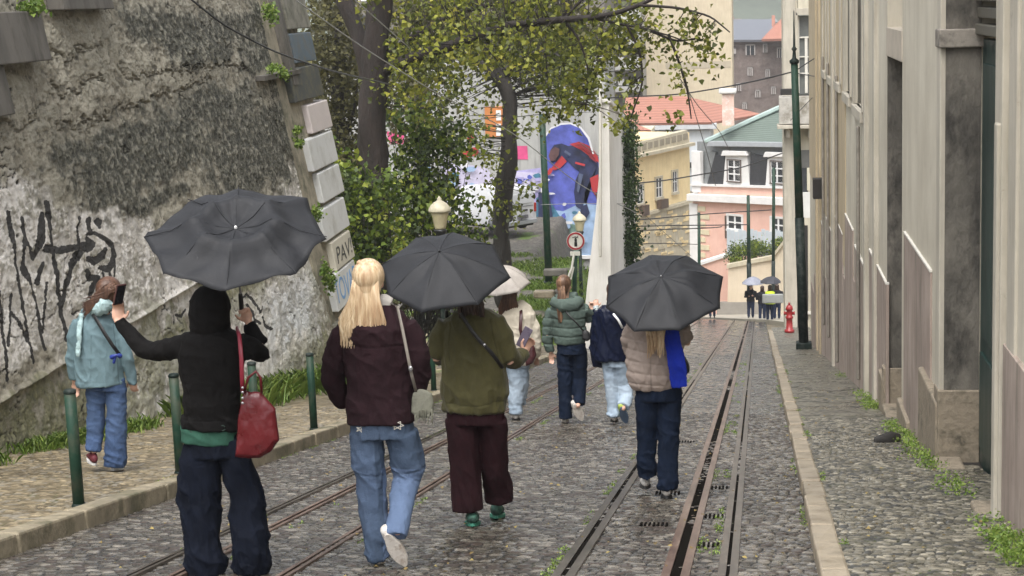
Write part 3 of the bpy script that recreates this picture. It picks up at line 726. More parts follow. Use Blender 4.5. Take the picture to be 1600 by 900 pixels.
cam_obj('window', [(1250, 262, 1262, 300)], mat('pane_dark', (.05, .055, .06), .15, .2, 3, 0), eb, YE, .1, 0, .05)
cam_obj('shop_frame', [(1268, 392, 1272, 490), (1262, 486, 1273, 490)], m_white, eb, YE, .1, 0, .15)
cam_obj('recess', [(1252, 234, 1274, 262)], mat('grey_recess', (.12, .12, .11), .7, .2, 3, 0), eb, YE, .1, 0, .06)
for (r, lb, c_) in (((1261, 262, 1277, 297), 'blank cream sign board hanging on the right beyond the green pole', (.55, .52, .40)), ((1254, 300, 1274, 340), 'white crumpled banner fixed below the cream sign board', (.6, .6, .57))):
    bm = B(); a = P(r[0], r[3], YE-2.5); b = P(r[2], r[1], YE-2.5); box(bm, a.x, b.x, YE-2.6, YE-2.5, a.z, b.z)
    o = obj('hanging_sign', bm, mat('sign_face_%d' % int(c_[2]*100), c_, .5, .08, 3, .1)); bevel(o, .01); tag(o, lb, 'sign')

# ------------------------------------------------ white concrete wall with ivy, on the street's left
cw = thing('white_wall', 'tall pale concrete wall end flaring at its foot, in the middle distance', 'wall', (-4.6, 50, -9.5))
m_cw = plaster('pale_concrete', (.72, .70, .65), (.84, .82, .78), (.48, .45, .39), .45)
YC = 50.0
tl = P(940, 160, YC); tr = P(951, 160, YC); bl_ = P(905, 545, YC); br = P(956, 545, YC); ml = P(931, 330, YC); ml2 = P(917, 450, YC)
bm = B(); prof = [(tl.x, tl.z), (P(939, 240, YC).x, P(939, 240, YC).z), (ml.x, ml.z), (ml2.x, ml2.z), (bl_.x, bl_.z-.6)]
yb_ = 60.5; xr = lambda z: tr.x+(br.x-tr.x)*(tr.z-z)/(tr.z-br.z)
rings = []
for (yy, dz) in ((YC, 0), (yb_, -1.55)):
    rg = []
    for (x, z) in prof: rg.append((bm.verts.new((x, yy, z+dz)), bm.verts.new((xr(z), yy, z+dz))))
    rings.append(rg)
for rg in rings:
    for a, b in zip(rg, rg[1:]): bm.faces.new((a[0], a[1], b[1], b[0]))
for s_ in (0, 1):
    for i in range(len(prof)-1): bm.faces.new((rings[0][i][s_], rings[0][i+1][s_], rings[1][i+1][s_], rings[1][i][s_]))
bm.faces.new((rings[0][0][0], rings[0][0][1], rings[1][0][1], rings[1][0][0])); bm.faces.new((rings[0][-1][0], rings[0][-1][1], rings[1][-1][1], rings[1][-1][0]))
bmesh.ops.recalc_face_normals(bm, faces=bm.faces)
obj('concrete', bm, m_cw, cw)
bm = B(); hexa(bm, [(tl.x-.06, YC-.05, tl.z-.02), (tr.x+.06, YC-.05, tl.z-.02), (tr.x+.06, yb_, tl.z-1.57), (tl.x-.06, yb_, tl.z-1.57), (tl.x-.06, YC-.05, tl.z+.1), (tr.x+.06, YC-.05, tl.z+.1), (tr.x+.06, yb_, tl.z-1.45), (tl.x-.06, yb_, tl.z-1.45)]); bmesh.ops.recalc_face_normals(bm, faces=bm.faces); o = obj('coping', bm, m_cw, cw); bevel(o, .02)
bm = B(); a = P(937.5, 400, 49.6); b = P(937.5, 130, 49.6); tube(bm, [(a.x, 49.7, a.z), (b.x, 49.7, b.z)], [.045, .04], 8); obj('white_pipe', bm, m_white, cw, True)
# ================================================================== FACADES FARTHER DOWN
class Fac:
    """upright facade plane through (px,py at depth Y), running at angle ang from +X"""
    def __init__(s, px, Y, ang):
        p = P(px, 300, Y); s.o = Vector((p.x, Y, 0)); a = R(ang); s.u = Vector((math.cos(a), math.sin(a), 0)); s.n = Vector((math.sin(a), -math.cos(a), 0)); s.n = -s.n if s.n.y > 0 else s.n
    def uz(s, px, py):
        h = hit(px, py, s.o, s.n); return (h-s.o).dot(s.u), h.z
    def box(s, bm, u0, u1, z0, z1, d0, d1):
        pts = []
        for z in (z0, z1):
            for (u, d) in ((u0, d1), (u1, d1), (u1, d0), (u0, d0)):
                q = s.o + s.u*u + s.n*d; pts.append((q.x, q.y, z))
        hexa(bm, pts)
    def obj(s, name, rects, m, parent, d0, d1, bev=0):
        bm = B()
        for (x0, y0, x1, y1) in rects:
            ym = (y0+y1)/2; xm = (x0+x1)/2
            u0 = s.uz(x0, ym)[0]; u1 = s.uz(x1, ym)[0]; z1 = s.uz(xm, y0)[1]; z0 = s.uz(xm, y1)[1]
            s.box(bm, min(u0, u1), max(u0, u1), min(z0, z1), max(z0, z1), d0, d1)
        bmesh.ops.recalc_face_normals(bm, faces=bm.faces); o = obj(name, bm, m, parent)
        if bev: bevel(o, bev, 2)
        return o
    def win(s, parent, x0, y0, x1, y1, m_pane, m_frame, cols=2, rows=3, surround=None, sw=1.5, arch=False, name='window'):
        xm, ym = (x0+x1)/2, (y0+y1)/2
        u0, u1 = sorted((s.uz(x0, ym)[0], s.uz(x1, ym)[0])); z1 = s.uz(xm, y0)[1]; z0 = s.uz(xm, y1)[1]
        bm = B(); s.box(bm, u0, u1, z0, z1, -.05, .02); bmesh.ops.recalc_face_normals(bm, faces=bm.faces); w_ = obj(name, bm, m_pane, parent)
        t = (u1-u0)*.10; bm = B()
        for c in range(cols+1):
            uu = u0+(u1-u0)*c/cols; s.box(bm, max(u0, uu-t/2), min(u1, uu+t/2), z0, z1, .02, .06)
        for r in range(rows+1):
            zz = z0+(z1-z0)*r/rows; s.box(bm, u0, u1, max(z0, zz-t*.35), min(z1, zz+t*.35), .021, .055)
        bmesh.ops.recalc_face_normals(bm, faces=bm.faces); obj('frame', bm, m_frame, w_)
        if surround:
            g = abs(s.uz(xm+sw, ym)[0]-s.uz(xm, ym)[0]); bm = B()
            s.box(bm, u0-g, u0, z0-g, z1+g, 0, .10); s.box(bm, u1, u1+g, z0-g, z1+g, 0, .10); s.box(bm, u0, u1, z1, z1+g, 0, .11); s.box(bm, u0-g*1.2, u1+g*1.2, z0-g*1.3, z0, 0, .16)
            bmesh.ops.recalc_face_normals(bm, faces=bm.faces); obj('surround', bm, surround, w_)
        return w_
def roofmat(name, a, b, su=9, sv=6):
    k = NB(name); v = k.obj()
    wv = k.n('TexWave'); wv.wave_type = 'BANDS'; wv.bands_direction = 'X'; wv.inputs['Scale'].default_value = su*.35; wv.inputs['Distortion'].default_value = .4; k.t.links.new(v, wv.inputs[0])
    w2 = k.n('TexWave'); w2.wave_type = 'BANDS'; w2.bands_direction = 'Z'; w2.inputs['Scale'].default_value = sv*.35; w2.inputs['Distortion'].default_value = .6; k.t.links.new(v, w2.inputs[0])
    hgt = k.math('ADD', wv.outputs['Fac'], w2.outputs['Fac'])
    c = k.mix(k.noise(1.2, 8, .7, v), a, b); c = k.mix(k.ramp(hgt, [(.25, (.65, .65, .65)), (.8, (0, 0, 0))]), c, tuple(x*.45 for x in a))
    k.bump(hgt, .6, .08); return k.fin(c, .75)
m_yel = plaster('yellow_render', (.74, .58, .31), (.86, .70, .41), (.52, .41, .23), .35)
m_yst = plaster('yellow_house_stone', (.44, .39, .28), (.55, .50, .38), (.28, .24, .17), .5)
m_pink = plaster('pink_render', (.68, .41, .33), (.76, .50, .41), (.5, .30, .22), .25)
m_wtr = mat('white_trim', (.70, .69, .67), .6, .08, 2, .1)
m_slt = mat('black_slate', (.035, .036, .04), .45, .25, 6, .3)
m_grs = mat('grey_slate', (.20, .21, .21), .6, .2, 4, .3)
m_pane = mat('far_pane', (.035, .04, .045), .12, .3, 2, 0)
m_win = mat('window_white', (.72, .72, .71), .5, .05, 3, 0)
m_dframe = mat('dark_brown_frame', (.09, .06, .045), .5, .2, 3, 0)
m_red = roofmat('red_tiles', (.40, .165, .115), (.52, .25, .185))
m_grn = roofmat('green_tiles', (.13, .17, .145), (.20, .25, .215), 14, 9)
m_gtr = mat('pale_green_trim', (.36, .46, .43), .5, .1, 3, .1)
m_blue = plaster('pale_blue_render', (.52, .56, .60), (.62, .66, .69), (.42, .45, .47), .3)
m_beige = plaster('beige_render', (.55, .47, .33), (.64, .56, .41), (.40, .34, .25), .5)

# yellow house --------------------------------------------------------
yh = thing('yellow_house', 'yellow corner house with grey stone parapet and narrow windows behind the ivy wall', 'house', (-8, 140, -22))
F = Fac(985, 138, 64)
F.obj('wall', [(970, 215, 1078, 330)], m_yel, yh, -9, 0)
F2 = Fac(985, 137.7, 64)
def sloped(Fc, name, pts4, m, parent, d0, d1, bev=0):
    bm = B(); q = [Fc.uz(*p) for p in pts4]            # bl, br, tr, tl
    pp = []
    for d in (d0, d1):
        for (u, z) in q:
            w_ = Fc.o+Fc.u*u+Fc.n*d; pp.append((w_.x, w_.y, z))
    v = [bm.verts.new(p) for p in pp]
    for f in ((0, 1, 2, 3), (7, 6, 5, 4), (0, 4, 5, 1), (1, 5, 6, 2), (2, 6, 7, 3), (3, 7, 4, 0)): bm.faces.new([v[i] for i in f])
    bmesh.ops.recalc_face_normals(bm, faces=bm.faces); o = obj(name, bm, m, parent)
    if bev: bevel(o, bev, 2)
    return o
sloped(F, 'lower_wall', [(985, 480, ), (1080, 470), (1080, 310), (985, 338)], m_yst, yh, -8.9, .06)
sloped(F, 'parapet', [(985, 243), (1073, 222), (1070, 203), (985, 225)], m_yst, yh, -.3, .22)
pp_ = sloped(F, 'cornice', [(985, 247), (1076, 227), (1076, 222), (985, 242)], m_yst, yh, -.2, .6)
sloped(F, 'string_course', [(985, 343), (1079, 317), (1079, 312), (985, 338)], m_yst, yh, 0, .25)
for i in range(9):
    x = 990+i*9.2; yb = 241-(x-985)*.245; sloped(F, 'baluster_panel', [(x, yb-2.5), (x+6.5, yb-4), (x+6.5, yb-14), (x, yb-12.5)], mat('dark_stone_panel', (.27, .24, .18), .8, .2, 3, .2), yh, .22, .26)
for (x0, y0, x1, y1) in ((994, 288, 1004, 318), (1024, 278, 1033, 308), (1050, 268, 1057, 300)):
    F.win(yh, x0, y0, x1, y1, m_pane, m_win, 2, 2, m_yst, 1.5)
for (x0, y0, x1, y1) in ((998, 320, 1006, 336), (1025, 311, 1036, 325)): F.obj('balcony_railing', [(x0, y0, x1, y1)], m_dframe, yh, .1, .5)
for (x0, y0, x1, y1) in ((997, 358, 1004, 385), (1027, 360, 1034, 385), (1053, 354, 1060, 378), (1050, 342, 1058, 350), (1028, 386, 1037, 402)):
    F.win(yh, x0, y0, x1, y1, m_pane, m_win, 2, 3, m_yst, 1.5)
# lamp-like rough stone courses of its lower storey
rs = random.Random(2); bm = B()
for i in range(60):
    x = rs.uniform(988, 1074); y = rs.uniform(345-(x-985)*.28, 400); u, z = F.uz(x, y); F.box(bm, u, u+rs.uniform(.5, .9), z, z+rs.uniform(.15, .22), .05, .11)
bmesh.ops.recalc_face_normals(bm, faces=bm.faces); obj('rusticated_stone', bm, m_yel, yh)

# pink mansard house ---------------------------------------------------
ph = thing('pink_house', 'pink house with green tiled roof, black mansard and white dormers at the street bend', 'house', (0, 106, -18))
F = Fac(1225, 116, 180-42)
F.obj('wall', [(1084, 310, 1245, 520)], m_pink, ph, -8, 0)
F.obj('attic_wall', [(1084, 226, 1245, 312)], m_grs, ph, -8, -.35)
sloped(F, 'parapet', [(1092, 305), (1245, 312), (1245, 295), (1092, 290)], m_pink, ph, -.3, .05)
sloped(F, 'cornice', [(1080, 313), (1245, 321), (1245, 309), (1080, 302)], m_wtr, ph, -.3, .45, .03)
sloped(F, 'cornice', [(1082, 290), (1245, 295), (1245, 291), (1082, 287)], m_wtr, ph, -.2, .2)
sloped(F, 'eaves', [(1109, 228), (1245, 230), (1245, 222), (1109, 220)], mat('grey_eaves', (.36, .38, .40), .5, .1, 3, .1), ph, -.4, .3, .03)
F.obj('corner_pier', [(1080, 318, 1092, 500)], m_wtr, ph, -.2, .12, .02)
F.obj('corner_pier', [(1082, 236, 1096, 300)], m_wtr, ph, -.2, .10, .02)
bm = B()
for i in range(14):
    y = 322+i*12; u, z = F.uz(1093, y); w_ = .55+.35*(i % 2); F.box(bm, u-w_, u+.1, z-.32, z, .0, .06)
bmesh.ops.recalc_face_normals(bm, faces=bm.faces); obj('quoins', bm, mat('cream_quoin', (.62, .55, .38), .7, .1, 3, .1), ph)
for q in ([(1104, 288), (1131, 289), (1131, 244), (1116, 243)], [(1170, 292), (1198, 293), (1198, 246), (1172, 240)]):
    sloped(F, 'mansard_slate', q, m_slt, ph, -.35, -.05)
sloped(F, 'mansard_slate', [(1245, 296), (1229, 295), (1229, 248), (1245, 248)], m_slt, ph, -.35, -.05)
sloped(F, 'mansard_side', [(1097, 288), (1104, 288), (1116, 238), (1108, 235)], m_grs, ph, -.35, -.12)
for (x0, x1, o_) in ((1131, 1170, 0), (1197, 1232, 2)):
    d = sloped(F, 'dormer', [(x0-1, 290+o_), (x1+1, 291+o_), (x1-3, 238+o_), (x0+3, 237+o_)], m_wtr, ph, -.35, .02, .03)
    sloped(F, 'dormer_hood', [(x0-1, 243+o_), (x1+1, 243+o_), (x1-2, 236+o_), (x0+2, 235+o_)], m_wtr, d, 0, .25, .03)
F.win(ph, 1138, 250, 1158, 283, m_pane, m_win, 2, 3, m_dframe, .8); F.win(ph, 1205, 252, 1225, 286, m_pane, m_win, 2, 3, m_dframe, .8)
F.win(ph, 1138, 337, 1160, 358, m_pane, m_win, 2, 2, m_wtr, 2); F.win(ph, 1206, 341, 1228, 363, m_pane, m_win, 2, 2, m_wtr, 2)
F.obj('door_frame', [(1135, 337, 1137, 372)], m_dframe, ph, .1, .16)
# hipped green roof: ridge line rises to the right
a0 = F.uz(1109, 222); a1 = F.uz(1245, 224); rt = F.uz(1245, 160); rl = F.uz(1140, 205)
def fp(u, z, d): q = F.o+F.u*u+F.n*d; return (q.x, q.y, z)
bm = B()
e0, e1 = fp(a0[0], a0[1], .3), fp(a1[0], a1[1], .3); q = P(1245, 160, 121); q0 = P(1152, 196, 121)
v = [bm.verts.new(p) for p in (e0, e1, (q.x, q.y, q.z), (q0.x, q0.y, q0.z))]
v2 = [bm.verts.new((p.co.x, p.co.y+.1, p.co.z-.15)) for p in v]
bm.faces.new(v); bm.faces.new(v2[::-1])
for i in range(4): bm.faces.new((v[i], v[(i+1) % 4], v2[(i+1) % 4], v2[i]))
bmesh.ops.recalc_face_normals(bm, faces=bm.faces); rf = obj('roof', bm, m_grn, ph)
bm = B(); pA = Vector(e0); pB = P(1246, 158, 120.8); tube(bm, [pA+Vector((0, 0, .1)), pA.lerp(pB, .5)+Vector((0, 0, .12)), pB+Vector((0, 0, .1))], [.16]*3, 6); obj('ridge', bm, m_gtr, rf)
# chimney
bm = B(); ch = P(1138, 195, 119); g = 119/2900
box(bm, ch.x-9*g, ch.x+9*g, 118.6, 119.5, P(0, 219, 119).z, P(0, 173, 119).z); cmo = obj('chimney', bm, mat('peeling_pink', (.68, .48, .40), .7, .15, 2, .2, dirt=(.74, .72, .70), dscale=3), rf)
bm = B(); box(bm, ch.x-14*g, ch.x+13*g, 118.4, 119.7, P(0, 172, 119).z, P(0, 165, 119).z); o = obj('chimney_cap', bm, m_wtr, cmo); bevel(o, .08)

# pale blue house with big red roof ------------------------------------
rh = thing('red_roof_house', 'pale blue house under a broad red tiled roof left of the mansard', 'house', (-3, 165, -15))
YR = 160
cam_obj('wall', [(985, 203, 1110, 300)], m_blue, rh, YR, 12)
cam_obj('eaves', [(975, 192, 1120, 204)], mat('pale_grey_eaves', (.50, .52, .54), .6, .1, 2, .1), rh, YR, .8, .05, .6)
cam_obj('pilaster', [(1083, 236, 1095, 330), (1068, 204, 1072, 236)], m_wtr, rh, YR, .3, .02, .2)
bm = B()
def poly(bm, pts, th=.2):
    v = [bm.verts.new(p) for p in pts]; v2 = [bm.verts.new((p[0], p[1]+.1, p[2]-th)) for p in pts]
    bm.faces.new(v); bm.faces.new(v2[::-1]); n = len(v)
    for i in range(n): bm.faces.new((v[i], v[(i+1) % n], v2[(i+1) % n], v2[i]))
    bmesh.ops.recalc_face_normals(bm, faces=bm.faces)
poly(bm, [tuple(P(x, y, Y)) for x, y, Y in ((972, 193, YR-.7), (1112, 191, YR-.7), (1190, 178, 170), (1068, 150, 172), (978, 152, 172))])
obj('roof', bm, m_red, rh)
cam_obj('window', [(1085, 238, 1090, 262), (1074, 253, 1082, 262)], m_pane, rh, YR, .1, 0, .32)
# small red-roofed annex above the yellow parapet
an = thing('annex_house', 'small pale annex with low red roof above the yellow house parapet', 'house', (-10, 150, -12))
cam_obj('wall', [(976, 203, 1018, 240)], plaster('annex_render', (.55, .50, .34), (.63, .58, .42), (.4, .36, .26), .3), an, 152, 5)
bm = B(); poly(bm, [tuple(P(x, y, Y)) for x, y, Y in ((976, 204, 151.5), (1017, 203, 151.5), (1000, 196, 156), (976, 190, 156))]); obj('roof', bm, m_red, an)
cam_obj('window', [(984, 206, 990, 222), (1010, 206, 1016, 222)], m_win, an, 152, .1, 0, .08)

# tall beige block ------------------------------------------------------
tb = thing('beige_block', 'tall plain windowless beige block rising behind the branches', 'building', (-4, 195, -10))
cam_obj('wall', [(1012, -90, 1142, 220)], m_beige, tb, 190, 14)
cam_obj('side_strip', [(1006, -90, 1012, 220)], plaster('grey_strip', (.36, .34, .30), (.44, .42, .37), (.25, .23, .2), .3), tb, 190.5, 8)
cam_obj('stain_band', [(1040, 95, 1142, 108)], plaster('stained_beige', (.42, .37, .28), (.50, .44, .33), (.30, .26, .2), .5), tb, 190, .1, 0, .03)
bb = thing('balcony_block', 'apartment block with rows of white balconies half hidden by leaves', 'building', (-16, 200, -10))
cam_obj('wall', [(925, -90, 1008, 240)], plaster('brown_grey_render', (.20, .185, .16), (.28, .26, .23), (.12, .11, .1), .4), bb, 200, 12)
for y in (-20, 16, 53, 92, 126):
    o = cam_obj('balcony', [(936, y+8, 1008, y+18)], m_win, bb, 200, 1.2, .05, 1.2)
    cam_obj('parasol_screen', [(941+i*13, y-3+2*(i % 2), 950+i*13, y+7) for i in range(5)], m_win, o, 200, .3, .05, .9)
# left background block above the mural wall
lb_ = thing('apartment_block', 'dim grey brown apartment block seen through the upper branches', 'building', (-45, 170, -5))
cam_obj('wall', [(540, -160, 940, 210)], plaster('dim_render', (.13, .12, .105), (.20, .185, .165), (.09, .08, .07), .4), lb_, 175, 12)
for j in range(4):
    for i in range(11):
        x = 560+i*34; y = -20+j*44
        cam_obj('window', [(x, y, x+13, y+22)], m_pane if (i+j*2) % 7 else m_win, lb_, 175, .1, 0, .05)

# brown stone building and roofs behind it -----------------------------------
sb = thing('stone_building', 'dark brown stone building with small white framed windows in the upper distance', 'building', (6, 255, -8))
k = NB('brown_rubble'); v = k.obj(); vo = k.n('TexVoronoi'); vo.inputs['Scale'].default_value = 1.3; k.t.links.new(v, vo.inputs[0])
c = k.ramp(k.noise(.8, 8, .8, v), [(.35, (.10, .075, .065)), (.55, (.17, .135, .12)), (.75, (.30, .26, .24))]); k.bump(vo.outputs[0], .4, .1); m_rub = k.fin(c, .85)
cam_obj('wall', [(1138, 62, 1240, 260)], m_rub, sb, 250, 12)
for (x0, y0, x1, y1) in ((1165, 69, 1180, 86), (1192, 68, 1199, 82), (1146, 74, 1150, 84), (1214, 74, 1222, 90), (1168, 105, 1176, 118), (1196, 108, 1203, 120), (1150, 130, 1158, 142), (1180, 140, 1188, 152), (1205, 135, 1212, 147), (1160, 160, 1167, 170)):
    wv_ = cam_obj('window', [(x0+1.5, y0+2, x1-1.5, y1)], m_pane if y0 < 100 else m_rub, sb, 250, .2, 0, .1)
    cam_obj('frame', [(x0, y0, x1, y0+2), (x0, y0, x0+1.5, y1), (x1-1.5, y0, x1, y1), ((x0+x1)/2-.5, y0, (x0+x1)/2+.5, y1)], mat('faded_frame', (.45, .42, .40), .7, .1, 2, 0), wv_, 250, .2, 0, .3)
bm = B(); poly(bm, [tuple(P(x, y, Y)) for x, y, Y in ((1138, 62, 249), (1212, 62, 249), (1206, 30, 262), (1146, 30, 262))], .3); obj('roof', bm, mat('slate_roof', (.15, .16, .185), .5, .15, 1, .2), sb)
ro = thing('red_gable_house', 'red gabled roof with chimney at the top beside the balcony house', 'house', (10, 245, -6))
cam_obj('wall', [(1192, 58, 1240, 66)], m_rub, ro, 247, 5)
bm = B(); poly(bm, [tuple(P(x, y, Y)) for x, y, Y in ((1190, 61, 246), (1240, 60, 246), (1240, 22, 252), (1222, 28, 252), (1206, 44, 249))], .3); r_ = obj('roof', bm, m_red, ro)
cam_obj('chimney', [(1206, 24, 1211, 42)], mat('chimney_red', (.5, .25, .19), .7, .1, 2, 0), r_, 250, 1)
# hazy far hillside with houses
xs = np.linspace(-260, 260, 90); ys = np.linspace(290, 900, 60); X, Y = np.meshgrid(xs, ys)
Z = -40 + 70*sstep(300, 620, Y) + 30*sstep(600, 900, Y) + 6*fbm(X*.03, Y*.03, s=4) - 4
tag(link('hill', grid_mesh('hill', X, Y, Z), mat('far_hill', (.12, .14, .11), .9, .35, .05, 0), None, True), kind='structure')
rs = random.Random(12)
hm = [mat('far_wall_%d' % i, c_, .8, .1, .3, 0) for i, c_ in enumerate([(.42, .40, .36), (.33, .30, .27), (.50, .44, .34), (.22, .25, .30), (.45, .33, .28)])]
for i in range(34):
    x = 1120+rs.random()*125; Yh = rs.uniform(400, 560); yb = 70-(Yh-400)*.35+rs.uniform(-10, 10)
    hw, hh = rs.uniform(5, 14), rs.uniform(10, 24)
    t = thing('hillside_house', 'small hazy house on the far hill at the top of the view', 'house', tuple(P(x, yb, Yh)), 'far hillside houses')
    cam_obj('wall', [(x-hw, yb-hh, x+hw, yb)], hm[i % 5], t, Yh, 8)
    bm = B(); poly(bm, [tuple(P(a, b, c)) for a, b, c in ((x-hw-1, yb-hh, Yh-1), (x+hw+1, yb-hh, Yh-1), (x+hw*.6, yb-hh-5, Yh+4), (x-hw*.6, yb-hh-5, Yh+4))], .3); obj('roof', bm, m_red if i % 3 else m_grs, t)
    cam_obj('window', [(x-hw*.6+q*hw*.5, yb-hh*.7, x-hw*.6+q*hw*.5+2, yb-hh*.4) for q in range(3)], m_pane, t, Yh, .2, 0, .1)

# cream boundary wall, fence and shrubs at the bend ---------------------------
bw = thing('boundary_wall', 'cream garden wall with grey base at the bend of the street', 'wall', (0, 84, -14))
F = Fac(1180, 101, 176)
sloped(F, 'wall', [(1136, 505), (1212, 505), (1208, 403), (1138, 417)], plaster('cream_wall', (.55, .46, .34), (.64, .55, .42), (.40, .34, .25), .3), bw, -.3, 0)
sloped(F, 'coping', [(1136, 419), (1209, 405), (1209, 399), (1136, 413)], m_yst, bw, -.4, .12)
sloped(F, 'base_band', [(1120, 500), (1212, 500), (1212, 472), (1120, 472)], mat('grey_base', (.27, .25, .22), .8, .15, 2, .2), bw, -.2, .05)
F3 = Fac(1207, 100.6, 140)
sloped(F3, 'side_wall', [(1240, 515), (1207, 505), (1207, 403), (1240, 360)], plaster('cream_wall_side', (.55, .47, .35), (.64, .56, .43), (.40, .34, .25), .3), bw, -.3, 0)
sloped(F3, 'coping', [(1240, 364), (1207, 406), (1207, 400), (1240, 357)], m_yst, bw, -.4, .12)
fn_ = thing('sheet_fence', 'pale grey corrugated sheet fence above the garden shrubs', 'fence', (1, 92, -12))
cam_obj('sheet_panel', [(1136+i*6, 358+2*(i % 3), 1141.4+i*6, 400) for i in range(17)], mat('pale_sheet', (.42, .47, .50), .5, .1, 3, .1), fn_, 107, .05)
pw_ = thing('pink_wall', 'low pink street wall left of the cream garden wall', 'wall', (-2, 92, -14))
F4 = Fac(1130, 104, 200)
sloped(F4, 'wall', [(1085, 505), (1137, 500), (1137, 398), (1085, 415)], m_pink, pw_, -.3, 0)
sloped(F4, 'coping', [(1085, 417), (1137, 400), (1137, 396), (1085, 412)], m_wtr, pw_, -.3, .1)
tag(cam_obj('far_pavement', [], m_yst, None, 80, 1), kind='structure') if False else None
bm = B(); 
pts = [G(1100, 494), G(1195, 506), G(1230, 510), G(1240, 497), G(1150, 486)]
hz_ = [Vector((-3.6, 98, gz(98)+.06)), Vector((.50, 84, gz(84)+.11)), Vector((2.2, 69.8, gz(69.8)+.11)), Vector((2.6, 106, gz(106)+.11)), Vector((-3.6, 106, gz(106)+.09))]
vv = [bm.verts.new(p) for p in hz_]; v2 = [bm.verts.new(p-Vector((0, 0, .3))) for p in hz_]
bm.faces.new(vv)
for i in range(5): bm.faces.new((vv[i], vv[(i+1) % 5], v2[(i+1) % 5], v2[i]))
bmesh.ops.recalc_face_normals(bm, faces=bm.faces); tag(obj('bend_pavement', bm, mat('pale_paving', (.36, .33, .27), .55, .2, 3, .3)), kind='structure')

# mural wall ---------------------------------------------------------------------
mw = thing('mural_building', 'pale grey building wall covered by a large painted mural behind the trees', 'building', (-14, 80, -9))
YM = 79.0
cam_obj('wall', [(470, 95, 945, 425)], plaster('pale_grey_render', (.33, .33, .32), (.43, .43, .41), (.20, .20, .19), .8), mw, YM, 5)
def shape(name, pts, m, parent=None, lift=.01, Y=YM):
    """flat painted patch on the wall"""
    bm = B(); v = [bm.verts.new((P(x, y, Y).x, Y-lift, P(x, y, Y).z)) for x, y in pts]
    f = bm.faces.new(v); bmesh.ops.triangulate(bm, faces=[f]); o = obj(name, bm, m, parent or mw)
    for p_ in o.data.polygons: pass
    return o
def pm(n, c, v=.25, s=1.5): return mat(n, c, .75, v, s, .15)
pblue, pvio, pnav, pred, pcy, ppk = pm('mural_blue', (.085, .105, .40), .4, 2), pm('mural_violet', (.36, .33, .55), .35), pm('mural_navy', (.02, .026, .07), .6, 2.5), pm('mural_red', (.42, .035, .04)), pm('mural_pale_blue', (.30, .42, .60), .35), pm('mural_pink', (.62, .08, .22))
pgrn = pm('mural_green', (.16, .26, .22), .4, 3); plil = pm('mural_lilac', (.50, .47, .60), .3); pteal = pm('mural_teal', (.05, .16, .24), .4, 3)
mu = shape('mural', [(800, 268), (845, 262), (845, 330), (842, 400), (790, 400)], pvio, None, .012)
shape('painted_figure', [(848, 402), (848, 240), (852, 215), (862, 200), (878, 194), (892, 193), (908, 200), (920, 216), (926, 240), (945, 250), (945, 402)], pblue, mu, .02)
shape('painted_figure', [(846, 404), (848, 325), (880, 330), (906, 318), (936, 322), (945, 330), (945, 404)], pcy, mu, .03)
shape('painted_figure', [(846, 380), (850, 350), (875, 342), (900, 352), (910, 380), (905, 404), (846, 404)], pgrn, mu, .04)
shape('painted_figure', [(838, 310), (850, 300), (870, 330), (884, 352), (880, 372), (845, 368), (838, 350)], pteal, mu, .05)
# bending figure: torso, legs, arm, red pack
shape('painted_figure', [(860, 235), (866, 226), (878, 224), (888, 228), (905, 226), (922, 236), (934, 252), (935, 262), (922, 268), (908, 270), (897, 262), (886, 250), (874, 250), (862, 254), (858, 245)], pnav, mu, .06)
shape('painted_figure', [(908, 262), (934, 258), (938, 268), (922, 285), (914, 300), (918, 318), (912, 330), (900, 322), (897, 300), (900, 280)], pnav, mu, .062)
shape('painted_figure', [(890, 225), (905, 221), (922, 228), (934, 242), (936, 254), (924, 246), (908, 234)], pred, mu, .07)
shape('painted_figure', [(878, 243), (886, 252), (876, 262), (866, 266), (862, 262)], pred, mu, .07)
shape('painted_figure', [(922, 278), (935, 272), (937, 292), (930, 305), (925, 296)], pred, mu, .07)
shape('painted_figure', [(805, 228), (824, 228), (825, 249), (804, 249)], ppk, mu, .02)
shape('painted_figure', [(800, 268), (845, 270), (850, 285), (840, 300), (802, 300)], plil, mu, .025)
shape('painted_figure', [(604, 205), (632, 210), (630, 225), (608, 224)], ppk, mu, .02)
shape('painted_figure', [(722, 232), (745, 230), (750, 242), (724, 246)], pred, mu, .02); shape('painted_figure', [(690, 250), (760, 262), (790, 300), (690, 300)], plil, mu, .018)
shape('painted_figure', [(731, 208), (741, 208), (742, 222), (730, 222)], pred, mu, .02)
shape('painted_figure', [(912, 318), (936, 320), (936, 400), (914, 400)], pcy, mu, .08)
rs = random.Random(17)
tones = [pvio, plil, pblue, pcy, pteal, pnav, pm('mural_white', (.62, .62, .64), .15), pm('mural_black', (.03, .03, .04), .3)]
for i in range(70):
    if i < 42: cx, cy, mxr = rs.uniform(796, 862), rs.uniform(272, 350), 9
    elif i < 60: cx, cy, mxr = rs.uniform(846, 935), rs.uniform(318, 400), 9
    else: cx, cy, mxr = rs.uniform(640, 780), rs.uniform(250, 300), 14
    rx, ry = rs.uniform(3, mxr), rs.uniform(2, mxr*.6); n = rs.choice([6, 7, 8, 9]); ph_ = rs.random()*6
    shape('painted_patch', [(cx+rx*rs.uniform(.6, 1.1)*math.cos(ph_+6.283*k/n), cy+ry*rs.uniform(.6, 1.1)*math.sin(ph_+6.283*k/n)) for k in range(n)], tones[rs.choice([0, 1, 2, 3, 4, 6] if i < 42 else [3, 4, 6, 5, 3, 0, 2])], mu, .085+.0012*i)
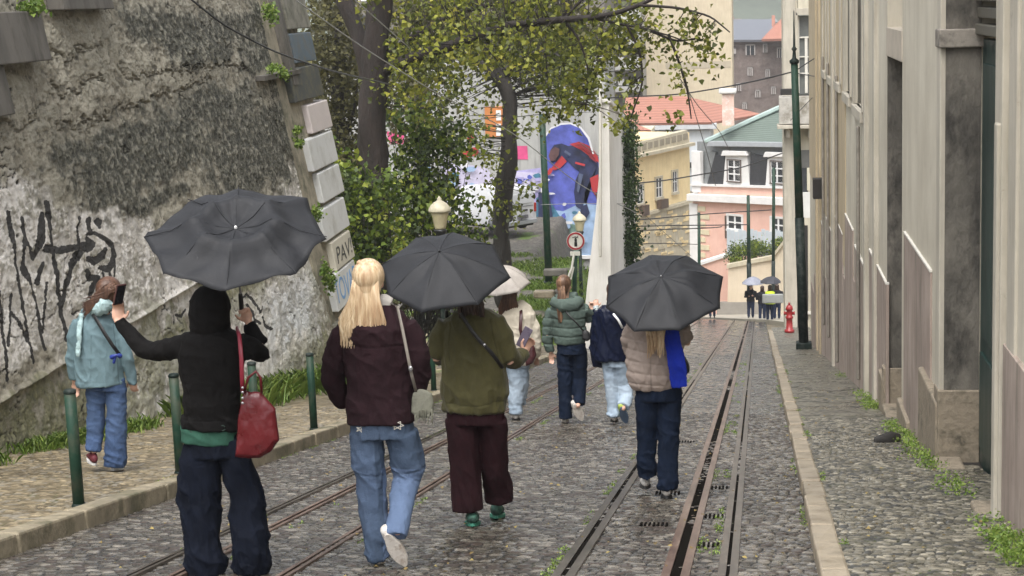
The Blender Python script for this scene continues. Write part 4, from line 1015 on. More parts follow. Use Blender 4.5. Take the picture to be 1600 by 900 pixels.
# figure details: head, glove, pack straps, shoe, folds, pale outline of the arch
for pts_, m_ in (([(858, 243), (861, 234), (868, 229), (875, 232), (874, 241), (868, 250), (861, 251)], pm('mural_brown', (.10, .05, .05), .4, 3)), ([(866, 262), (862, 270), (856, 274), (855, 268), (860, 262)], pred), ([(930, 300), (940, 300), (944, 318), (934, 316)], pm('mural_brown', (.10, .05, .05))),
                 ([(897, 226), (912, 224), (924, 232), (930, 240), (922, 238), (910, 230)], pm('mural_dark_red', (.20, .02, .03), .4, 3)), ([(900, 252), (915, 256), (914, 259), (899, 255)], pred), ([(884, 234), (893, 240), (891, 243), (882, 237)], pm('mural_steel', (.08, .10, .17), .3, 3)),
                 ([(905, 270), (912, 272), (905, 300), (902, 298)], pm('mural_steel', (.08, .10, .17))), ([(918, 236), (930, 246), (933, 254), (922, 246)], pm('mural_dark_red', (.20, .02, .03))), ([(908, 322), (918, 318), (922, 332), (914, 344), (907, 338)], pnav),
                 ([(846, 300), (846, 240), (850, 214), (861, 199), (878, 192), (893, 191), (909, 198), (922, 214), (929, 240), (926.5, 240), (919, 216), (907, 200), (892, 193.5), (878, 194.5), (862, 201), (852, 216), (848, 240), (848, 300)], pm('mural_white', (.62, .62, .64)))):
    shape('painted_figure', pts_, m_, mu, .185+.002*len(pts_))
shape('painted_figure', [(842, 300), (858, 296), (862, 320), (866, 350), (858, 366), (842, 362)], pnav, mu, .21); shape('painted_figure', [(866, 332), (884, 350), (886, 368), (872, 374), (862, 352)], pteal, mu, .212)
ow = cam_obj('window', [(759, 166, 787, 214)], mat('orange_frame', (.48, .18, .05), .6, .15, 2, .1), mw, YM, .1, .01, .09)
cam_obj('pane', [(776, 172, 783, 188), (776, 193, 783, 212)], m_win, ow, YM, .1, 0, .12)
sb2 = cam_obj('base_strip', [(905, 398, 945, 404)], m_win, mw, YM, .2, .01, .15)
# ================================================================== STREET FURNITURE
m_green = mat('green_paint', (.012, .042, .026), .55, .2, 6, .15, spec=.25, dirt=(.05, .06, .04), dscale=4)
m_gdk = mat('dark_green_paint', (.008, .017, .014), .55, .3, 6, .15, spec=.2, dirt=(.05, .055, .05), dscale=6)
m_blkm = mat('black_metal', (.015, .016, .017), .35, .2, 8, .05)
def bollard(x, Y, label, h=.88):
    z = gz(Y)+.10; t = thing('bollard', label, 'bollard', (x, Y, z), 'green bollards along the left kerb')
    ln = -.012
    bm = B(); tube(bm, [(x, Y, z-.05), (x+ln*.5, Y, z+.45), (x+ln, Y, z+h-.03)], [.043, .043, .043], 14, dome=False); bmesh.ops.recalc_face_normals(bm, faces=bm.faces); obj('post', bm, m_green, t, True)
    bm = B(); lathe(bm, (x+ln, Y, z+h-.03), [(.043, 0), (.047, .004), (.047, .02), (.04, .03), (.001, .034)], 14); obj('cap', bm, m_gdk, t, True)
    bm = B(); lathe(bm, (x, Y, z-.01), [(.056, -.02), (.054, .02), (.046, .035)], 14); obj('collar', bm, m_gdk, t, True)
XB = -4.98
for Y, lb in ((12.75, 'green bollard nearest the bottom left corner, in front of the pale blue raincoat'), (15.15, 'green bollard half hidden behind the hooded person in black'), (17.6, 'green bollard seen just past the red handbag'),
              (19.98, 'green bollard standing alone on the pavement between the hooded and blonde walkers'), (27.7, 'green bollard seen in the gap between the blonde and olive jacket walkers')):
    bollard(XB, Y, lb)

m_lampg = mat('lamp_globe', (.62, .55, .36), .35, .15, 3, .05); m_lamptop = mat('lamp_top', (.50, .46, .34), .5, .2, 5, .1)
def lamp(px, pyt, Y, label, base):
    sc = 1.0; top = P(px, pyt, Y); x, z = top.x, top.z
    t = thing('street_lamp', label, 'lamp', (x, Y, base))
    bm = B(); lathe(bm, (x, Y, z-.36), [(.001, -.38), (.11, -.36), (.125, -.33), (.165, -.10), (.205, 0)], 8); g = obj('globe', bm, m_lampg, t, True)
    bm = B(); lathe(bm, (x, Y, z-.36), [(.235, 0), (.24, .03), (.225, .08), (.185, .14), (.12, .195), (.07, .225), (.045, .25), (.05, .28), (.02, .31), (.001, .33)], 16); obj('lamp_top', bm, m_lamptop, g, True)
    bm = B(); lathe(bm, (x, Y, z-.74), [(.05, -.4), (.06, -.25), (.05, -.2), (.09, -.12), (.14, -.03), (.14, 0), (.1, .02)], 14); obj('cup', bm, m_blkm, t, True)
    bm = B(); lathe(bm, (x, Y, base), [(.16, -.1), (.15, .10), (.10, .18), (.075, .35), (.06, .9), (.05, z-.9-base-.2)], 12); obj('post', bm, m_gdk, t, True)
    return t
lamp(686, 304, 38, 'old street lamp with cream lantern rising behind the middle umbrella', gz(38)+.1)
lamp(905, 328, 62, 'smaller cream lantern street lamp behind the round prohibition sign', float(terr(np.array(-5.9), np.array(62.)))-.1)

def pole(name, label, px0, py0, px1, py1, Y, r0, r1, split=None, foot=True, zbase=None):
    a = P(px0, py0, Y); b = P(px1, py1, Y); t = thing(name, label, 'pole', tuple(a))
    n = 6; L = [a.lerp(b, i/n) for i in range(n+1)]
    if split is not None:
        sp = a.lerp(b, split); bm = B(); tube(bm, [a, sp], [r0, r0*.98], 14, dome=False); bmesh.ops.recalc_face_normals(bm, faces=bm.faces); obj('lower_sleeve', bm, m_gdk, t, True)
        bm = B(); tube(bm, [sp, b], [r0*.86, r1], 14, dome=False); bmesh.ops.recalc_face_normals(bm, faces=bm.faces); obj('shaft', bm, m_green, t, True)
    else:
        bm = B(); tube(bm, [a, b], [r0, r1], 12, dome=False); bmesh.ops.recalc_face_normals(bm, faces=bm.faces); obj('shaft', bm, m_green, t, True)
    if foot:
        bm = B(); box(bm, a.x-r0*1.6, a.x+r0*1.6, Y-r0*1.6, Y+r0*1.6, a.z-.1, a.z+.14); o = obj('foot', bm, m_gdk, t); bevel(o, .02)
    return t, a, b
tp, pa, pb_ = pole('tram_pole', 'tall green and black overhead line pole on the right pavement', 1256, 543, 1241, 96, 46.0, .12, .085, .46)
bm = B(); lathe(bm, tuple(pb_), [(.11, -.05), (.12, .02), (.05, .08), (.035, .25), (.07, .30), (.03, .36), (.012, 1.2), (.001, 1.25)], 10); obj('finial', bm, m_gdk, tp, True)
bm = B(); s_ = P(1252, 452, 47.3); ell(bm, s_, (.03, .01, .035)); s2 = P(1251, 425, 47.3); ell(bm, s2, (.03, .01, .03)); obj('sticker', bm, m_white, tp, True)
pole('tram_pole', 'green overhead line pole on the terrace behind the ponytail walker', 858, 446, 847, 178, 60, .125, .10)
pole('tram_pole', 'slim green pole behind the grey umbrella at the bend', 1171, 480, 1169, 305, 96, .12, .08, .4, False)
pole('tram_pole', 'slim green pole with lamp just left of the tall pole in the distance', 1208, 485, 1209, 262, 97, .10, .08, .35, False)
pole('tram_pole', 'thin olive pole rising above the large right umbrella', 1093, 490, 1092, 332, 100, .09, .08, None, False)
# round prohibition sign
sY = 56; sc_ = P(900, 376, sY)
sg = thing('prohibition_sign', 'round white sign with dark red ring and bottle pictogram on a green post', 'sign', (sc_.x, sY, float(terr(np.array(sc_.x), np.array(sY)))))
bm = B(); b_ = P(897, 470, sY); tp_ = P(899, 395, sY); tube(bm, [b_, tp_], [.075, .07], 12, dome=False); bmesh.ops.recalc_face_normals(bm, faces=bm.faces); obj('post', bm, m_green, sg, True)
def disc(bm, c, r0, r1, y, n=40, th=.012):
    vo, vi = [], []
    for k in range(n):
        a = 2*math.pi*k/n; vo.append((c.x+r1*math.cos(a), c.z+r1*math.sin(a))); vi.append((c.x+r0*math.cos(a), c.z+r0*math.sin(a)))
    if r0 == 0:
        f = [bm.verts.new((x, y, z)) for x, z in vo]; g = [bm.verts.new((x, y+th, z)) for x, z in vo]; bm.faces.new(f); bm.faces.new(g[::-1])
        for k in range(n): bm.faces.new((f[k], f[(k+1) % n], g[(k+1) % n], g[k]))
    else:
        A = [[bm.verts.new((x, yy, z)) for x, z in L] for L, yy in ((vo, y), (vi, y), (vi, y+th), (vo, y+th))]
        for q in range(4):
            for k in range(n): bm.faces.new((A[q][k], A[q][(k+1) % n], A[(q+1) % 4][(k+1) % n], A[(q+1) % 4][k]))
    bmesh.ops.recalc_face_normals(bm, faces=bm.faces)
g = sY/FOC
bm = B(); disc(bm, sc_, 0, 14.6*g, sY-.10); pl_ = obj('plate', bm, m_white, sg)
bm = B(); disc(bm, sc_, 11.2*g, 13.9*g, sY-.115, th=.01); obj('red_ring', bm, mat('sign_red', (.30, .02, .03), .4, .1, 4, 0), pl_)
bm = B()
for (x0, x1, z0, z1) in ((-2.2, 2.2, -8.5, -1.5), (-1.9, 1.9, -1.2, 3.2), (-1.1, 1.1, 3.4, 5.6)): box(bm, sc_.x+x0*g, sc_.x+x1*g, sY-.113, sY-.101, sc_.z+z0*g, sc_.z+z1*g)
obj('pictogram', bm, m_blkm, pl_)
bm = B()
for a_, b2 in (((-5, 5.5), (0, 7.2)), ((1, 6.5), (4, 5)), ((4, 8), (2, 6.5))): tube(bm, [(sc_.x+a_[0]*g, sY-.107, sc_.z+a_[1]*g), (sc_.x+b2[0]*g, sY-.107, sc_.z+b2[1]*g)], [.55*g, .55*g], 5)
obj('pictogram', bm, m_blkm, pl_)
bm = B(); q = P(899, 395.5, sY); box(bm, q.x-8*g, q.x+8*g, sY-.10, sY-.08, q.z-3.4*g, q.z+3.4*g); o = obj('small_plate', bm, m_white, sg); bevel(o, .01)
bm = B(); tube(bm, [P(896.5, 399, sY-.15), P(893.5, 418, sY-.2), P(888, 433, sY-.25)], [.035]*3, 6); tube(bm, [P(896, 418, sY-.15), P(892, 436, sY-.2)], [.03]*2, 6); obj('stay', bm, m_white, sg, True)

# hydrant
m_hyd = mat('hydrant_red', (.30, .02, .02), .35, .2, 6, .1, dirt=(.20, .03, .03), dscale=6)
h0 = P(1233.5, 517, 60); hx, hz = h0.x, h0.z; s_ = .92
hy = thing('fire_hydrant', 'red fire hydrant standing on the right pavement by the pale house corner', 'hydrant', (hx, 60, hz))
bm = B(); lathe(bm, (hx, 60, hz), [(.16, -.05), (.16, .04), (.11, .06), (.10, .30), (.10, .40), (.125, .42), (.125, .47), (.095, .49), (.09, .68), (.12, .70), (.12, .74), (.10, .80), (.05, .86)], 16); obj('barrel', bm, m_hyd, hy, True)
bm = B(); lathe(bm, (hx, 60, hz+.86), [(.035, 0), (.035, .07), (.001, .08)], 6); obj('top_nut', bm, m_hyd, hy, True)
for sx in (-1, 1):
    bm = B(); tube(bm, [(hx, 60, hz+.58), (hx+sx*.14, 60, hz+.58), (hx+sx*.145, 60, hz+.58), (hx+sx*.175, 60, hz+.58)], [.05, .05, .065, .065], 10, dome=False); bmesh.ops.recalc_face_normals(bm, faces=bm.faces); obj('outlet', bm, m_hyd, hy, True)

# white van ---------------------------------------------------------------------
m_van = mat('white_van_paint', (.60, .61, .63), .25, .05, 2, .0, dirt=(.58, .58, .57), dscale=1.5)
vb = P(800, 358, 73); vy = 73.0; gv = vy/FOC
van = thing('parked_van', 'white van parked behind the tree trunk on the terrace, seen from its rear corner', 'van', (vb.x, vy, vb.z))
VM = Matrix.Translation((P(839, 358, 73).x, 73, P(839, 358, 73).z)) @ Matrix.Rotation(R(53), 4, 'Z')
def vobj(name, bm, m, parent, sm=True, bv=0):
    bmesh.ops.transform(bm, matrix=VM, verts=bm.verts); bmesh.ops.recalc_face_normals(bm, faces=bm.faces); o = obj(name, bm, m, parent, sm)
    if bv: bevel(o, bv, 3)
    return o
# local: x across (0 = right rear corner, negative to the left), y forward, z up
W, L, HV = 1.72, 4.3, 1.80
sec = [(0, .30, 1.55, .02), (.03, .28, 1.70, .0), (.25, .26, 1.79, 0), (1.2, .26, 1.82, 0), (2.2, .26, 1.80, 0), (2.75, .26, 1.72, .02), (3.3, .28, 1.12, .05), (3.9, .30, 1.0, .08), (4.25, .34, .80, .16), (4.3, .4, .6, .2)]
bm = B(); rings = []
for (y, z0, z1, ins) in sec:
    pr = [(0+ins, z0), (-.0+ins*.6, z0+.35), (.0+ins, z0+.55), (.09+ins, (z0+z1)/2+.2), (.16+ins, z1-.10), (.30+ins, z1)]
    ring = [(-x, z) for x, z in pr]+[(-(W-x), z) for x, z in reversed(pr)]
    rings.append([bm.verts.new((x, y, z)) for x, z in ring])
for a, b in zip(rings, rings[1:]):
    n = len(a)
    for i in range(n): bm.faces.new((a[i], a[(i+1) % n], b[(i+1) % n], b[i]))
bm.faces.new(rings[0]); bm.faces.new(rings[-1][::-1]); body_ = vobj('body', bm, m_van, van, True, .05)
def vbox(name, bx, m, parent, bv=0):
    bm = B()
    for b in bx: box(bm, *b)
    return vobj(name, bm, m, parent, False, bv)
vbox('rear_window', [(-W+.28, -.28, -.035, .0, 1.10, 1.50)], mat('white_blank_window', (.62, .63, .65), .2, .05, 3, 0), van, .03)
vbox('door_seam', [(-W/2-.008, -W/2+.008, -.02, .0, .42, 1.62), (-W+.2, -.2, -.02, 0, .98, .995)], m_dark, van)
vbox('rear_bumper', [(-W+.04, -.04, -.10, .05, .28, .45)], mat('bumper_grey', (.30, .31, .32), .5, .1, 4, 0), van, .03)
vbox('tail_light', [(-.14, -.03, -.04, .06, .72, 1.08)], mat('tail_red', (.38, .03, .02), .25, .15, 6, 0), van, .02); vbox('tail_light', [(-W+.03, -W+.14, -.04, .06, .72, 1.08)], _mc['tail_red'], van, .02)
vbox('number_plate', [(-W/2-.26, -W/2+.26, -.13, -.02, .52, .66)], mat('plate_grey', (.12, .12, .13), .4, .5, 9, 0), van, .005)
vbox('door_handle', [(-W/2+.05, -W/2+.30, -.07, -.02, .80, .87)], m_dark, van, .01)
vbox('side_window', [(-.125, -.055, 1.9, 2.6, 1.1, 1.5)], m_pane, van, .02)
vbox('sill', [(-W+.08, -.08, .1, 4.1, .18, .30)], m_dark, van, .02)
for (wy, wxx) in ((.75, -.09), (3.45, -.09), (.75, -W+.09), (3.45, -W+.09)):
    bm = B(); tube(bm, [(wxx-.09, wy, .31), (wxx+.09, wy, .31)], [.31, .31], 20, dome=False); wh = vobj('wheel', bm, mat('tyre', (.02, .02, .02), .8, .2, 8, .1), van, True, .02)
    bm = B(); tube(bm, [(wxx-.095, wy, .31), (wxx+.095, wy, .31)], [.19, .19], 16, dome=False); vobj('rim', bm, mat('rim', (.3, .3, .31), .35, .1, 5, 0, metal=.6), wh, True)

# overhead wires -----------------------------------------------------------------
m_wire = mat('wire', (.03, .03, .032), .5, .1, 4, 0); m_pw = mat('pale_wire', (.32, .32, .31), .5, .1, 4, 0)
def wire(label, pts, Ys, r=.012, m=None, group='overhead wires above the street'):
    pw_ = []
    for i in range(len(pts)-1):
        for k in range(6):
            t = k/6; pw_.append((pts[i][0]+(pts[i+1][0]-pts[i][0])*t, pts[i][1]+(pts[i+1][1]-pts[i][1])*t, Ys[i]+(Ys[i+1]-Ys[i])*t))
    pw_.append((*pts[-1], Ys[-1]))
    co = [P(x, y, Y) for x, y, Y in pw_]
    for _ in range(3): co = [co[0]]+[(co[i-1]+co[i]*2+co[i+1])/4 for i in range(1, len(co)-1)]+[co[-1]]
    bm = B(); tube(bm, co, [r]*len(co), 5, dome=False); bmesh.ops.recalc_face_normals(bm, faces=bm.faces)
    return tag(obj('overhead_wire', bm, m or m_wire, None, True), label, 'wire', group)
wire('black cable sagging across the old plaster wall towards the big trunk', [(290, -8), (350, 40), (430, 82), (520, 112), (610, 132)], [27, 28, 29.5, 32, 38], .016)
wire('pale thin wire slanting over the trunk down to the mural', [(455, -5), (560, 70), (680, 145), (800, 205), (905, 290), (1000, 335)], [30, 34, 40, 46, 50, 54], .012, m_pw)
wire('thin wire running from the top left to the leafy branch', [(545, -8), (600, 40), (640, 75)], [32, 36, 40], .012, m_pw)
wire('dark span wire from the tall green pole leftwards over the roofs', [(1239, 112), (1200, 122), (1145, 134), (1060, 148), (960, 152), (900, 158)], [47.5, 49, 51, 54, 57, 60], .020)
wire('short wire from the tall pole up to the right facade', [(1241, 112), (1262, 98), (1284, 84), (1310, 62)], [47.5, 47, 46, 40], .014)
wire('level wire from the tall pole to the right facade', [(1241, 114), (1265, 118), (1290, 122)], [47.5, 47, 45], .012)
wire('slanting feeder wire between the balcony and the right facade', [(1235, 188), (1262, 160), (1290, 132)], [52, 49, 45], .010)
wire('cable crossing the yellow and pink houses', [(975, 288), (1040, 282), (1110, 270), (1160, 262), (1226, 238)], [60, 64, 68, 70, 74], .024)
wire('upper tram wire strung between the poles at the bend', [(985, 345), (1060, 338), (1110, 334), (1205, 328)], [72, 74, 76, 78], .022)
wire('middle tram wire strung between the poles at the bend', [(985, 354), (1060, 352), (1110, 352), (1170, 351)], [72, 74, 75, 74], .022)
wire('lower tram wire strung between the poles at the bend', [(985, 361), (1050, 358), (1115, 356), (1128, 354)], [72, 74, 76, 77], .022)
wire('lowest tram wire in front of the yellow house', [(985, 381), (1050, 380), (1090, 382)], [72, 76, 88], .018)
wire('thin wire drooping in front of the red roof', [(1068, 112), (1078, 150), (1090, 190), (1105, 240), (1118, 290)], [55, 60, 66, 72, 80], .014)
wire('thin wire descending past the chimney', [(1062, 122), (1090, 165), (1125, 205), (1140, 235)], [55, 62, 72, 80], .014)
wire('thin wire from the mural across the white wall', [(845, 320), (900, 318), (975, 318)], [60, 56, 52], .009, m_pw)
wire('thin wire crossing the white wall lower down', [(905, 222), (945, 250), (1000, 330), (1080, 400)], [60, 50, 60, 80], .010)

# ================================================================== TREES
m_bark = mat('dark_wet_bark', (.022, .015, .012), .7, .45, 7, 1.0, (1, 1, .22), bdist=.05)
m_bark2 = mat('grey_wet_bark', (.024, .020, .017), .7, .4, 7, 1.0, (1, 1, .25), bdist=.04)
m_leaf = leafmat('autumn_leaves', [(0, (.035, .042, .010)), (.32, (.10, .12, .020)), (.58, (.24, .27, .035)), (.82, (.42, .43, .06)), (1, (.60, .54, .10))], .45, .4)
m_leafd = leafmat('green_leaves', [(0, (.02, .032, .008)), (.35, (.06, .10, .016)), (.62, (.17, .25, .032)), (.85, (.38, .46, .06)), (1, (.58, .60, .10))], .45, .35)
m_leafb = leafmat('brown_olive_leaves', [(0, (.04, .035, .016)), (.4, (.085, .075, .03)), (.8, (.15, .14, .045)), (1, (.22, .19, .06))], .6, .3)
m_ivy = leafmat('ivy_leaves', [(0, (.014, .028, .010)), (.5, (.035, .07, .018)), (1, (.09, .15, .035))], .45, .25)
def leaves(name, C, size, m, parent=None, rnd=None, droop=.5):
    """C (N,3) centres -> lobed, slightly cupped leaves"""
    C = np.asarray(C, float); N = len(C)
    ang = np.linspace(0, 2*np.pi, 8)[:-1]; rad = np.array([1.0, .62, .9, .55, .55, .9, .62])
    nr = np.random.randn(N, 3); nr[:, 2] += droop; nr[:, 1] -= .4; nr /= np.linalg.norm(nr, axis=1)[:, None]
    a = np.random.randn(N, 3); u = np.cross(nr, a); u /= np.linalg.norm(u, axis=1)[:, None]; v = np.cross(nr, u)
    s = size*(.55+.75*np.random.rand(N))
    V = C[:, None, :] + (u[:, None, :]*np.cos(ang)[None, :, None] + v[:, None, :]*np.sin(ang)[None, :, None])*rad[None, :, None]*s[:, None, None]*.5
    V += nr[:, None, :]*(np.cos(2*ang)[None, :, None]*.12*s[:, None, None])
    me = raw_mesh(name, V.reshape(-1), np.arange(N*7).reshape(N, 7))
    r = np.random.rand(N) if rnd is None else np.clip(rnd, 0, 1); fattr(me, 'leaf', np.repeat(r, 7))
    return link(name, me, m, parent)
def clumps(spec, n_cl, per, spread=.22, elong=1.0):
    """spec: list of (px,py,rx,ry,Y,depth,weight) ellipses -> leaf centres, clump centres"""
    w_ = np.array([s[6] for s in spec], float); w_ /= w_.sum(); out, cc, rr = [], [], []
    for s, k_ in zip(spec, (w_*n_cl).round().astype(int)):
        g = s[4]/FOC
        for _ in range(k_):
            while True:
                q = np.random.rand(3)*2-1
                if (q**2).sum() < 1: break
            c = P(s[0]+q[0]*s[2], s[1]+q[1]*s[3], s[4]); c = np.array((c.x, c.y+q[2]*s[5], c.z)); cc.append(c)
            n = max(2, int(per*random.uniform(.4, 1.6))); sp = spread*random.uniform(.6, 1.4)
            out.append(c+np.random.randn(n, 3)*np.array([sp, sp, sp*elong])); b_ = random.random(); rr.append(np.clip(b_*.7+.3*np.random.rand(n)+np.random.randn(n)*.08, 0, 1))
    return np.concatenate(out), np.array(cc), np.concatenate(rr)
def trunk(name, pts, rad, Y, m, parent, n=14, rough=.08):
    co = [P(p[0], p[1], Y+(p[2] if len(p) > 2 else 0)) for p in pts]
    # resample smoothly
    C, Rr = [], []
    for i in range(len(co)-1):
        for k in range(5): t = k/5; C.append(co[i].lerp(co[i+1], t)); Rr.append(rad[i]+(rad[i+1]-rad[i])*t)
    C.append(co[-1]); Rr.append(rad[-1])
    for _ in range(2): C = [C[0]]+[(C[i-1]+C[i]*2+C[i+1])/4 for i in range(1, len(C)-1)]+[C[-1]]
    bm = B(); tube(bm, C, Rr, n)
    for v in bm.verts:
        q = v.co; f = (float(vnoise(np.array(q.x*4), np.array(q.y*4), np.array(q.z*1.1)))-.5 + .5*(float(vnoise(np.array(q.x*13), np.array(q.y*13), np.array(q.z*3)))-.5))*rough*2.4
        v.co += Vector((f, f*.5, 0))*(Rr[0]*3)
    return obj(name, bm, m, parent, True)
def twig(bm, a, b, r=.012, sag=.1):
    a, b = Vector(a), Vector(b); m_ = (a+b)/2+Vector((random.uniform(-.1, .1), random.uniform(-.1, .1), sag*random.uniform(-.5, 1)))
    tube(bm, [a, m_, b], [r, r*.8, r*.4], 5, dome=False)
def twigs(parent, C, anchors, k_, m, r=.012):
    bm = B(); A = np.array([tuple(a) for a in anchors])
    idx = np.random.permutation(len(C))[:k_]
    for i in idx:
        d = ((A-C[i])**2).sum(1); j = int(d.argmin())
        if d[j] < 12: twig(bm, A[j], C[i], r)
    bmesh.ops.recalc_face_normals(bm, faces=bm.faces)
    return obj('twigs', bm, m, parent, True)
def along(pts, Y, n=12):
    co = [P(p[0], p[1], Y+(p[2] if len(p) > 2 else 0)) for p in pts]; o = []
    for a, b in zip(co, co[1:]): o += [a.lerp(b, i/n) for i in range(n)]
    return o
# big trunk tree with its long right-reaching limb
YT = 42
t1 = thing('plane_tree', 'large plane tree with thick dark trunk and a long limb reaching right over the street', 'tree', tuple(P(590, 520, YT)))
tp1 = [(590, 520), (588, 400), (585, 300), (584, 200), (588, 100), (592, 20), (600, -60)]
trunk('trunk', tp1, [.38, .34, .32, .30, .29, .28, .28], YT, m_bark, t1)
l2 = [(575, 130, .3), (562, 60, .4), (540, 0, .5), (520, -50, .6)]; trunk('limb', l2, [.17, .18, .19, .19], YT, m_bark, t1)
lim = [(596, 112), (640, 92, -.5), (720, 66, -1), (790, 40, -1.5), (860, 32, -2), (925, 28, -2.5), (975, 18, -3), (1010, 2, -3.2), (1040, -10, -3.3)]
trunk('limb', lim, [.16, .13, .115, .095, .075, .065, .05, .04, .03], YT, m_bark, t1, 8)
lim2 = [(594, 95), (650, 55, .5), (700, 25, .8), (760, 8, 1), (830, 0, 1), (930, -4, 1.2)]; trunk('limb', lim2, [.10, .08, .06, .05, .04, .03], YT, m_bark, t1, 8)
for L in ([(925, 28, -2.5), (960, 36, -2.7), (1010, 45, -2.9), (1060, 60, -3), (1100, 80, -3)], [(1000, 8, -3.2), (1060, 12, -3.2), (1110, 25, -3.3), (1140, 50, -3.4)], [(1045, 55, -3), (1062, 100, -3), (1075, 145, -3), (1080, 185, -3)], [(880, 30, -2), (905, 60, -2.2), (920, 110, -2.2), (915, 170, -2.2)], [(980, 40, -2.8), (1000, 80, -2.8), (1005, 130, -2.8), (985, 185, -2.8)], [(880, 32, -2), (900, 8, -2), (925, -12, -2)], [(1010, 45, -2.9), (1055, 65, -2.9), (1090, 60, -3)]):
    trunk('limb', L, [.032, .026, .02, .013, .008][:len(L)], YT, m_bark, t1, 6, .02)
spec = [(700, 60, 110, 75, YT, 2.2, 5), (820, 60, 100, 60, YT-1, 2.0, 4.0), (930, 70, 70, 65, YT-2, 1.2, 2.6), (1000, 45, 60, 45, YT-2.5, 1, 1.2), (1085, 52, 35, 26, YT-3, .6, .50),
        (1105, 85, 22, 14, YT-3, .4, .30), (905, 130, 30, 45, YT-2, .7, .9), (990, 120, 24, 55, YT-2.8, .5, .45), (1055, 100, 18, 45, YT-3, .4, .25), (870, 165, 45, 30, YT, 1, .8), (1050, 180, 14, 7, YT-3, .2, .08), (970, 180, 14, 30, YT-2.8, .3, .25),
        (640, 130, 70, 60, YT, 2, 2.0), (660, -20, 160, 40, YT, 2, 3), (860, -20, 120, 40, YT-1, 2, 3)]
L_, C_, rr = clumps(spec, 760, 10, .17)
leaves('crown', L_, .135, m_leaf, t1, .05+.95*rr)
an_ = along(lim, YT)+along(lim2, YT)+along(tp1[3:], YT)
for L in ([(925, 28, -2.5), (1010, 45, -2.9), (1100, 80, -3)], [(1000, 8, -3.2), (1110, 25, -3.3), (1140, 50, -3.4)], [(1045, 55, -3), (1075, 145, -3)], [(880, 30, -2), (920, 110, -2.2), (915, 170, -2.2)], [(980, 40, -2.8), (1005, 130, -2.8)]): an_ += along(L, YT, 8)
twigs(t1, C_, an_, 330, m_bark)
# second leaning trunk
YS = 50
t2 = thing('plane_tree', 'slimmer tree with curved trunk standing in front of the white van', 'tree', tuple(P(790, 455, YS)))
tp2 = [(786, 470), (785, 400), (783, 350), (787, 290), (796, 235), (800, 190), (797, 150), (782, 118), (770, 90), (755, 40), (745, -20)]
trunk('trunk', tp2, [.28, .25, .23, .22, .20, .20, .20, .17, .14, .12, .10], YS, m_bark2, t2)
for L in ([(797, 150), (760, 100), (730, 95), (690, 80)], [(785, 118), (810, 90), (850, 80), (900, 95)]): trunk('limb', L, [.14, .10, .06, .03], YS, m_bark2, t2, 8)
spec = [(745, 120, 85, 55, YS+1, 1.5, 2.2), (860, 110, 80, 50, YS+1, 1.5, 2.4), (700, 200, 60, 40, YS, 1, .9), (745, 230, 30, 45, YS-1, .7, .5), (770, 290, 18, 60, YS-1, .5, .45), (815, 200, 30, 20, YS-1, .6, .25), (800, 330, 20, 14, YS-1, .4, .15), (800, 60, 120, 50, YS+2, 2, 2.5), (818, 296, 22, 8, YS-1, .3, .12), (920, 150, 25, 30, YS, .6, .35)]
L_, C_, rr = clumps(spec, 380, 9, .17)
leaves('crown', L_, .15, m_leaf, t2, rr*.85); twigs(t2, C_, along(tp2, YS), 200, m_bark2)
# dim tree behind the pier, filling the left background
YB = 46
t3 = thing('bare_tree', 'dim thin-trunked tree with brown olive leaves right behind the corner pier', 'tree', tuple(P(530, 460, YB)))
tp3 = [(533, 470), (532, 380), (528, 280), (534, 180), (526, 80), (530, -40)]
trunk('trunk', tp3, [.13, .12, .11, .10, .09, .07], YB, m_bark2, t3)
for L in ([(534, 180), (510, 120), (495, 60)], [(530, 240), (550, 190), (560, 120)]): trunk('limb', L, [.06, .045, .02], YB, m_bark2, t3, 6)
spec = [(525, 90, 48, 110, YB, 1.6, 3), (530, 260, 40, 110, YB, 1.4, 2.2), (555, 360, 35, 70, YB, 1.2, 1.0)]
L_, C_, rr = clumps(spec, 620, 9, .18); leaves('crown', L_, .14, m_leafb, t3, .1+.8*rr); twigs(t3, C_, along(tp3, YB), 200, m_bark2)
# two dim trees farther back that close the view above the mural
for (lb, xs_, spec, n) in (('dim brownish tree standing far behind the big trunk, above the mural wall', 655, [(640, 60, 90, 80, 62, 2, 3), (700, 20, 80, 60, 62, 2, 2), (640, 170, 60, 50, 60, 1.5, 1.2), (520, 90, 50, 130, 58, 2, 3.2), (535, 300, 40, 90, 56, 1.5, 2)], 900), ('dim brownish tree standing behind the curved trunk, above the painted arch', 792, [(820, 50, 100, 70, 66, 2, 3), (900, 70, 60, 60, 66, 2, 2)], 430)):
    tb3 = thing('background_tree', lb, 'tree', tuple(P(xs_, 330, 68))); trunk('trunk', [(xs_, 340), (xs_+6, 200), (xs_-5, 60), (xs_, -40)], [.22, .2, .15, .1], 68, m_bark2, tb3)
    L_, C_, rr = clumps(spec, n, 9, .26); leaves('crown', L_, .21, m_leafb, tb3, rr); twigs(tb3, C_, along([(xs_, 300), (xs_+6, 200), (xs_-5, 60), (xs_, -40)], 66), 160, m_bark2, .018)
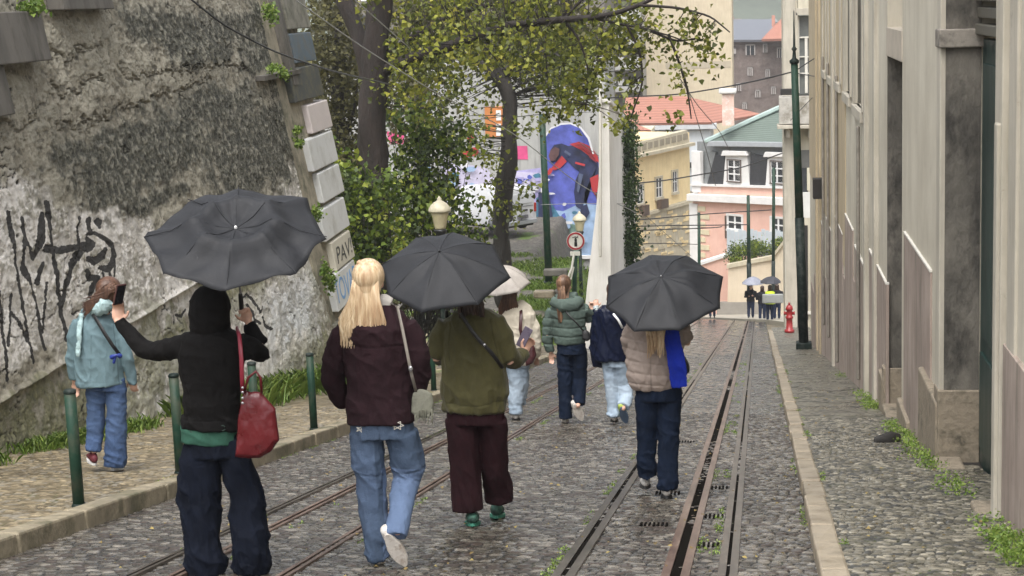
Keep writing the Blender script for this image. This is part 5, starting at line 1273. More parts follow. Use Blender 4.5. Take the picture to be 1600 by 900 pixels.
# leafy shrubs under the trees
def shrub(label, spec, n, per, size, m, Y, base, group=None, nm='shrub', elong=1.0, sp=.18):
    t = thing(nm, label, 'shrub' if nm == 'shrub' else nm, tuple(base), group)
    L_, C_, rr = clumps(spec, n, per, sp, elong); leaves('foliage', L_, size, m, t, rr)
    bm = B(); b0 = Vector(base)
    for i in np.random.permutation(len(C_))[:max(12, n//5)]: twig(bm, b0+Vector((random.uniform(-.5, .5), random.uniform(-.3, .3), 0)), C_[i], .014)
    bmesh.ops.recalc_face_normals(bm, faces=bm.faces); obj('stems', bm, m_bark2, t, True); return t
shrub('dense green leafy shrub to the right of the big trunk, behind the first lamp', [(660, 260, 60, 60, 44, 1.0, 2.2), (688, 335, 46, 48, 43, 1.0, 1.8), (640, 340, 50, 60, 43, .9, 1.8), (735, 380, 26, 34, 43, .7, .8), (700, 220, 50, 30, 44, 1, .8), (650, 180, 45, 30, 44, 1, .6)], 430, 10, .15, m_leafd, 43, P(680, 520, 43.5))
shrub('dense green leafy shrub beside the corner pier, under the big trunk', [(560, 340, 42, 70, 39.5, .8, 2), (590, 395, 45, 50, 39.5, .8, 1.6), (545, 430, 30, 45, 39, .6, 1), (600, 300, 30, 30, 40, .6, .5), (540, 280, 25, 40, 39.5, .5, .6)], 300, 10, .15, m_leafd, 39.5, P(580, 540, 39.5))
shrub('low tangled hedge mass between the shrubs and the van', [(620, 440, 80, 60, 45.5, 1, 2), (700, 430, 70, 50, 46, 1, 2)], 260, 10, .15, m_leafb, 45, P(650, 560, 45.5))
# ivy hanging over the white wall
iv = thing('ivy', 'dark ivy curtain hanging over the top of the pale concrete wall', 'ivy', tuple(P(990, 460, 56)))
spec = [(981, 215, 8, 45, 56, 1.6, 1.5), (982, 300, 8, 60, 56, 1.6, 1.6), (984, 385, 9, 50, 56, 1.5, 1.5), (989, 390, 8, 22, 56, 1.0, .5)]
L_, C_, rr = clumps(spec, 200, 22, .13, 1.6); leaves('foliage', L_, .11, m_ivy, iv, rr, 0)
bm = B()
for i in range(14): x = 977+random.random()*14; twig(bm, P(x, 180+random.random()*20, 57), P(x+random.uniform(-3, 3), 400, 57), .012)
bmesh.ops.recalc_face_normals(bm, faces=bm.faces); obj('stems', bm, m_bark2, iv, True)
# planter shrub at the bend
for lb, spec, n in (('grey green shrub spilling over the left end of the cream wall', [(1150, 402, 14, 22, 102, .6, 1)], 50), ('bright green shrub above the cream garden wall', [(1182, 392, 26, 14, 103, .7, 1)], 90), ('small green bush by the slim pole above the cream wall', [(1220, 382, 12, 10, 103, .4, 1)], 30)):
    c0 = spec[0]; shrub(lb, spec, n, 26, .11, m_leafd if n > 40 else m_leafd, 102, P(c0[0], c0[1]+14, c0[4]), None, 'shrub', 1, .14)
# small wall plants on the old pier and wall
for (px, py, rx, ry, n, lb) in ((417, 20, 22, 14, 16, 'green weed tuft growing on the upper wall near the pier'), (410, 108, 16, 7, 9, 'small weed tuft on the little ledge of the upper wall'), (478, 105, 14, 7, 9, 'small weed tuft at the foot of the blue grey block'), (22, 15, 24, 12, 16, 'bright weed tuft at the top left corner above the stepped slab'),
                                (505, 318, 14, 10, 14, 'weed clump below the third white block'), (478, 212, 10, 6, 8, 'tiny weed beside the topmost white block'), (492, 430, 10, 18, 14, 'weed clump hanging beside the lowest tagged block'), (555, 398, 10, 14, 12, 'green sprig peeping from behind the tagged block'), (448, 205, 9, 6, 6, 'tiny weed sprouting on the plaster near the white patch')):
    y, z = WH(px, py); y = min(y, WEND-.1); x = wx(y, z)+.10; t = tag(None, None) if False else None
    N = n*14; C = np.stack([x+.05+np.abs(np.random.randn(N))*.06, y+np.random.randn(N)*rx/2900*y*.9, z+np.random.randn(N)*ry/2900*y*.6], -1)
    o = leaves('wall_weed', C, .075, m_grass, None, np.random.rand(N)); tag(o, lb, 'plant')

# grass runs ---------------------------------------------------------------------------
rs = np.random.RandomState(3)
pts = []
for _ in range(1900):
    y = 12.8+rs.rand()**1.0*20; z = gz(y)+.10; x = wx(y, z)+.06+abs(rs.randn())*.16
    if fbm(np.array([y*1.1]), np.array([x*2]), s=91)[0] > .47: pts.append((x, y, z))
blades('wall_foot_grass', pts, .13, m_grass, 'bright grass strip growing along the foot of the old wall', spread=.06)
pts = []
for _ in range(900):
    y = 22+rs.rand()*11; z = gz(y)+.1; x = wx(y, z)+.1+abs(rs.randn())*.3
    pts.append((x, y, z))
blades('tall_weeds', pts, .30, m_grass, 'taller weeds along the wall foot behind the bollards', spread=.07)
pts = []
for _ in range(2600):
    y = 10.2+rs.rand()**1.2*24; x = xw(y)-.05-abs(rs.randn())*.10
    if (fbm(np.array([y*1.3]), np.array([.0]), s=44)[0] > .60 and rs.rand() < .25) or (15.8 < y < 21 and rs.rand() < .34) or (23.5 < y < 25.5 and rs.rand() < .5): pts.append((x, y, gz(y)+.085))
for _ in range(150): y = 10.3+rs.rand()*1.5; pts.append((xw(y)-.05-rs.rand()*.22, y, gz(y)+.085))
pts = np.repeat(np.array(pts), 7, 0); hgt_ = np.random.rand(len(pts))**1.4*.09*(.5+fbm(pts[:, 1]*2, pts[:, 0]*2, s=3)); off_ = np.random.randn(len(pts), 2)*.03
o = leaves('kerbside_weeds', np.stack([np.minimum(pts[:, 0]+off_[:, 0], xw(pts[:, 1])-.01), pts[:, 1]+off_[:, 1], pts[:, 2]+hgt_], -1), .026, m_grass, None, .2+.8*np.random.rand(len(pts)), .8); tag(o, 'green weeds growing where the right facade meets the pavement', 'weeds', None, 'stuff')
pts = []
for xr_, pr in ((-1.135-.10, .6), (-2.74+.09, .7), (-.19-.09, .45), (-.49+.11, .35), (-3.62-.07, .5), (-3.35+.07, .4), (KL+.02, .6), (KR-.02, .35), (KR+.17, .25), (KL-.2, .5)):
    for _ in range(1500):
        y = 9+rs.rand()**1.3*32
        if fbm(np.array([y*1.4]), np.array([xr_*7]), s=55)[0] > .66-.16*pr and rs.rand() < .6: pts.append((xr_+rs.randn()*.018, y, gz(y)+(.10 if xr_ > KR+.1 or xr_ < KL-.1 else 0)))
blades('rail_moss', pts, .013, m_grass, 'short moss and grass tufts following the rail edges and kerbs', spread=.010, per=4)
pts = []
for _ in range(9000):
    x = -5.3-rs.rand()*5; y = 50+rs.rand()*18
    if fbm(np.array([x*1.1]), np.array([y*.9]), s=5)[0]+.28*math.exp(-((x+5.9)/.8)**2-((y-61)/6)**2) > .52: pts.append((x, y, float(terr(np.array(x), np.array(y)))))
blades('terrace_grass', pts, .16, m_grass, 'rough grass on the terrace around the sign and pole', spread=.12, per=4)
# wet leaf litter and stones
N = 500; y = 9+rs.rand(N)**1.4*22; x = -4.6+rs.rand(N)*6.1
m_lit = leafmat('leaf_litter', [(0, (.10, .07, .03)), (.6, (.25, .17, .06)), (1, (.38, .29, .10))], .5, .0)
o = leaves('leaf_litter', np.stack([x, y, gzn(y)+.015+.08*((x > KR)|(x < KL))], -1), .035, m_lit, None, None, 6.0); tag(o, 'fallen leaves scattered on the wet cobbles', 'leaves', None, 'stuff')
for (px, py, Y, w_, lb, c_) in ((868, 425, 58, .75, 'dark stone slab lying on the terrace beside the pole', m_slab), (850, 459, 54.5, .6, 'pale stone block at the terrace edge', m_kerb2), (874, 458, 54.8, .3, 'small dark stone block beside the pale one', m_slab)):
    c = P(px, py, Y); bm = B(); box(bm, c.x-w_/2, c.x+w_/2, Y-.15, Y+.2, c.z-.12, c.z+.10); o = obj('stone_block', bm, c_); bevel(o, .04, 2); tag(o, lb, 'stone')
c = G(1384, 691, .085); bm = B(); tube(bm, [(c.x-.10, c.y, c.z+.01), (c.x+.05, c.y+.02, c.z+.02), (c.x+.14, c.y+.10, c.z+.02)], [(.05, .02), (.09, .03), (.05, .02)], 8); o = obj('litter', bm, m_dark, None, True); tag(o, 'dark rubbish lying by the weeds at the second doorway', 'litter')
# ================================================================== PEOPLE
m_skin = mat('skin', (.55, .33, .24), .5, .12, 12, .05)
def cloth(name, col, rough=.8, var=.25, fold=.5, quilt=False, sheen=0, worn=None):
    if name in _mc: return _mc[name]
    k = NB(name); v = k.obj()
    c = k.ramp(k.noise(9, 8, .7, v), [(.3, tuple(x*(1-var) for x in col)), (.7, tuple(min(1, x*(1+var)) for x in col))])
    if worn: c = k.mix(k.math('MULTIPLY', k.attr('worn'), 1.0), c, worn)
    c = k.mix(k.math('MULTIPLY', k.attr('seam'), .55), c, tuple(x*.35 for x in col))
    hf = k.noise(22, 6, .65, k.obj((1, 1, .6))); wv = k.noise(180, 3, .5, v)
    k.bump(k.math('ADD', hf, k.math('MULTIPLY', wv, .35)), fold, .012)
    _mc[name] = k.fin(c, rough, 0, .12)
    if sheen: k.b.inputs['Sheen Weight'].default_value = sheen
    return _mc[name]
def skin_body(name, joints, parent, vox):
    pass
def hand(bm, wr, tip, side, curl=.5, s=1.0, grip=None):
    """palm + four unequal fingers + thumb. wr wrist, tip direction of the knuckles, side: thumb direction"""
    d = (tip-wr).normalized(); sd = (side-d*side.dot(d)).normalized(); nrm = d.cross(sd).normalized()
    if grip is not None and nrm.dot(grip) < 0: nrm = -nrm
    k0 = wr+d*.085*s
    rot = Matrix((sd, d, nrm)).transposed()
    ell(bm, wr+d*.05*s, (.040*s, .052*s, .017*s), rot)
    for i, (o_, l) in enumerate(((.028, .068), (.010, .076), (-.009, .070), (-.027, .055))):
        b0 = wr+d*.082*s+sd*o_*s; a1 = curl; a2 = curl*2.1; a3 = curl*2.9
        p1 = b0+(d*math.cos(a1)+nrm*math.sin(a1))*l*.45*s; p2 = p1+(d*math.cos(a2)+nrm*math.sin(a2))*l*.32*s; p3 = p2+(d*math.cos(a3)+nrm*math.sin(a3))*l*.23*s
        tube(bm, [b0-d*.015*s, b0, p1, p2, p3], [.0085*s, .009*s, .0085*s, .008*s, .007*s], 8, ref=sd)
    t0 = wr+d*.025*s+sd*.03*s; t1 = t0+(sd*.7+d*.6+nrm*.35*curl)*.035*s; t2 = t1+(d*.85+sd*.25+nrm*.6*curl)*.03*s
    tube(bm, [t0-sd*.01*s, t0, t1, t2], [.012*s, .012*s, .0105*s, .009*s], 8, ref=nrm)
class Person:
    def __init__(s, label, Y, foot_px, vox=.008, name='person', group=None, zg=None, cat='person'):
        s.Y = Y; s.k = Y/FOC; f = P(foot_px[0], foot_px[1], Y); s.z0 = f.z if zg is None else zg
        s.root = thing(name, label, cat, (f.x, Y, s.z0), group); s.vox = vox; s.bb = B()
    def p(s, x, y, dy=0): return P(x, y, s.Y+dy)*1.0
    def pts(s, L): return [s.p(q[0], q[1], q[3] if len(q) > 3 else 0) for q in L]
    def head(s, x, y, sc=1.0, face=1, tilt=0, yaw=0, ears=True):
        """face=+1 looks away from the camera (down the street)"""
        c = s.p(x, y); s.hc = c; q = Matrix.Rotation(yaw, 3, 'Z') @ Matrix.Rotation(tilt, 3, 'X'); bm = s.bb; f = face
        V = lambda a, b, c_: c + q @ Vector((a*sc, b*sc*f, c_*sc))
        ell(bm, V(0, -.005, .02), (.076*sc, .096*sc, .100*sc), q, 3); ell(bm, V(0, .030, -.055), (.056*sc, .062*sc, .062*sc), q, 3)
        ell(bm, V(0, .075, -.095), (.024*sc, .022*sc, .020*sc), q); ell(bm, V(0, .104, -.022), (.013*sc, .016*sc, .020*sc), q); ell(bm, V(0, .098, 0), (.009*sc, .014*sc, .026*sc), q)
        ell(bm, V(0, .088, -.062), (.026*sc, .012*sc, .009*sc), q); ell(bm, V(0, .088, .028), (.055*sc, .016*sc, .012*sc), q)
        for sx in (-1, 1):
            (ell(bm, V(sx*.078, -.005, -.01), (.010*sc, .020*sc, .032*sc), q) if ears else None); ell(bm, V(sx*.045, .060, -.035), (.024*sc, .022*sc, .022*sc), q)
        s.eyes = [V(sx*.031, .088, .006) for sx in (-1, 1)]; s.headq = q; s.hs = sc; s.face = f
    def finish_body(s, m=None):
        me = bake(s.bb, s.vox, 2); b = link('body', me, m or m_skin, s.root, True); bm = B()
        for e in s.eyes: ell(bm, e, (.0125*s.hs,)*3)
        obj('eyes', bm, mat('eye_white', (.7, .68, .66), .3, .05, 5, 0), b, True); return b
    def neck(s, x, y, dy=0):
        a = s.p(x, y, dy); tube(s.bb, [a-Vector((0, 0, .04)), s.hc-Vector((0, 0, .05))], [.056, .05], 12)
        s.nk = a
    def torso_body(s, L, dr=.62):
        rr = [(q[2]*s.k*.70, min(.105, q[2]*s.k*.70*dr)) for q in L]; rr[-1] = (rr[-1][0]*.7, rr[-1][1]*.55); tube(s.bb, s.pts(L), rr, 16, dome=False)
    def arm_body(s, L, hand_tip=None, side=None, curl=.5, hs=1.0, grip=None):
        """L: shoulder, elbow, wrist as (px,py,dy)"""
        sh, el, wr = [s.p(*q) for q in L]
        tube(s.bb, [sh.lerp(el, .14), sh.lerp(el, .5), el, el.lerp(wr, .4), wr], [.032, .035, .031, .029, .023], 12)
        d = hand_tip or (wr-el); d = d.normalized()
        hand(s.bb, wr-d*.01, wr+d*.1, side or Vector((0, 1, 0)), curl, hs, grip); return wr, d
    def leg_body(s, L, toe=(0, 1, 0), shoe=None, heel_up=0):
        """L: hip, knee, ankle as (px,py,dy)"""
        h, kn, an = [s.p(*q) for q in L]; t = Vector(toe).normalized()
        tube(s.bb, [h, h.lerp(kn, .5), kn, kn.lerp(an, .35), an], [.050, .050, .038, .038, .025], 14, dome=False)
    def garment(s, name, parts, m, folds=.006, vox=None, smooth=3, seed=1, stretch=(1, 1, 1), seams=None, worn=None, quilt=None, depth=.62, fdir=None):
        """parts: dict(torso=[(px,py,hw,dy)], tubes=[[(px,py,hw,dy)...]]) -> one fused cloth skin"""
        bm = B()
        for L, dr in parts:
            rr = [(q[2]*s.k, q[2]*s.k*dr) for q in L]; tube(bm, s.pts(L), rr, 18, dome=False)
        me = bake(bm, vox or s.vox*1.05, smooth); co = getco(me); no = getno(me)
        x, y, z = [co[:, i] for i in range(3)]; x_ = x-s.root.location.x; z_ = z-s.z0; y_ = y-s.Y
        w1 = fbm(x_*7*stretch[0]+z_*1.5, y_*7, z_*7*stretch[2]-x_*2, o=3, s=seed)-.5
        w2 = 1-np.abs(2*vnoise(x_*11*stretch[0]+z_*4, y_*9, z_*14*stretch[2]+x_*4, seed+7)-1)
        w3 = 1-np.abs(2*vnoise(x_*24*stretch[0]+w1*3, y_*20, z_*20*stretch[2], seed+9)-1)
        d = folds*(1.35*w1 + .55*(w2**3-.2) + .28*(w3**3-.25))*2
        if fdir is not None: d *= fdir(x_, z_)
        if quilt is not None:
            for (ph, ang_, pitch, dep) in quilt:
                u = z_*math.cos(ang_)+x_*math.sin(ang_)+.015*w1; g = np.abs(((u/pitch+ph) % 1)-.5)*2; d += -dep*np.clip((g-.80)/.20, 0, 1)**.7+dep*.4*(1-g*g)
        sm = np.zeros(len(co))
        if seams:
            px, pz = x, z
            for (L, wd) in seams:
                q = [s.p(*a[:2]) for a in L]
                for a, b in zip(q, q[1:]):
                    dx, dz = b.x-a.x, b.z-a.z; Lq = dx*dx+dz*dz+1e-9; t = np.clip(((px-a.x)*dx+(pz-a.z)*dz)/Lq, 0, 1)
                    dd = np.hypot(px-a.x-t*dx, pz-a.z-t*dz); sm = np.maximum(sm, np.clip(1-dd/wd, 0, 1)*(no[:, 1] < -.1))
            d = d-sm*.006
        setco(me, co+no*d[:, None]); fattr(me, 'seam', sm)
        if worn is not None: fattr(me, 'worn', np.clip(worn(x_, z_, no, w1), 0, 1))
        return link(name, me, m, s.root, True)
    def shoe(s, a, b, w, m, m_sole, lift=.0, sole_n=None):
        """a heel px, b toe px (px,py,dy): wedge shaped upper plus sole"""
        A, Bp = s.p(*a), s.p(*b); t = Bp-A; up = Vector((0, 0, 1)) if sole_n is None else Vector(sole_n)
        tn = t.normalized(); sd = tn.cross(up).normalized(); up = sd.cross(tn).normalized(); L = t.length
        W = w*s.k*.86; bm = B()
        cs = [(.02, .85, .075), (.18, 1, .085), (.42, .95, .075), (.68, 1.05, .05), (.88, .9, .035), (1, .5, .022)]
        tube(bm, [A+tn*L*q[0]+up*(.02+q[2]*.5) for q in cs], [(W*q[1]*.9, q[2]*.55) for q in cs], 12, ref=up)
        me = bake(bm, .006, 2); u = link('shoe', me, m, s.root, True)
        bm = B(); n = 18; ring = []
        for k in range(n):
            an = 2*math.pi*k/n; lx = .5-.53*math.cos(an); wdt = W*(1.02 if .3 < lx < .85 else .88)
            ring.append(A+tn*L*lx+sd*math.sin(an)*wdt)
        lo = [bm.verts.new(r-up*.004) for r in ring]; hi = [bm.verts.new(r+up*.026) for r in ring]
        bm.faces.new(lo[::-1]); bm.faces.new(hi)
        for k in range(n): bm.faces.new((lo[k], lo[(k+1) % n], hi[(k+1) % n], hi[k]))
        bmesh.ops.recalc_face_normals(bm, faces=bm.faces); so_ = obj('sole', bm, m_sole, u, False); bevel(so_, .005); return u
    def hair(s, name, m, cap=1.0, strands=60, length=.4, wid=.09, back=-.10, seed=1, drape=None, r=.010, spread=1.0, taper=.35, top=None, fall=None):
        rs = random.Random(seed); bm = B(); c = s.hc; q = s.headq; f = s.face; k_ = s.hs
        ell(bm, c+q @ Vector((0, -.022*f, .038))*k_, (.093*k_*cap, .106*k_*cap, .102*k_*cap), q, 3)
        ell(bm, c+q @ Vector((0, -.050*f, -.02))*k_, (.078*k_*cap, .066*k_*cap, .09*k_*cap), q, 3)
        me = bake(bm, .008, 2); h = link(name, me, m, s.root, True)
        bm = B()
        for i in range(strands):
            u = rs.uniform(-1, 1); st = c+q @ Vector((u*.070*k_, -.075*f*math.sqrt(max(.05, 1-u*u*.75))*k_, .06+rs.uniform(-.05, .03)))
            L = length*rs.uniform(.80, 1.04); x1 = u*wid*spread+rs.uniform(-.012, .012)
            mid = c+Vector((u*.088*k_, back*.95*f, -.08)); lo = c+Vector((x1, back*f+rs.uniform(-.015, .015), -L*.65)); en = c+Vector((x1*.92+rs.uniform(-.02, .02), back*f*.9+rs.uniform(-.01, .02), -L))
            if fall: mid += Vector(fall)*.3; lo += Vector(fall)*.8; en += Vector(fall)
            tube(bm, [st, st.lerp(mid, .5)+Vector((0, -.012*f, .012)), mid, lo, en], [r*.8, r*1.1, r*1.2, r*1.1, r*taper], 5, dome=True)
        bmesh.ops.recalc_face_normals(bm, faces=bm.faces); obj('strands', bm, m, h, True); return h
def hairmat(name, root, mid, tip):
    k = NB(name); v = k.obj((60, 60, 2.2)); v2 = k.obj((9, 9, 1.5))
    c = k.ramp(k.noise(1, 5, .6, v), [(.3, root), (.5, mid), (.7, tip)]); c = k.mix(k.ramp(k.noise(1, 3, .6, v2), [(.4, (0, 0, 0)), (.62, (.75, .75, .75))]), c, root)
    k.bump(k.noise(1, 4, .6, v), .6, .006); return k.fin(c, .42, 0, .4)
hm_bl = hairmat('blonde_hair', (.33, .21, .12), (.60, .45, .28), (.82, .70, .50)); hm_br = hairmat('brown_hair', (.045, .022, .014), (.11, .055, .035), (.19, .10, .06))
hm_lb = hairmat('light_brown_hair', (.06, .032, .02), (.17, .095, .055), (.36, .21, .12)); hm_dk = hairmat('dark_hair', (.025, .015, .012), (.055, .032, .024), (.10, .06, .045))
def strap(name, pts, wd, m, parent=None, label=None, cat=None, th=.006, ref=Vector((0, 1, 0))):
    bm = B(); tube(bm, pts, [(wd, th)]*len(pts), 8, ref=ref, dome=False); bmesh.ops.recalc_face_normals(bm, faces=bm.faces); o = obj(name, bm, m, parent, True)
    if label: tag(o, label, cat)
    return o
# ---------------------------------------------------------------- umbrellas
def umbmat(name, col, rough=.65):
    k = NB(name); v = k.obj()
    c = k.ramp(k.noise(5, 6, .65, v), [(.3, tuple(x*.8 for x in col)), (.7, tuple(x*1.25 for x in col))])
    dr = k.n('TexVoronoi'); dr.inputs['Scale'].default_value = 55; k.t.links.new(v, dr.inputs[0]); f = k.ramp(dr.outputs[0], [(.10, (1, 1, 1)), (.2, (0, 0, 0))])
    k.bump(k.math('ADD', k.noise(260, 2, .5, v), k.math('MULTIPLY', f, .8)), .25, .004)
    r = k.mix(f, (rough,)*3+(1,), (.2, .2, .2, 1)); o = k.fin(c, r, 0, .32); return o
m_umb = umbmat('black_umbrella_cloth', (.016, .017, .020)); m_steel = mat('umbrella_steel', (.35, .35, .36), .3, .1, 5, 0, metal=.8)
def umbrella(label, tips, hub, Y, bottom, shaft_len, prof, m, wr=.006, seed=1, flare=None, group=None, hub_m=None, grp=None, raise_=None):
    """tips: eight rim corners in the photo; the canopy is a real tilted dome at depth Y through its hub"""
    cx = sum(t[0] for t in tips)/8; cy = sum(t[1] for t in tips)/8
    c0 = P(cx, cy, Y); vd = ray(cx, cy).normalized(); tc = -vd
    right = Vector((1, 0, 0)); right = (right-vd*right.dot(vd)).normalized(); upi = right.cross(vd).normalized()
    if upi.z < 0: upi = -upi
    rw = (max(t[0] for t in tips)-min(t[0] for t in tips))/2; rh = (max(t[1] for t in tips)-min(t[1] for t in tips))/2
    lean = (hub[0]-bottom[0])/max(1, (bottom[1]-hub[1])); ui = (upi+right*lean*.8).normalized()
    rat = min(.92, rh/rw); n = (tc*rat+ui*math.sqrt(1-rat*rat)).normalized()
    # rim corners: intersect their rays with the rim plane
    C = []
    for t in tips: r_ = ray(*t); C.append(r_*(c0.dot(n)/r_.dot(n)))
    cen = sum(C, Vector())/8; Rm = sum((c-cen).length for c in C)/8
    hr = ray(*hub); # hub on axis: closest point of ray to the axis line
    ax = n; w0 = cen; a_ = hr.dot(hr); b_ = hr.dot(ax); d_ = -hr.dot(w0)*-1; 
    # solve cen + ax*h ~ hr*t
    A = np.array([[hr.dot(hr), -hr.dot(ax)], [hr.dot(ax), -1.0]]); bb = np.array([hr.dot(cen), ax.dot(cen)])
    tt, hh = np.linalg.solve(A, bb); hh = max(.05, min(.28, hh)); top = hr*tt; off = (top-(cen+ax*hh)); 
    root = thing('umbrella', label, 'umbrella', tuple(top), grp)
    NR, NT = 16, 12; rs = np.random.RandomState(seed); X = []
    wrk = rs.rand(8)*.5+.5
    for j in range(8):
        for q in range(NT):
            t = q/NT; A_, B_ = C[j]-cen, C[(j+1) % 8]-cen
            for i in range(NR+1):
                r_ = i/NR; e = (A_*(1-t)+B_*t); scal = 1-.022*math.sin(math.pi*t)*r_
                e = e*scal; zz = prof(r_, j+t)*hh
                sag = -.022*math.sin(math.pi*t)*math.sin(math.pi*min(1, r_*1.02))*Rm*(1 if r_ > .2 else r_/.2)
                wn_ = (float(vnoise(np.array(r_*4+j*3), np.array(t*3+seed)))-.5)*wr*(1.6*r_)+(wr*.35*math.sin(r_*8+j*2.1+t*9)*math.sin(math.pi*t)*r_)
                pt = cen+e*r_+off*(1-r_)+ax*(zz+sag+wn_); X.append(pt)
    bm = B(); V = [[bm.verts.new(X[(a*(NR+1))+i]) for i in range(1, NR+1)] for a in range(8*NT)]; cv = bm.verts.new(cen+off+ax*prof(0, 0)*hh)
    M_ = 8*NT
    for a in range(M_):
        b = (a+1) % M_; bm.faces.new((cv, V[a][0], V[b][0]))
        for i in range(NR-1): bm.faces.new((V[a][i], V[a][i+1], V[b][i+1], V[b][i]))
    bmesh.ops.recalc_face_normals(bm, faces=bm.faces); can = obj('canopy', bm, m, root, True)
    so2 = can.modifiers.new('s', 'SOLIDIFY'); so2.thickness = .0025; so2.offset = -1
    # seam cords over each rib, ribs and stretchers beneath
    for j in range(8):
        P0 = [cen+(C[j]-cen)*r_+off*(1-r_)+ax*(prof(r_, j)*hh+.001) for r_ in [.0, .12, .25, .4, .55, .7, .85, 1.0]]
        bm = B(); tube(bm, [p+ax*.0015 for p in P0], [.0026]*8, 5); obj('rib_seam', bm, m, can, True)
        bm = B(); tube(bm, [p-ax*.016 for p in P0[:-1]], [.003]*7, 5); obj('rib', bm, m_blkm, root, True)
        bm = B(); tube(bm, [top-ax*(.22+hh*0), P0[4]-ax*.008], [.0028]*2, 5); obj('stretcher', bm, m_steel, root, True)
    bm = B(); hp = cen+off+ax*prof(0, 0)*hh; tube(bm, [hp-ax*.01, hp+ax*.012], [.012, .008], 10); obj('top_cap', bm, hub_m or m_blkm, root, True)
    end = hp-ax*shaft_len; bm = B(); tube(bm, [hp, end], [.0055, .007], 8); obj('shaft', bm, m_steel, root, True)
    bm = B(); tube(bm, [end+ax*.09, end+ax*.04, end-ax*.02], [.013, .015, .014], 10); obj('handle', bm, m_blkm, root, True)
    return root, hp, ax, end
dome = lambda r, j: 1-r**1.9
m_black = cloth('black_jacket', (.0055, .005, .005), .8, .3, .5); m_navyj = cloth('dark_denim', (.0045, .0065, .013), .85, .35, .7)
m_greent = cloth('green_tshirt', (.030, .085, .06), .85, .2, .4); m_plum = cloth('plum_wool', (.020, .0095, .012), .95, .25, .6)
m_jean = cloth('blue_jeans', (.055, .080, .125), .85, .25, .9, worn=(.105, .15, .245)); m_jeanl = cloth('light_jeans', (.30, .38, .47), .85, .15, .7, worn=(.42, .50, .58)); m_jeanm = cloth('mid_jeans', (.040, .068, .14), .85, .25, .8, worn=(.09, .14, .25))
m_olive = cloth('olive_bomber', (.060, .055, .022), .55, .2, .35, sheen=.1); m_maroon = cloth('maroon_trousers', (.020, .007, .009), .85, .3, .5)
m_quilt = cloth('taupe_quilt', (.33, .27, .235), .7, .12, .4); m_navy = cloth('navy_trousers', (.008, .014, .030), .85, .3, .7)
m_grnj = cloth('grey_green_puffer', (.085, .115, .10), .65, .15, .35); m_gloss = cloth('glossy_navy_coat', (.006, .009, .024), .22, .2, .3); m_fleece = cloth('cream_fleece', (.66, .60, .49), .95, .08, .8)
m_rain = cloth('blue_grey_raincoat', (.135, .205, .23), .6, .10, .35); m_scarf = cloth('pale_aqua_scarf', (.34, .46, .47), .9, .12, .6); m_blues = cloth('royal_blue_scarf', (.012, .030, .33), .85, .15, .5)
m_hiv = cloth('hi_vis_yellow', (.62, .80, .06), .7, .1, .3); m_dkc = cloth('dark_coat', (.02, .02, .024), .8, .2, .4); m_dkj = cloth('dark_blue_jeans', (.022, .03, .06), .85, .2, .5)
m_redl = mat('red_leather', (.085, .003, .006), .3, .2, 7, .25); m_shw = mat('white_shoe', (.62, .60, .57), .6, .1, 8, .2, dirt=(.42, .38, .33), dscale=12); m_sole = mat('pale_sole', (.55, .51, .46), .7, .15, 14, .6, dirt=(.33, .27, .22), dscale=20)
m_shr = mat('dark_red_shoe', (.12, .02, .03), .6, .2, 8, .2); m_shg = mat('green_shoe', (.03, .10, .07), .6, .4, 14, .4, dirt=(.02, .03, .03), dscale=16); m_gsole = mat('green_sole', (.05, .22, .15), .5, .2, 12, .2)
m_blks = mat('black_sole', (.03, .03, .03), .7, .2, 8, .2); m_strapb = mat('black_strap', (.012, .012, .013), .5, .2, 10, .1); m_bagm = mat('oxblood_leather', (.05, .014, .016), .3, .2, 8, .2); m_graybag = mat('grey_green_bag', (.13, .13, .10), .8, .25, 16, .6)
m_phone = mat('phone_black', (.012, .012, .014), .15, .1, 5, 0); m_case = mat('phone_case', (.07, .028, .025), .3, .2, 6, .1)
def jean_worn(zk, w=.16):
    return lambda x, z, no, w1: np.exp(-((z-zk)/w)**2)*.5+.35*(w1+.3)*(np.abs(z-zk) < .5)
def knee(zs):                                                 # extra stacking folds near the given heights
    return lambda x, z: .75+sum(a*np.exp(-((z-c)/w)**2) for c, w, a in zs)
H2 = lambda a, hw, dy=0: (a[0], a[1], hw, dy)

# ---- 1 hooded person in black ------------------------------------------------
p = Person('person in black hooded jacket and wide dark jeans holding an umbrella and a phone', 10.33, (345, 893), .0075); zr = p.z0
p.head(328, 482, .98, ears=False); p.neck(329, 520)
T = [(330, 512, 30, 0), (330, 526, 54, 0), (330, 548, 57, 0), (331, 585, 53, 0), (331, 620, 47, 0), (331, 645, 44, 0), (331, 690, 44, 0)]
p.torso_body(T)
wl_, dl = p.arm_body([(283, 538, 0), (226, 546, .12), (184, 502, .16)], Vector((.05, .15, 1)), Vector((1, .2, 0)), .55, 1.0, Vector((1, -.4, 0)))
wr_, dr_ = p.arm_body([(380, 535, 0), (408, 548, .10), (388, 502, .14)], Vector((-.25, .05, 1)), Vector((-1, 0, .4)), 1.0, .92, Vector((-1, -.2, 0)))
p.leg_body([(312, 700, 0), (315, 785, .03), (322, 868, 0)]); p.leg_body([(360, 700, 0), (385, 785, .03), (392, 868, 0)])
p.finish_body()
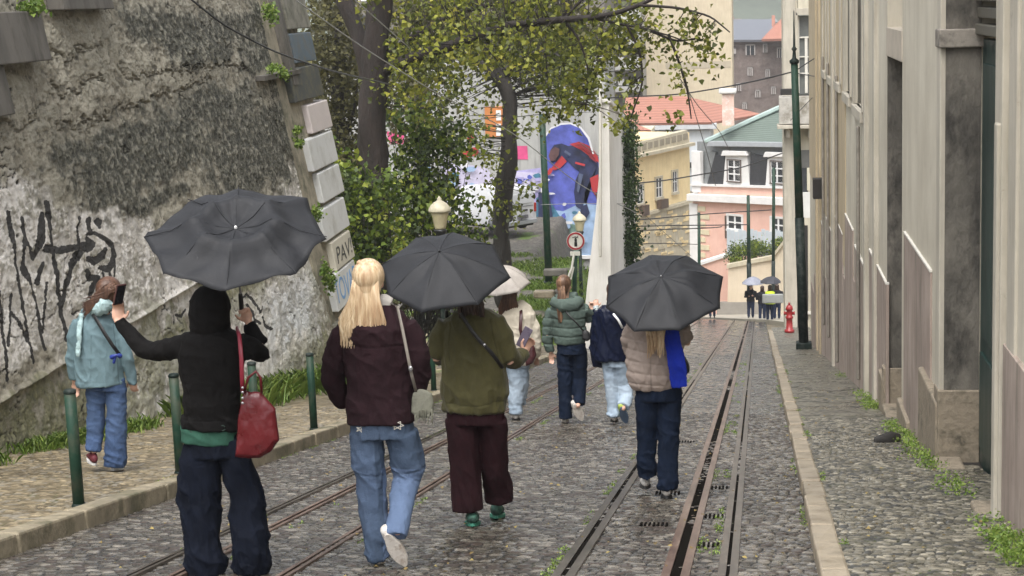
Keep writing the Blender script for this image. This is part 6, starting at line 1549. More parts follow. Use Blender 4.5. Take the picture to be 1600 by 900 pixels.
p.garment('trousers', [([(331, 672, 41, 0), (331, 690, 43, 0), (333, 712, 46, 0)], .62), ([(308, 690, 24, 0), (312, 720, 33, 0), (314, 780, 35, .02), (315, 840, 34.5, 0), (320, 875, 33.5, 0), (322, 896, 33, 0)], .72), ([(360, 690, 24, 0), (371, 725, 26, 0), (383, 770, 30, .02), (389, 835, 34.5, 0), (391, 870, 32, 0), (391, 893, 29, 0)], .72)], m_navyj, .012, .009, 3, 3, (1.3, 1, .45), seams=[([(280, 720), (283, 880)], .006), ([(331, 690), (345, 722)], .006), ([(290, 690), (300, 720), (322, 722)], .005), ([(365, 712), (392, 712)], .005)], worn=None, fdir=knee([(.12, .15, 1.4), (.45, .12, .8)]))
p.garment('tshirt', [([(329, 640, 40, 0), (328, 660, 43, 0), (327, 670, 47, 0), (327, 691, 47.5, 0)], .64)], m_greent, .006, .009, 2, 5)
p.garment('jacket', [([(329, 515, 24, 0), (330, 520, 44, 0), (330, 530, 54, 0), (330, 550, 57, 0), (331, 585, 53, 0), (331, 620, 47, 0), (331, 648, 46, 0), (330, 658, 50, 0), (330, 668, 50, 0)], .68),
                     ([(296, 538, 21, 0), (268, 545, 18, .03), (240, 549, 16.5, .10), (222, 545, 15.5, .12), (205, 525, 13.5, .14), (190, 506, 11, .16), (186, 499, 9.5, .16)], .9),
                     ([(372, 538, 20, 0), (393, 546, 19, .03), (407, 552, 18, .09), (404, 538, 15, .12), (395, 520, 13, .14), (389, 505, 10.5, .14)], .9),
                     ([(328, 522, 30, .01), (328, 512, 33, .01), (328, 495, 34, .01), (328, 478, 33.5, .01), (328, 464, 30, .02), (328, 454, 24, .02), (328, 448, 15, .03), (328, 446, 5, .03)], .95)], m_black, .008, .0085, 3, 2, (1, 1, 1), seams=[([(300, 512), (328, 520), (356, 512)], .006), ([(287, 652), (375, 652)], .005)], fdir=knee([(.95, .12, .6)]))
p.shoe((322, 890, 0), (322, 890, .26), 15, m_shr, m_sole); p.shoe((396, 892, 0), (400, 892, .26), 14, m_shr, m_sole)
# lettering-like print band on the shirt hem
bm = B()
for (x, y, r0) in ((302, 672, 5), (329, 670, 4.5), (347, 669, 5)):
    c = [p.p(x+r0*math.cos(a), y+r0*.8*math.sin(a), -.46*45*p.k*1.28) for a in np.linspace(.6, 5.6, 9)]; tube(bm, c, [.004]*9, 5)
obj('print', bm, mat('print_dark_green', (.012, .03, .022), .7, .1, 5, 0), p.root)
# phone in the raised hand
a, b = p.p(183.5, 476, .10), p.p(190, 444, .10); ph_t = thing('phone', 'phone in a dark red case held up by the hooded person', 'phone', tuple(a)); bm = B()
d = (b-a).normalized(); sd_ = Vector((.55, .83, 0)); nn = d.cross(sd_).normalized()
hexa(bm, [a-sd_*.035-nn*.005, a+sd_*.035-nn*.005, a+sd_*.035+nn*.005, a-sd_*.035+nn*.005, b-sd_*.035-nn*.005, b+sd_*.035-nn*.005, b+sd_*.035+nn*.005, b-sd_*.035+nn*.005]); bmesh.ops.recalc_face_normals(bm, faces=bm.faces); o = obj('case', bm, m_case, ph_t); bevel(o, .004)
bm = B(); s1 = a+d*.01+sd_*.0; hexa(bm, [a+d*.008-sd_*.03-nn*.007, a+d*.008+sd_*.03-nn*.007, a+d*.008+sd_*.03-nn*.0055, a+d*.008-sd_*.03-nn*.0055, b-d*.008-sd_*.03-nn*.007, b-d*.008+sd_*.03-nn*.007, b-d*.008+sd_*.03-nn*.0055, b-d*.008-sd_*.03-nn*.0055]); bmesh.ops.recalc_face_normals(bm, faces=bm.faces); obj('screen', bm, m_phone, ph_t)
# red tote
def bag_mesh(name, poly, Y, th, m, parent, top=.35, vox=.006, bulge=1.0):
    """leather body from the photo outline, given real thickness and a bulge"""
    c = [P(x, y, Y) for x, y in poly]; cen = sum(c, Vector())/len(c); bm = B(); n = len(c); lay = []
    zmx = max(q.z for q in c); zmn = min(q.z for q in c)
    for (s_, dd) in ((.0, -1.0), (.55, -.93), (.85, -.7), (.97, -.35), (1, 0), (.97, .35), (.85, .7), (.55, .93), (.0, 1.0)):
        r_ = []
        for q in c:
            e = cen+(q-cen)*max(s_, .02); f = (1-(e.z-zmn)/(zmx-zmn)*(1-top)); r_.append(bm.verts.new((e.x, e.y+dd*th*f*bulge, e.z)))
        lay.append(r_)
    for a, b in zip(lay, lay[1:]):
        for k in range(n): bm.faces.new((a[k], a[(k+1) % n], b[(k+1) % n], b[k]))
    bm.faces.new(lay[0][::-1]); bm.faces.new(lay[-1])
    me = bake(bm, vox, 1); co = getco(me); no = getno(me); d = (fbm(co[:, 0]*14, co[:, 1]*14, co[:, 2]*9, o=3, s=5)-.5)*.02*min(1, th/.05); setco(me, co+no*d[:, None])
    return link(name, me, m, parent, True)
YB_ = 10.16; tb_ = thing('handbag', 'glossy red leather tote hanging from the shoulder of the hooded person', 'bag', tuple(P(402, 716, YB_)))
bag_mesh('leather_body', [(380, 608), (392, 612), (407, 613), (420, 626), (431, 638), (434, 662), (437, 688), (424, 705), (408, 717), (388, 716), (368, 714), (369, 690), (372, 655), (376, 630)], YB_, .075, m_redl, tb_)
strap('strap', [P(370, 512, 10.30), P(374, 525, 10.16), P(377, 560, 10.12), P(378, 590, 10.12), P(379, 612, 10.13)], .013, mat('strap_red', (.20, .012, .028), .4, .15, 8, .1), tb_)
strap('handle', [P(381, 614, YB_-.03), P(388, 590, YB_-.05), P(400, 580, YB_-.04), P(407, 590, YB_-.03), P(409, 615, YB_-.03)], .008, m_redl, tb_)
bm = B()
for y in (606, 613, 622, 630): ell(bm, P(379, y, YB_-.06), (.009, .006, .009))
obj('studs', bm, m_steel, tb_, True)
U1 = umbrella('black umbrella with inverted dished crown held by the hooded person', [(225, 370.5), (255, 428.6), (353, 455.7), (463, 427), (510, 370.5), (480, 310.4), (373, 293), (294, 312)], (368, 353), 10.2, (378, 500), .56, lambda r, j: (1-r**2.2)+.95*math.exp(-((r-.45)/.14)**2)*(1 if r > .05 else r/.05)-.25*math.exp(-(r/.2)**2), m_umb, wr=.026, seed=3, hub_m=m_win)

# ---- 2 blonde ----------------------------------------------------------------
p = Person('person with long blonde hair in dark plum jacket and patchwork blue jeans', 10.72, (595, 884), .0075)
p.head(577, 440, 1.0); p.neck(583, 478)
p.torso_body([(590, 490, 30, 0), (590, 512, 56, 0), (590, 560, 48, 0), (593, 620, 46, 0), (597, 670, 48, 0)])
p.arm_body([(540, 512, 0), (521, 583, .02), (538, 615, .12)], Vector((.7, .7, -.2)), Vector((0, 0, 1)), .4, .9); p.arm_body([(642, 510, 0), (657, 580, .02), (646, 612, .12)], Vector((-.7, .7, -.2)), Vector((0, 0, 1)), .4, .9)
p.leg_body([(572, 690, 0), (582, 770, .04), (593, 862, 0)]); p.leg_body([(632, 690, 0), (636, 765, .12), (620, 833, -.22)], (.35, -.25, -1))
p.finish_body()
p.garment('jeans', [([(596, 648, 48, 0), (597, 660, 51, 0), (598, 682, 52, 0)], .62), ([(571, 675, 27, 0), (575, 715, 26, 0), (580, 750, 24, .03), (583, 800, 23, .03), (588, 845, 20, 0), (594, 872, 20, 0)], .85), ([(626, 675, 27, 0), (634, 705, 27, .03), (637, 728, 28, .06), (634, 742, 24, .06)], .85),
                    ([(634, 725, 22, .06), (634, 745, 21.5, .06), (628, 790, 19.5, -.06), (621, 822, 18.5, -.16), (619, 838, 18, -.20)], .85)], m_jean, .009, .0085, 3, 8, (1.2, 1, .6),
          seams=[([(596, 660), (600, 690)], .006), ([(545, 672), (552, 720), (560, 800), (575, 875)], .005), ([(648, 665), (658, 700), (664, 733)], .005), ([(612, 738), (640, 738), (663, 730)], .012), ([(554, 735), (604, 742)], .006)],
          worn=lambda x, z, no, w1: np.where((x > .03) & (z < .62), .95, 0)+.45*np.exp(-((z-.55)/.2)**2)*(x < 0)+.3*(w1+.2), fdir=knee([(.1, .12, 1.3), (.55, .1, .8)]))
# frayed star stitching on the back pockets
bm = B()
for (cx, cy, rr_, n) in ((563, 671, 7, 5), (621, 665, 10, 6)):
    yy = -.66*52*p.k*1.06
    for k in range(n):
        a1 = 2*math.pi*k/n; a2 = 2*math.pi*(k+2)/n; q1 = p.p(cx+rr_*math.cos(a1), cy+rr_*.7*math.sin(a1), yy+abs(cx-597)*p.k*.28); q2 = p.p(cx+rr_*math.cos(a2), cy+rr_*.7*math.sin(a2), yy+abs(cx-597)*p.k*.28)
        tube(bm, [q1, q1.lerp(q2, .5)+Vector((0, 0, .004)), q2], [.0022]*3, 5)
obj('star_stitching', bm, mat('pale_thread', (.45, .43, .38), .8, .1, 8, 0), p.root)
p.garment('jacket', [([(586, 478, 18, 0), (588, 485, 30, 0), (590, 494, 46, 0), (590, 510, 60, 0), (590, 540, 58, 0), (590, 580, 54, 0), (592, 620, 52, 0), (595, 645, 55, 0), (596, 659, 57, 0)], .66),
                     ([(547, 508, 20, 0), (534, 530, 20, .01), (524, 565, 19.5, .02), (521, 595, 18, .05), (530, 618, 14.5, .10), (538, 630, 12, .14)], .95),
                     ([(634, 506, 20, 0), (646, 530, 20, .01), (655, 565, 19.5, .02), (656, 590, 18, .05), (651, 612, 14.5, .10), (646, 626, 12, .14)], .95)], m_plum, .009, .0085, 4, 12, (.8, 1, .8),
          seams=[([(540, 534), (590, 537), (635, 534)], .006), ([(540, 500), (538, 560), (536, 620)], .005), ([(637, 500), (641, 560), (645, 620)], .005)])
p.garment('collar', [([(592, 472, 14, 0), (600, 474, 16, 0), (612, 477, 12, 0)], .8)], cloth('grey_lining', (.38, .36, .33), .9, .15, .6), .002, .007, 1)
p.shoe((592, 886, 0), (592, 884, .25), 14, m_shw, m_sole)
p.shoe((604, 836, -.24), (634, 884, -.14), 14.5, m_shw, m_sole, sole_n=(-.30, 1, .35))
p.hair('hair', hm_bl, 1.05, 420, .37, .135, -.115, 4, r=.0055, top=1, fall=(-.035, 0, 0), taper=.25)
bm = B(); c = p.hc+Vector((-.02, -.055, .105)); ell(bm, c, (.035, .03, .032)); ell(bm, c+Vector((-.02, .0, .015)), (.022, .02, .02)); o = obj('top_knot', bm, hm_bl, p.root, True)
bt = thing('shoulder_bag', 'small grey green fringed pouch hanging at the hip of the blonde person', 'bag', tuple(P(661, 660, 10.58)))
bag_mesh('pouch', [(646, 614), (655, 608), (668, 609), (676, 614), (679, 630), (677, 645), (668, 652), (652, 652), (643, 644), (643, 626)], 10.58, .045, m_graybag, bt)
strap('strap', [P(612, 474, 10.68), P(621, 480, 10.50), P(629, 515, 10.46), P(637, 555, 10.45), (P(643, 585, 10.46)), P(650, 612, 10.53)], .0095, mat('taupe_strap', (.20, .18, .155), .7, .2, 12, .2), bt)
bm = B(); ell(bm, P(641.5, 576, 10.44), (.014, .008, .018)); obj('buckle', bm, m_steel, bt, True)
bm = B(); rs = random.Random(1)
for i in range(22):
    x = 648+rs.random()*28; y = 640+rs.random()*10; a = P(x, y, 10.52+rs.random()*.05); b = P(x+rs.uniform(-2, 2), y+rs.uniform(9, 17), 10.54); tube(bm, [a, (a+b)/2, b], [.004, .0045, .002], 5)
obj('fringe', bm, m_graybag, bt, True)

# ---- 3 olive bomber ------------------------------------------------------------
p = Person('person in olive bomber jacket and wide maroon trousers under a black umbrella, holding a phone', 12.6, (745, 818), .008)
p.head(738, 455, 1.0, yaw=-.5); p.neck(737, 484)
p.torso_body([(735, 488, 26, 0), (737, 505, 46, 0), (740, 560, 40, 0), (742, 620, 42, 0), (743, 646, 38, 0)])
p.arm_body([(694, 512, 0), (682, 560, -.02), (706, 530, .26)], Vector((.3, .4, .6)), Vector((1, 0, 0)), 1.0)
p.arm_body([(780, 508, 0), (797, 566, .0), (818, 550, .20)], Vector((.25, .55, .45)), Vector((-.4, 0, 1)), .7, 1.0)
p.leg_body([(724, 660, 0), (728, 730, .03), (739, 800, 0)]); p.leg_body([(768, 660, 0), (778, 720, .12), (778, 785, .34)])
p.finish_body()
p.garment('trousers', [([(742, 632, 46, 0), (743, 645, 47, 0), (743, 660, 46, 0)], .66), ([(721, 655, 26, 0), (724, 690, 25.5, 0), (727, 740, 25.5, .02), (731, 785, 25.5, 0), (732, 797, 25.5, 0)], .85), ([(769, 655, 24, 0), (771, 690, 23, .04), (774, 735, 22.5, .10), (780, 766, 23.5, .18), (781, 780, 24, .20)], .85)], m_maroon, .009, .009, 3, 22, (1.5, 1, .3),
          seams=[([(744, 640), (749, 662)], .006), ([(699, 670), (713, 790)], .005)], fdir=knee([(.35, .12, .6)]))
p.garment('jacket', [([(736, 482, 16, 0), (736, 488, 30, 0), (737, 497, 45, 0), (738, 515, 51, 0), (739, 550, 50, 0), (741, 590, 53, 0), (742, 615, 54, 0), (742, 626, 50.5, 0), (742, 640, 50, 0)], .66),
                     ([(700, 505, 18, 0), (690, 525, 18, 0), (685, 548, 17, .0), (692, 558, 15, .10), (702, 545, 13, .2), (706, 536, 11, .25)], .95),
                     ([(768, 503, 20, 0), (782, 528, 21, 0), (794, 556, 19, .02), (805, 562, 16, .08), (815, 556, 12.5, .16), (818, 552, 10.5, .19)], .95)], m_olive, .013, .009, 3, 31, (1.1, 1, .5),
          seams=[([(695, 624), (742, 628), (790, 622)], .006), ([(768, 496), (778, 540), (784, 580)], .005), ([(708, 500), (706, 560)], .004)], fdir=knee([(.78, .12, .5)]))
p.shoe((739, 822, -.06), (738, 817, .24), 15, m_shg, m_gsole); p.shoe((776, 810, .29), (779, 804, .58), 15, m_shg, m_gsole)
p.hair('hair', hm_dk, 1.05, 40, .22, .09, -.09, 8)
a, b = p.p(812, 542, .22), p.p(821, 524, .22); t = thing('phone', 'dark phone held at waist height by the olive jacket person', 'phone', tuple(a)); bm = B(); d = (b-a).normalized(); sd_ = Vector((.8, -.45, -.35)).normalized(); nn = d.cross(sd_).normalized()
hexa(bm, [a-sd_*.036-nn*.005, a+sd_*.036-nn*.005, a+sd_*.036+nn*.005, a-sd_*.036+nn*.005, b+d*.06-sd_*.036-nn*.005, b+d*.06+sd_*.036-nn*.005, b+d*.06+sd_*.036+nn*.005, b+d*.06-sd_*.036+nn*.005]); bmesh.ops.recalc_face_normals(bm, faces=bm.faces); o = obj('case', bm, mat('dusty_case', (.13, .11, .15), .3, .2, 6, 0), t); bevel(o, .004)
t = thing('crossbody_bag', 'black crossbody strap with buckle lying across the olive jacket', 'bag', tuple(p.p(765, 547, -.3)))
strap('strap', [p.p(716, 488, -.02), p.p(721, 492, -.20), p.p(737, 517, -.25), p.p(752, 535, -.255), p.p(766, 549, -.24), p.p(776, 562, -.20), p.p(785, 575, -.1)], .014, m_strapb, t)
bm = B(); ell(bm, p.p(757, 539, -.27), (.012, .006, .012)); ell(bm, p.p(706, 486, -.10), (.016, .008, .014)); obj('buckle', bm, m_steel, t, True)
U2 = umbrella('black umbrella with smooth domed canopy over the olive jacket person', [(594, 415), (607, 463), (659, 490), (747, 477), (798, 434), (772, 383), (708, 363), (650, 372)], (686.6, 394), 12.4, (706, 540), .62, dome, m_umb, wr=.010, seed=11)

# ---- 4 quilted jacket ------------------------------------------------------------
p = Person('person in taupe quilted jacket with royal blue scarf and navy jeans under the right umbrella', 14.32, (1025, 778), .009)
p.head(1026, 468, 1.0); p.neck(1026, 492)
p.torso_body([(1025, 500, 30, 0), (1025, 515, 42, 0), (1025, 560, 36, 0), (1027, 600, 32, 0), (1030, 616, 30, 0)])
p.arm_body([(986, 515, 0), (984, 555, .08), (1010, 520, .32)], Vector((.2, .3, 1)), Vector((1, 0, 0)), 1.0); p.arm_body([(1064, 515, 0), (1074, 535, .1), (1050, 510, .32)], Vector((-.3, .2, 1)), Vector((-1, 0, 0)), 1.0)
p.leg_body([(1011, 628, 0), (1012, 690, .05), (1011, 748, .10)]); p.leg_body([(1045, 628, 0), (1044, 700, 0), (1040, 760, -.02)])
p.finish_body()
p.garment('jeans', [([(1029, 600, 36, 0), (1030, 612, 37, 0), (1030, 624, 36.5, 0)], .7), ([(1011, 620, 18.5, 0), (1012, 650, 17.5, .01), (1011, 690, 15.5, .04), (1010, 720, 16, .05), (1013, 744, 15, .08)], .9), ([(1047, 620, 19.5, 0), (1046, 660, 18, 0), (1044, 700, 16.5, 0), (1042, 740, 16.5, -.01), (1041, 764, 15.5, -.02)], .9)], m_navy, .008, .009, 3, 41, (1, 1, .9), seams=[([(1029, 605), (1029, 628)], .006), ([(995, 625), (997, 740)], .004), ([(1064, 625), (1058, 760)], .004)], fdir=knee([(.12, .1, 1.2), (.5, .1, .8)]))
qf = [(0, .10, .085, .007), (.3, 1.25, .16, .005), (.1, -1.1, .17, .005)]
p.garment('jacket', [([(1026, 492, 16, 0), (1026, 500, 32, 0), (1026, 512, 44, 0), (1026, 535, 44, 0), (1022, 560, 44.5, 0), (1021, 585, 44, 0), (1021, 598, 41, 0), (1021, 606, 35, 0)], .80),
                     ([(990, 512, 14, 0), (984, 530, 14, .02), (987, 548, 13, .08), (998, 535, 12, .2), (1008, 522, 10, .3)], .95), ([(1062, 512, 15, 0), (1068, 526, 14.5, .05), (1062, 528, 13, .15), (1052, 514, 10, .3)], .95)], m_quilt, .006, .0095, 3, 45, (1, 1, 1), quilt=qf, seams=[([(1019, 545), (1019, 604)], .007)])
p.hair('hair', hm_bl, 1.05, 46, .40, .05, -.17, 9, fall=(.0, -.13, 0), r=.009)
me_pts = [(1046, 512, 13, -.185), (1052, 540, 13.5, -.235), (1058, 572, 14, -.235), (1062, 605, 12.5, -.20)]
p.garment('scarf', [(me_pts, .16)], m_blues, .007, .006, 1, 47, (1.6, 1, .5))
p.shoe((1009, 764, .10), (1007, 758, .34), 10.5, m_shw, m_blks); p.shoe((1042, 779, -.05), (1041, 776, .2), 10.5, m_shw, m_blks)
t = thing('shoulder_bag', 'dark bag peeking out beside the blue scarf', 'bag', tuple(p.p(1070, 575, .05))); bag_mesh('bag_body', [(1062, 545), (1070, 556), (1077, 570), (1078, 582), (1070, 584), (1060, 582)], 14.37, .06, m_strapb, t, .6, .008)
strap('strap', [p.p(1050, 505, -.02), p.p(1060, 530, -.14), p.p(1066, 552, -.05)], .010, m_strapb, t)
U3 = umbrella('black umbrella with flat topped crown over the quilted jacket person', [(950, 432), (946.6, 479.5), (991, 518.6), (1062, 518.6), (1125, 483), (1130, 433), (1075, 398.7), (1014, 399.6)], (1033, 433), 14.17, (1032, 540), .60, lambda r, j: 1-r**1.9+.16*math.exp(-((r-.45)/.18)**2)*(1 if 4.3 < (j % 8) < 8 else .2), m_umb, wr=.017, seed=21, hub_m=m_steel)

# ---- 5 glossy navy coat ------------------------------------------------------------
p = Person('person in glossy navy coat and pale jeans, mid-step with a lime green shoe sole lifted', 22.12, (962, 662), .011)
p.head(960, 456, 1.0); p.neck(957, 478)
p.torso_body([(955, 482, 16, 0), (955, 490, 24, 0), (955, 540, 20, 0), (958, 566, 17, 0)])
p.arm_body([(937, 492, 0), (932, 505, .15), (931, 480, .28)], Vector((0, .2, 1)), Vector((1, 0, 0)), .9); p.arm_body([(976, 492, 0), (982, 535, .02), (980, 560, .12)], Vector((0, .2, -1)), Vector((-1, 0, 0)), .5)
p.leg_body([(953, 580, 0), (957, 620, .05), (961, 652, 0)]); p.leg_body([(970, 580, 0), (975, 615, .12), (974, 640, -.2)], (.1, -.3, -1)); p.finish_body()
p.garment('jeans', [([(961, 558, 19, 0), (961, 572, 20, 0)], .75), ([(953, 568, 12.5, 0), (956, 600, 11.5, .02), (959, 635, 10.5, .02), (960, 650, 10, 0)], .9), ([(969, 568, 13, 0), (975, 600, 13, .06), (979, 620, 11.5, .0), (974, 636, 10, -.14)], .9)], m_jeanl, .010, .011, 2, 51, (1, 1, 1), worn=jean_worn(.4), fdir=knee([(.12, .1, 1.2)]))
p.garment('coat', [([(955, 477, 12, 0), (955, 484, 22, 0), (955, 495, 26, 0), (955, 530, 26, 0), (955, 562, 28, 0)], .72), ([(938, 488, 9, 0), (931, 515, 9, .02), (930, 545, 9.5, .04), (933, 572, 8.5, .06)], .9), ([(938, 490, 8, .05), (933, 500, 8, .16), (932, 484, 6, .26)], .9)], m_gloss, .016, .011, 2, 52, (1, 1, .5))
p.garment('cap_sleeve', [([(932, 486, 5.2, .25), (931, 478, 4.8, .28)], .9)], cloth('pale_grey_knit', (.40, .45, .45), .9, .1, .4), .001, .008, 1)
strap('cord', [p.p(958, 490, -.20), p.p(966, 500, -.22), p.p(973, 513, -.20)], .014, m_win, p.root)
p.hair('hair', hm_br, 1.04, 20, .2, .08, -.08, 3)
p.shoe((960, 660, 0), (960, 657, .25), 7.5, m_shw, m_blks); p.shoe((971, 638, -.2), (979, 661, -.10), 7.5, mat('lime_shoe', (.38, .48, .10), .6, .2, 10, .1), mat('navy_sole', (.06, .09, .14), .7, .2, 10, .2), sole_n=(-.2, 1, .3))

# ---- 6 ponytail ----------------------------------------------------------------------
p = Person('person with long ponytail in grey green padded jacket, navy jeans and white trainers', 22.35, (890, 660), .011)
p.head(882, 446, .98, yaw=-.35); p.neck(883, 464)
p.torso_body([(887, 472, 16, 0), (888, 482, 26, 0), (890, 520, 21, 0), (893, 548, 19, 0)])
p.arm_body([(861, 484, 0), (854, 520, -.02), (861, 552, .05)], Vector((.05, .1, -1)), Vector((1, 0, 0)), .4, 1); p.arm_body([(913, 484, 0), (922, 500, .15), (925, 484, .30)], Vector((0, .3, 1)), Vector((-1, 0, 0)), .9)
p.leg_body([(882, 565, 0), (882, 612, .03), (884, 650, 0)]); p.leg_body([(905, 565, 0), (906, 610, .12), (903, 636, -.16)], (.1, -.3, -1)); p.finish_body()
p.garment('jeans', [([(893, 535, 22, 0), (893, 552, 23.5, 0)], .75), ([(882, 550, 13, 0), (883, 590, 11.5, 0), (883, 630, 10.5, 0), (884, 653, 10.5, 0)], .9), ([(906, 550, 12, 0), (906, 590, 11.5, .06), (906, 618, 10.5, -.02), (904, 632, 10, -.08)], .9)], m_navy, .008, .011, 2, 61, (1, 1, 1))
qf = [(0, 0, .11, .010)]
p.garment('jacket', [([(885, 466, 13, 0), (886, 473, 24, 0), (887, 484, 30, 0), (889, 505, 27, 0), (890, 522, 27, 0), (890, 536, 24, 0)], .75), ([(864, 484, 9.5, 0), (856, 505, 9, 0), (855, 530, 8.5, .02), (860, 550, 6.5, .04)], .95), ([(910, 482, 10, 0), (920, 497, 9.5, .12), (925, 497, 9, .22), (927, 486, 7, .28)], .95)], m_grnj, .007, .011, 2, 62, quilt=qf)
p.garment('hood', [([(862, 470, 8, -.10), (880, 478, 11, -.16), (898, 476, 10, -.12), (908, 468, 7, -.04)], .8), ([(868, 468, 8, 0), (884, 466, 9, .05), (902, 464, 8, 0)], .8)], m_grnj, .005, .010, 2, 63)
p.hair('hair', hm_lb, 1.02, 8, .1, .05, -.06, 5, r=.006)
bm = B(); c = p.hc
for i in range(26):
    a = random.uniform(-1, 1); b = c+Vector((.0, -.09, .05)); tube(bm, [b, c+Vector((a*.035-.02, -.15, -.06)), c+Vector((a*.05-.03, -.17, -.22)), c+Vector((a*.02-.045, -.16, -.36-random.random()*.08))], [.010, .013, .012, .004], 5)
bmesh.ops.recalc_face_normals(bm, faces=bm.faces); obj('ponytail', bm, hm_lb, p.root, True)
p.shoe((883, 660, 0), (883, 657, .25), 7.5, m_shw, m_sole); p.shoe((898, 632, -.14), (910, 657, -.06), 8.5, m_shw, m_sole, sole_n=(-.3, 1, .3))
t = thing('crossbody_bag', 'small black crossbody bag on the hip of the ponytail person', 'bag', tuple(p.p(917, 530, -.1))); bag_mesh('bag_body', [(909, 518), (914, 514), (921, 519), (923, 529), (917, 533), (910, 530)], 22.2, .05, m_strapb, t, .8, .008)
strap('strap', [p.p(880, 482, -.16), p.p(890, 494, -.235), p.p(902, 506, -.23), p.p(913, 519, -.15)], .010, m_strapb, t)

# ---- 7 cream fleece --------------------------------------------------------------------
p = Person('person in cream fleece with long brown hair under a small speckled umbrella', 22.7, (800, 657), .011)
p.head(797, 454, 1.0, yaw=.35); p.neck(803, 474)
p.torso_body([(805, 480, 20, 0), (806, 495, 28, 0), (808, 530, 24, 0), (808, 566, 18, 0)])
p.arm_body([(779, 492, 0), (776, 530, .04), (790, 500, .25)], Vector((0, .3, 1)), Vector((1, 0, 0)), 1); p.arm_body([(828, 492, 0), (835, 535, 0), (838, 560, .12)], Vector((0, .3, -1)), Vector((-1, 0, 0)), .5)
p.leg_body([(802, 580, 0), (803, 618, .04), (806, 646, 0)]); p.leg_body([(818, 580, 0), (816, 612, .1), (812, 640, .2)]); p.finish_body()
p.garment('jeans', [([(809, 560, 20, 0), (809, 572, 20, 0)], .75), ([(804, 568, 15, 0), (808, 600, 13, .02), (806, 630, 11.5, .02), (806, 647, 10.5, 0)], .9), ([(816, 568, 12, 0), (816, 600, 10, .06), (812, 630, 9, .12)], .9)], m_jeanl, .010, .011, 2, 71, worn=jean_worn(.4))
p.garment('fleece', [([(803, 473, 13, 0), (805, 480, 24, 0), (806, 492, 32, 0), (808, 530, 31, 0), (808, 560, 28, 0), (808, 568, 26, 0)], .75), ([(824, 492, 11, 0), (833, 512, 11, 0), (836, 540, 10, .02), (836, 556, 7.5, .08)], .95), ([(784, 492, 10, 0), (780, 515, 10, .02), (788, 505, 8, .2)], .95)], m_fleece, .008, .011, 2, 72)
p.hair('hair', hm_br, 1.06, 180, .36, .115, -.115, 6, r=.007, fall=(-.01, 0, 0)); p.shoe((806, 657, 0), (806, 655, .25), 8, m_shw, m_blks)
t = thing('handbag', 'dark oxblood shoulder bag at the side of the cream fleece person', 'bag', tuple(p.p(828, 572, -.1))); bag_mesh('bag_body', [(820, 536), (828, 532), (836, 542), (839, 556), (832, 568), (822, 573), (819, 560)], 22.45, .06, m_bagm, t, .5, .009)
strap('strap', [p.p(814, 478, -.05), p.p(814, 492, -.22), p.p(813, 515, -.24), p.p(818, 537, -.22)], .020, m_bagm, t)
umb2 = umbmat('speckled_beige_cloth', (.36, .33, .30))
umbrella('small speckled beige umbrella over the brown haired person in cream fleece', [(726, 447), (740, 459), (776, 463), (812, 456), (829, 442), (822, 430), (790, 424), (745, 432)], (780, 416), 22.6, (789, 500), .55, dome, umb2, wr=.006, seed=5)

# ---- 8 raincoat ---------------------------------------------------------------------------
p = Person('person in pale blue grey raincoat and flared jeans on the left pavement', 15.3, (175, 736), .009)
p.head(173, 458, 1.0, yaw=-.55); p.neck(160, 482)
p.torso_body([(152, 488, 20, 0), (151, 500, 32, 0), (155, 550, 32, 0), (158, 590, 30, 0), (162, 606, 28, 0)])
p.arm_body([(122, 508, 0), (112, 555, 0), (117, 598, .06)], Vector((.05, .1, -1)), Vector((1, 0, 0)), .5); p.arm_body([(182, 512, 0), (199, 555, 0), (207, 594, .06)], Vector((.08, .1, -1)), Vector((-1, 0, 0)), .5)
p.leg_body([(150, 620, 0), (149, 665, .04), (146, 708, -.06)], (-.3, 1, 0)); p.leg_body([(180, 620, 0), (181, 670, 0), (181, 716, 0)], (.3, 1, 0)); p.finish_body()
p.garment('jeans', [([(166, 590, 31, 0), (166, 608, 32.5, 0)], .7), ([(150, 606, 17, 0), (150, 640, 15.5, .02), (148, 680, 14, .01), (145, 706, 13, -.05)], .9), ([(182, 606, 17, 0), (182, 640, 16, 0), (181, 680, 17, 0), (180, 728, 18.5, 0)], .9)], m_jeanm, .009, .010, 3, 81, worn=jean_worn(.5, .25), seams=[([(166, 600), (168, 625)], .006)], fdir=knee([(.1, .1, 1.0), (.5, .1, .5)]))
p.garment('raincoat', [([(156, 484, 16, 0), (153, 491, 28, 0), (151, 505, 34, 0), (152, 535, 37, 0), (154, 565, 39, 0), (156, 592, 40, 0), (157, 601, 40, 0)], .76), ([(124, 502, 11, 0), (116, 525, 10, 0), (112, 560, 9.5, .01), (116, 592, 8, .04)], .95), ([(181, 505, 12, 0), (191, 530, 11, 0), (199, 560, 10.5, 0), (206, 588, 9, .04), (208, 600, 7.5, .05)], .95)], m_rain, .010, .0095, 3, 82, (.9, 1, .6), seams=[([(152, 520), (151, 598)], .004), ([(180, 500), (190, 598)], .005), ([(118, 593), (196, 593)], .004)])
p.garment('scarf', [([(144, 488, 9, -.02), (152, 484, 11, -.10), (162, 478, 13, -.12), (170, 474, 11, -.06)], .9), ([(148, 482, 10, .0), (156, 474, 12, .0), (166, 470, 10, .02)], .9), ([(127, 490, 4, -.10), (124, 520, 4.5, -.17), (122, 558, 3.5, -.19)], .5)], m_scarf, .008, .0085, 2, 83, (2, 1, 2))
p.hair('hair', hm_br, 1.12, 60, .16, .08, -.05, 12, r=.011, fall=(-.06, -.03, 0))
bm = B(); rs = random.Random(3)
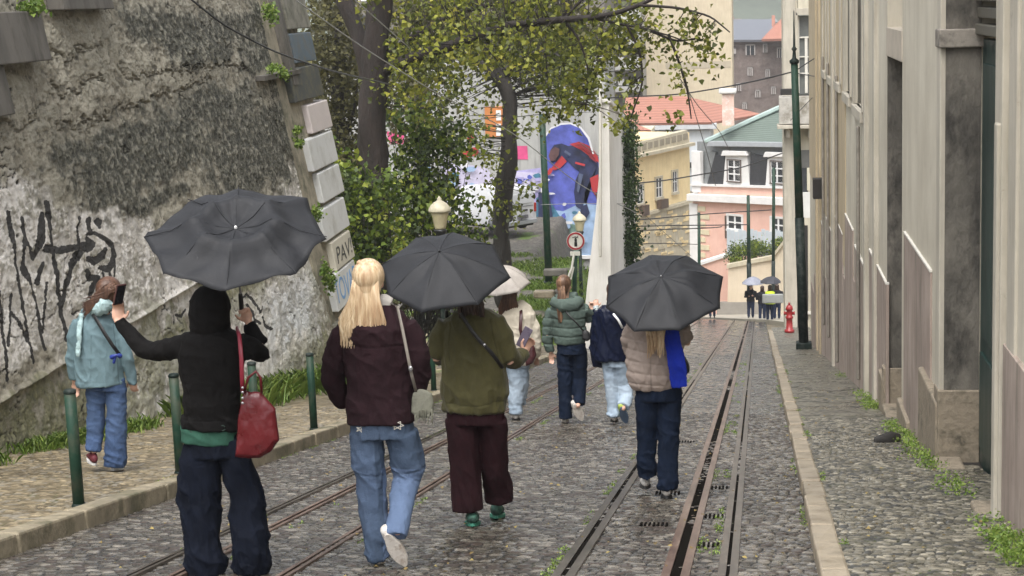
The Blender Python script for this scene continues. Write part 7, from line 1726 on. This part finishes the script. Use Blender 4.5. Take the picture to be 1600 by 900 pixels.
for i in range(110):
    u = rs.random(); a = p.p(165+18*u, 441+rs.random()*10+8*abs(u-.4), -.10); b = p.p(150+16*u+rs.uniform(-3, 3), 462+rs.uniform(-5, 5), -.13); c = p.p(131+20*u*rs.random()+rs.uniform(-4, 4), 490+rs.uniform(-10, 8)-14*u, -.15)
    tube(bm, [a, a.lerp(b, .5)+Vector((-.012, -.01, .012)), b, c], [.007, .010, .010, .003], 5)
bmesh.ops.recalc_face_normals(bm, faces=bm.faces); obj('long_locks', bm, hm_br, p.root, True)
bm = B(); c = p.hc
for i in range(30):
    a = random.uniform(-1, 1); tube(bm, [c+Vector((.05, -.02+a*.04, .04)), c+Vector((.095, -.03+a*.05, -.08)), c+Vector((.09+a*.02, -.04+a*.05, -.22))], [.012, .012, .004], 5)
bmesh.ops.recalc_face_normals(bm, faces=bm.faces); obj('side_locks', bm, hm_br, p.root, True)
p.shoe((148, 727, -.06), (140, 716, .16), 9.5, m_shr, m_win); p.shoe((176, 735, 0), (190, 733, .22), 10, m_shr, m_win)
t = thing('crossbody_bag', 'black crossbody strap with a blue bow over the raincoat', 'bag', tuple(p.p(182, 553, -.25)))
strap('strap', [p.p(142, 488, -.06), p.p(149, 497, -.19), p.p(163, 520, -.235), p.p(176, 540, -.225), p.p(186, 553, -.18)], .017, m_strapb, t)
bm = B(); tube(bm, [p.p(175, 558, -.24), p.p(182, 555, -.255), p.p(187, 556, -.22)], [.022, .012, .024], 8); tube(bm, [p.p(181, 556, -.25), p.p(178, 566, -.24)], [.010, .014], 7); obj('bow', bm, mat('blue_bow', (.015, .035, .22), .5, .2, 9, .1), t, True)

# ---- far group at the bend --------------------------------------------------------------------
def far_person(label, Y, fx, fy, face, coat, legs_, top_h, w=11, vox=.022, hair=hm_dk, armL=None, armR=None, walk=0):
    s = Y/FOC; p = Person(label, Y, (fx, fy), vox); h = 1.68/s                       # pixel height
    X = lambda u: fx+u/s; Z = lambda v: fy-v/s
    p.head(X(0), Z(1.56), 1.0, face); p.neck(X(0), Z(1.42)); w_ = .20/s
    p.torso_body([(X(0), Z(1.40), .12/s, 0), (X(0), Z(1.33), .19/s, 0), (X(0), Z(1.0), .15/s, 0), (X(0), Z(.85), .16/s, 0)])
    AL = armL or [(-.20, 1.34, 0), (-.26, 1.05, 0), (-.10, 1.08, -.22*face*-1)]; AR = armR or [(.20, 1.34, 0), (.26, 1.05, 0), (.12, 1.10, .22*face)]
    for A in (AL, AR): p.arm_body([(X(a[0]), Z(a[1]), a[2]) for a in A], None, Vector((0, 0, 1)), .6)
    for sx in (-1, 1): p.leg_body([(X(sx*.09), Z(.86), 0), (X(sx*.10), Z(.46), .02*face), (X(sx*.10+walk*sx*.02), Z(.09), walk*sx*.12)], (0, face, 0))
    p.finish_body()
    p.garment('trousers', [([(X(0), Z(.98), .15/s, 0), (X(0), Z(.86), .17/s, 0)], .75)]+[([(X(sx*.09), Z(.88), .10/s, 0), (X(sx*.10), Z(.46), .075/s, .01), (X(sx*.10), Z(.10), .065/s, walk*sx*.12)], .9) for sx in (-1, 1)], legs_, .006, vox*.8, 1, 3)
    p.garment('coat', [([(X(0), Z(1.42), .09/s, 0), (X(0), Z(1.36), .19/s, 0), (X(0), Z(1.25), .22/s, 0), (X(0), Z(1.0), .19/s, 0), (X(0), Z(.84), .20/s, 0)], .72)]+[([(X(A[0][0]), Z(A[0][1]), .085/s, A[0][2]), (X(A[1][0]), Z(A[1][1]), .07/s, A[1][2]), (X(A[2][0]), Z(A[2][1]), .05/s, A[2][2])], .95) for A in (AL, AR)], coat, .008, vox*.8, 1, 4)
    p.hair('hair', hair, 1.06, 16, .30 if face < 0 else .22, .10, -.06, 3, r=.02)
    for sx in (-1, 1): p.shoe((X(sx*.10), Z(.02), walk*sx*.12-.05*face), (X(sx*.11), Z(.0), walk*sx*.12+.2*face), .045/s, m_blks, m_blks)
    return p
far_person('distant person in dark coat facing up the street under a grey umbrella', 90, 1173, 498, -1, m_dkc, m_dkj, 0, walk=1)
far_person('distant person in black coat standing just left of the yellow vest', 88, 1191, 502, 1, m_dkc, m_dkj, 0)
q = far_person('distant worker in hi-vis yellow vest by the hydrant under a dark umbrella', 85, 1203, 503, 1, m_dkc, m_dkj, 0)
s = 85/FOC; q.garment('vest', [([(1203, 503-1.42/s, .12/s, 0), (1203, 503-1.36/s, .23/s, 0), (1203, 503-1.0/s, .26/s, 0), (1203, 503-.84/s, .26/s, 0)], .90)], m_hiv, .003, .02, 1, 3)
far_person('distant dark dressed person beside the worker, nearest the hydrant', 87, 1214, 500, 1, m_dkc, m_dkj, 0)
far_person('distant walker of whom only the legs show below the right umbrella', 92, 1113, 497, 1, m_dkc, m_dkj, 0, walk=1)
bm = B(); a = P(1191, 474, 84.5); b = P(1224, 459, 84.5); box(bm, a.x, b.x, 84.4, 84.55, a.z, b.z); o = obj('grey_case', bm, mat('grey_case', (.27, .28, .27), .5, .12, 5, .1)); bevel(o, .06, 3); tag(o, 'long grey carrying case held behind the worker with the yellow vest', 'case')
umb3 = umbmat('grey_cloth', (.26, .27, .32)); umb4 = umbmat('dark_grey_cloth', (.05, .05, .06))
def far_umb(label, cx, cy, rw, rh, hub, Y, m, bottom): return umbrella(label, [(cx+rw*math.cos(R(a)), cy+rh*math.sin(R(a))) for a in range(202, 202-360, -45)], hub, Y, bottom, .7, dome, m, wr=.004, seed=2)
far_umb('distant pale grey umbrella at the bend of the street', 1176, 443, 18, 3.2, (1177, 432), 89.6, umb3, (1176, 470))
far_umb('distant dark umbrella over the yellow vest', 1204, 441, 17.5, 3.6, (1206, 432), 85.2, umb4, (1205, 470))

# ================================================================== RAIN HAZE
hz = bpy.data.materials.new('haze'); hz.use_nodes = True; t_ = hz.node_tree; t_.nodes.clear()
ho = t_.nodes.new('ShaderNodeOutputMaterial'); pv = t_.nodes.new('ShaderNodeVolumePrincipled'); pv.inputs['Color'].default_value = (.93, .95, .97, 1); pv.inputs['Density'].default_value = .0006; pv.inputs['Anisotropy'].default_value = .3
t_.links.new(pv.outputs[0], ho.inputs['Volume'])
bm = B(); box(bm, -300, 300, -6, 960, -170, 108); bmesh.ops.recalc_face_normals(bm, faces=bm.faces); tag(obj('haze', bm, hz), kind='stuff')
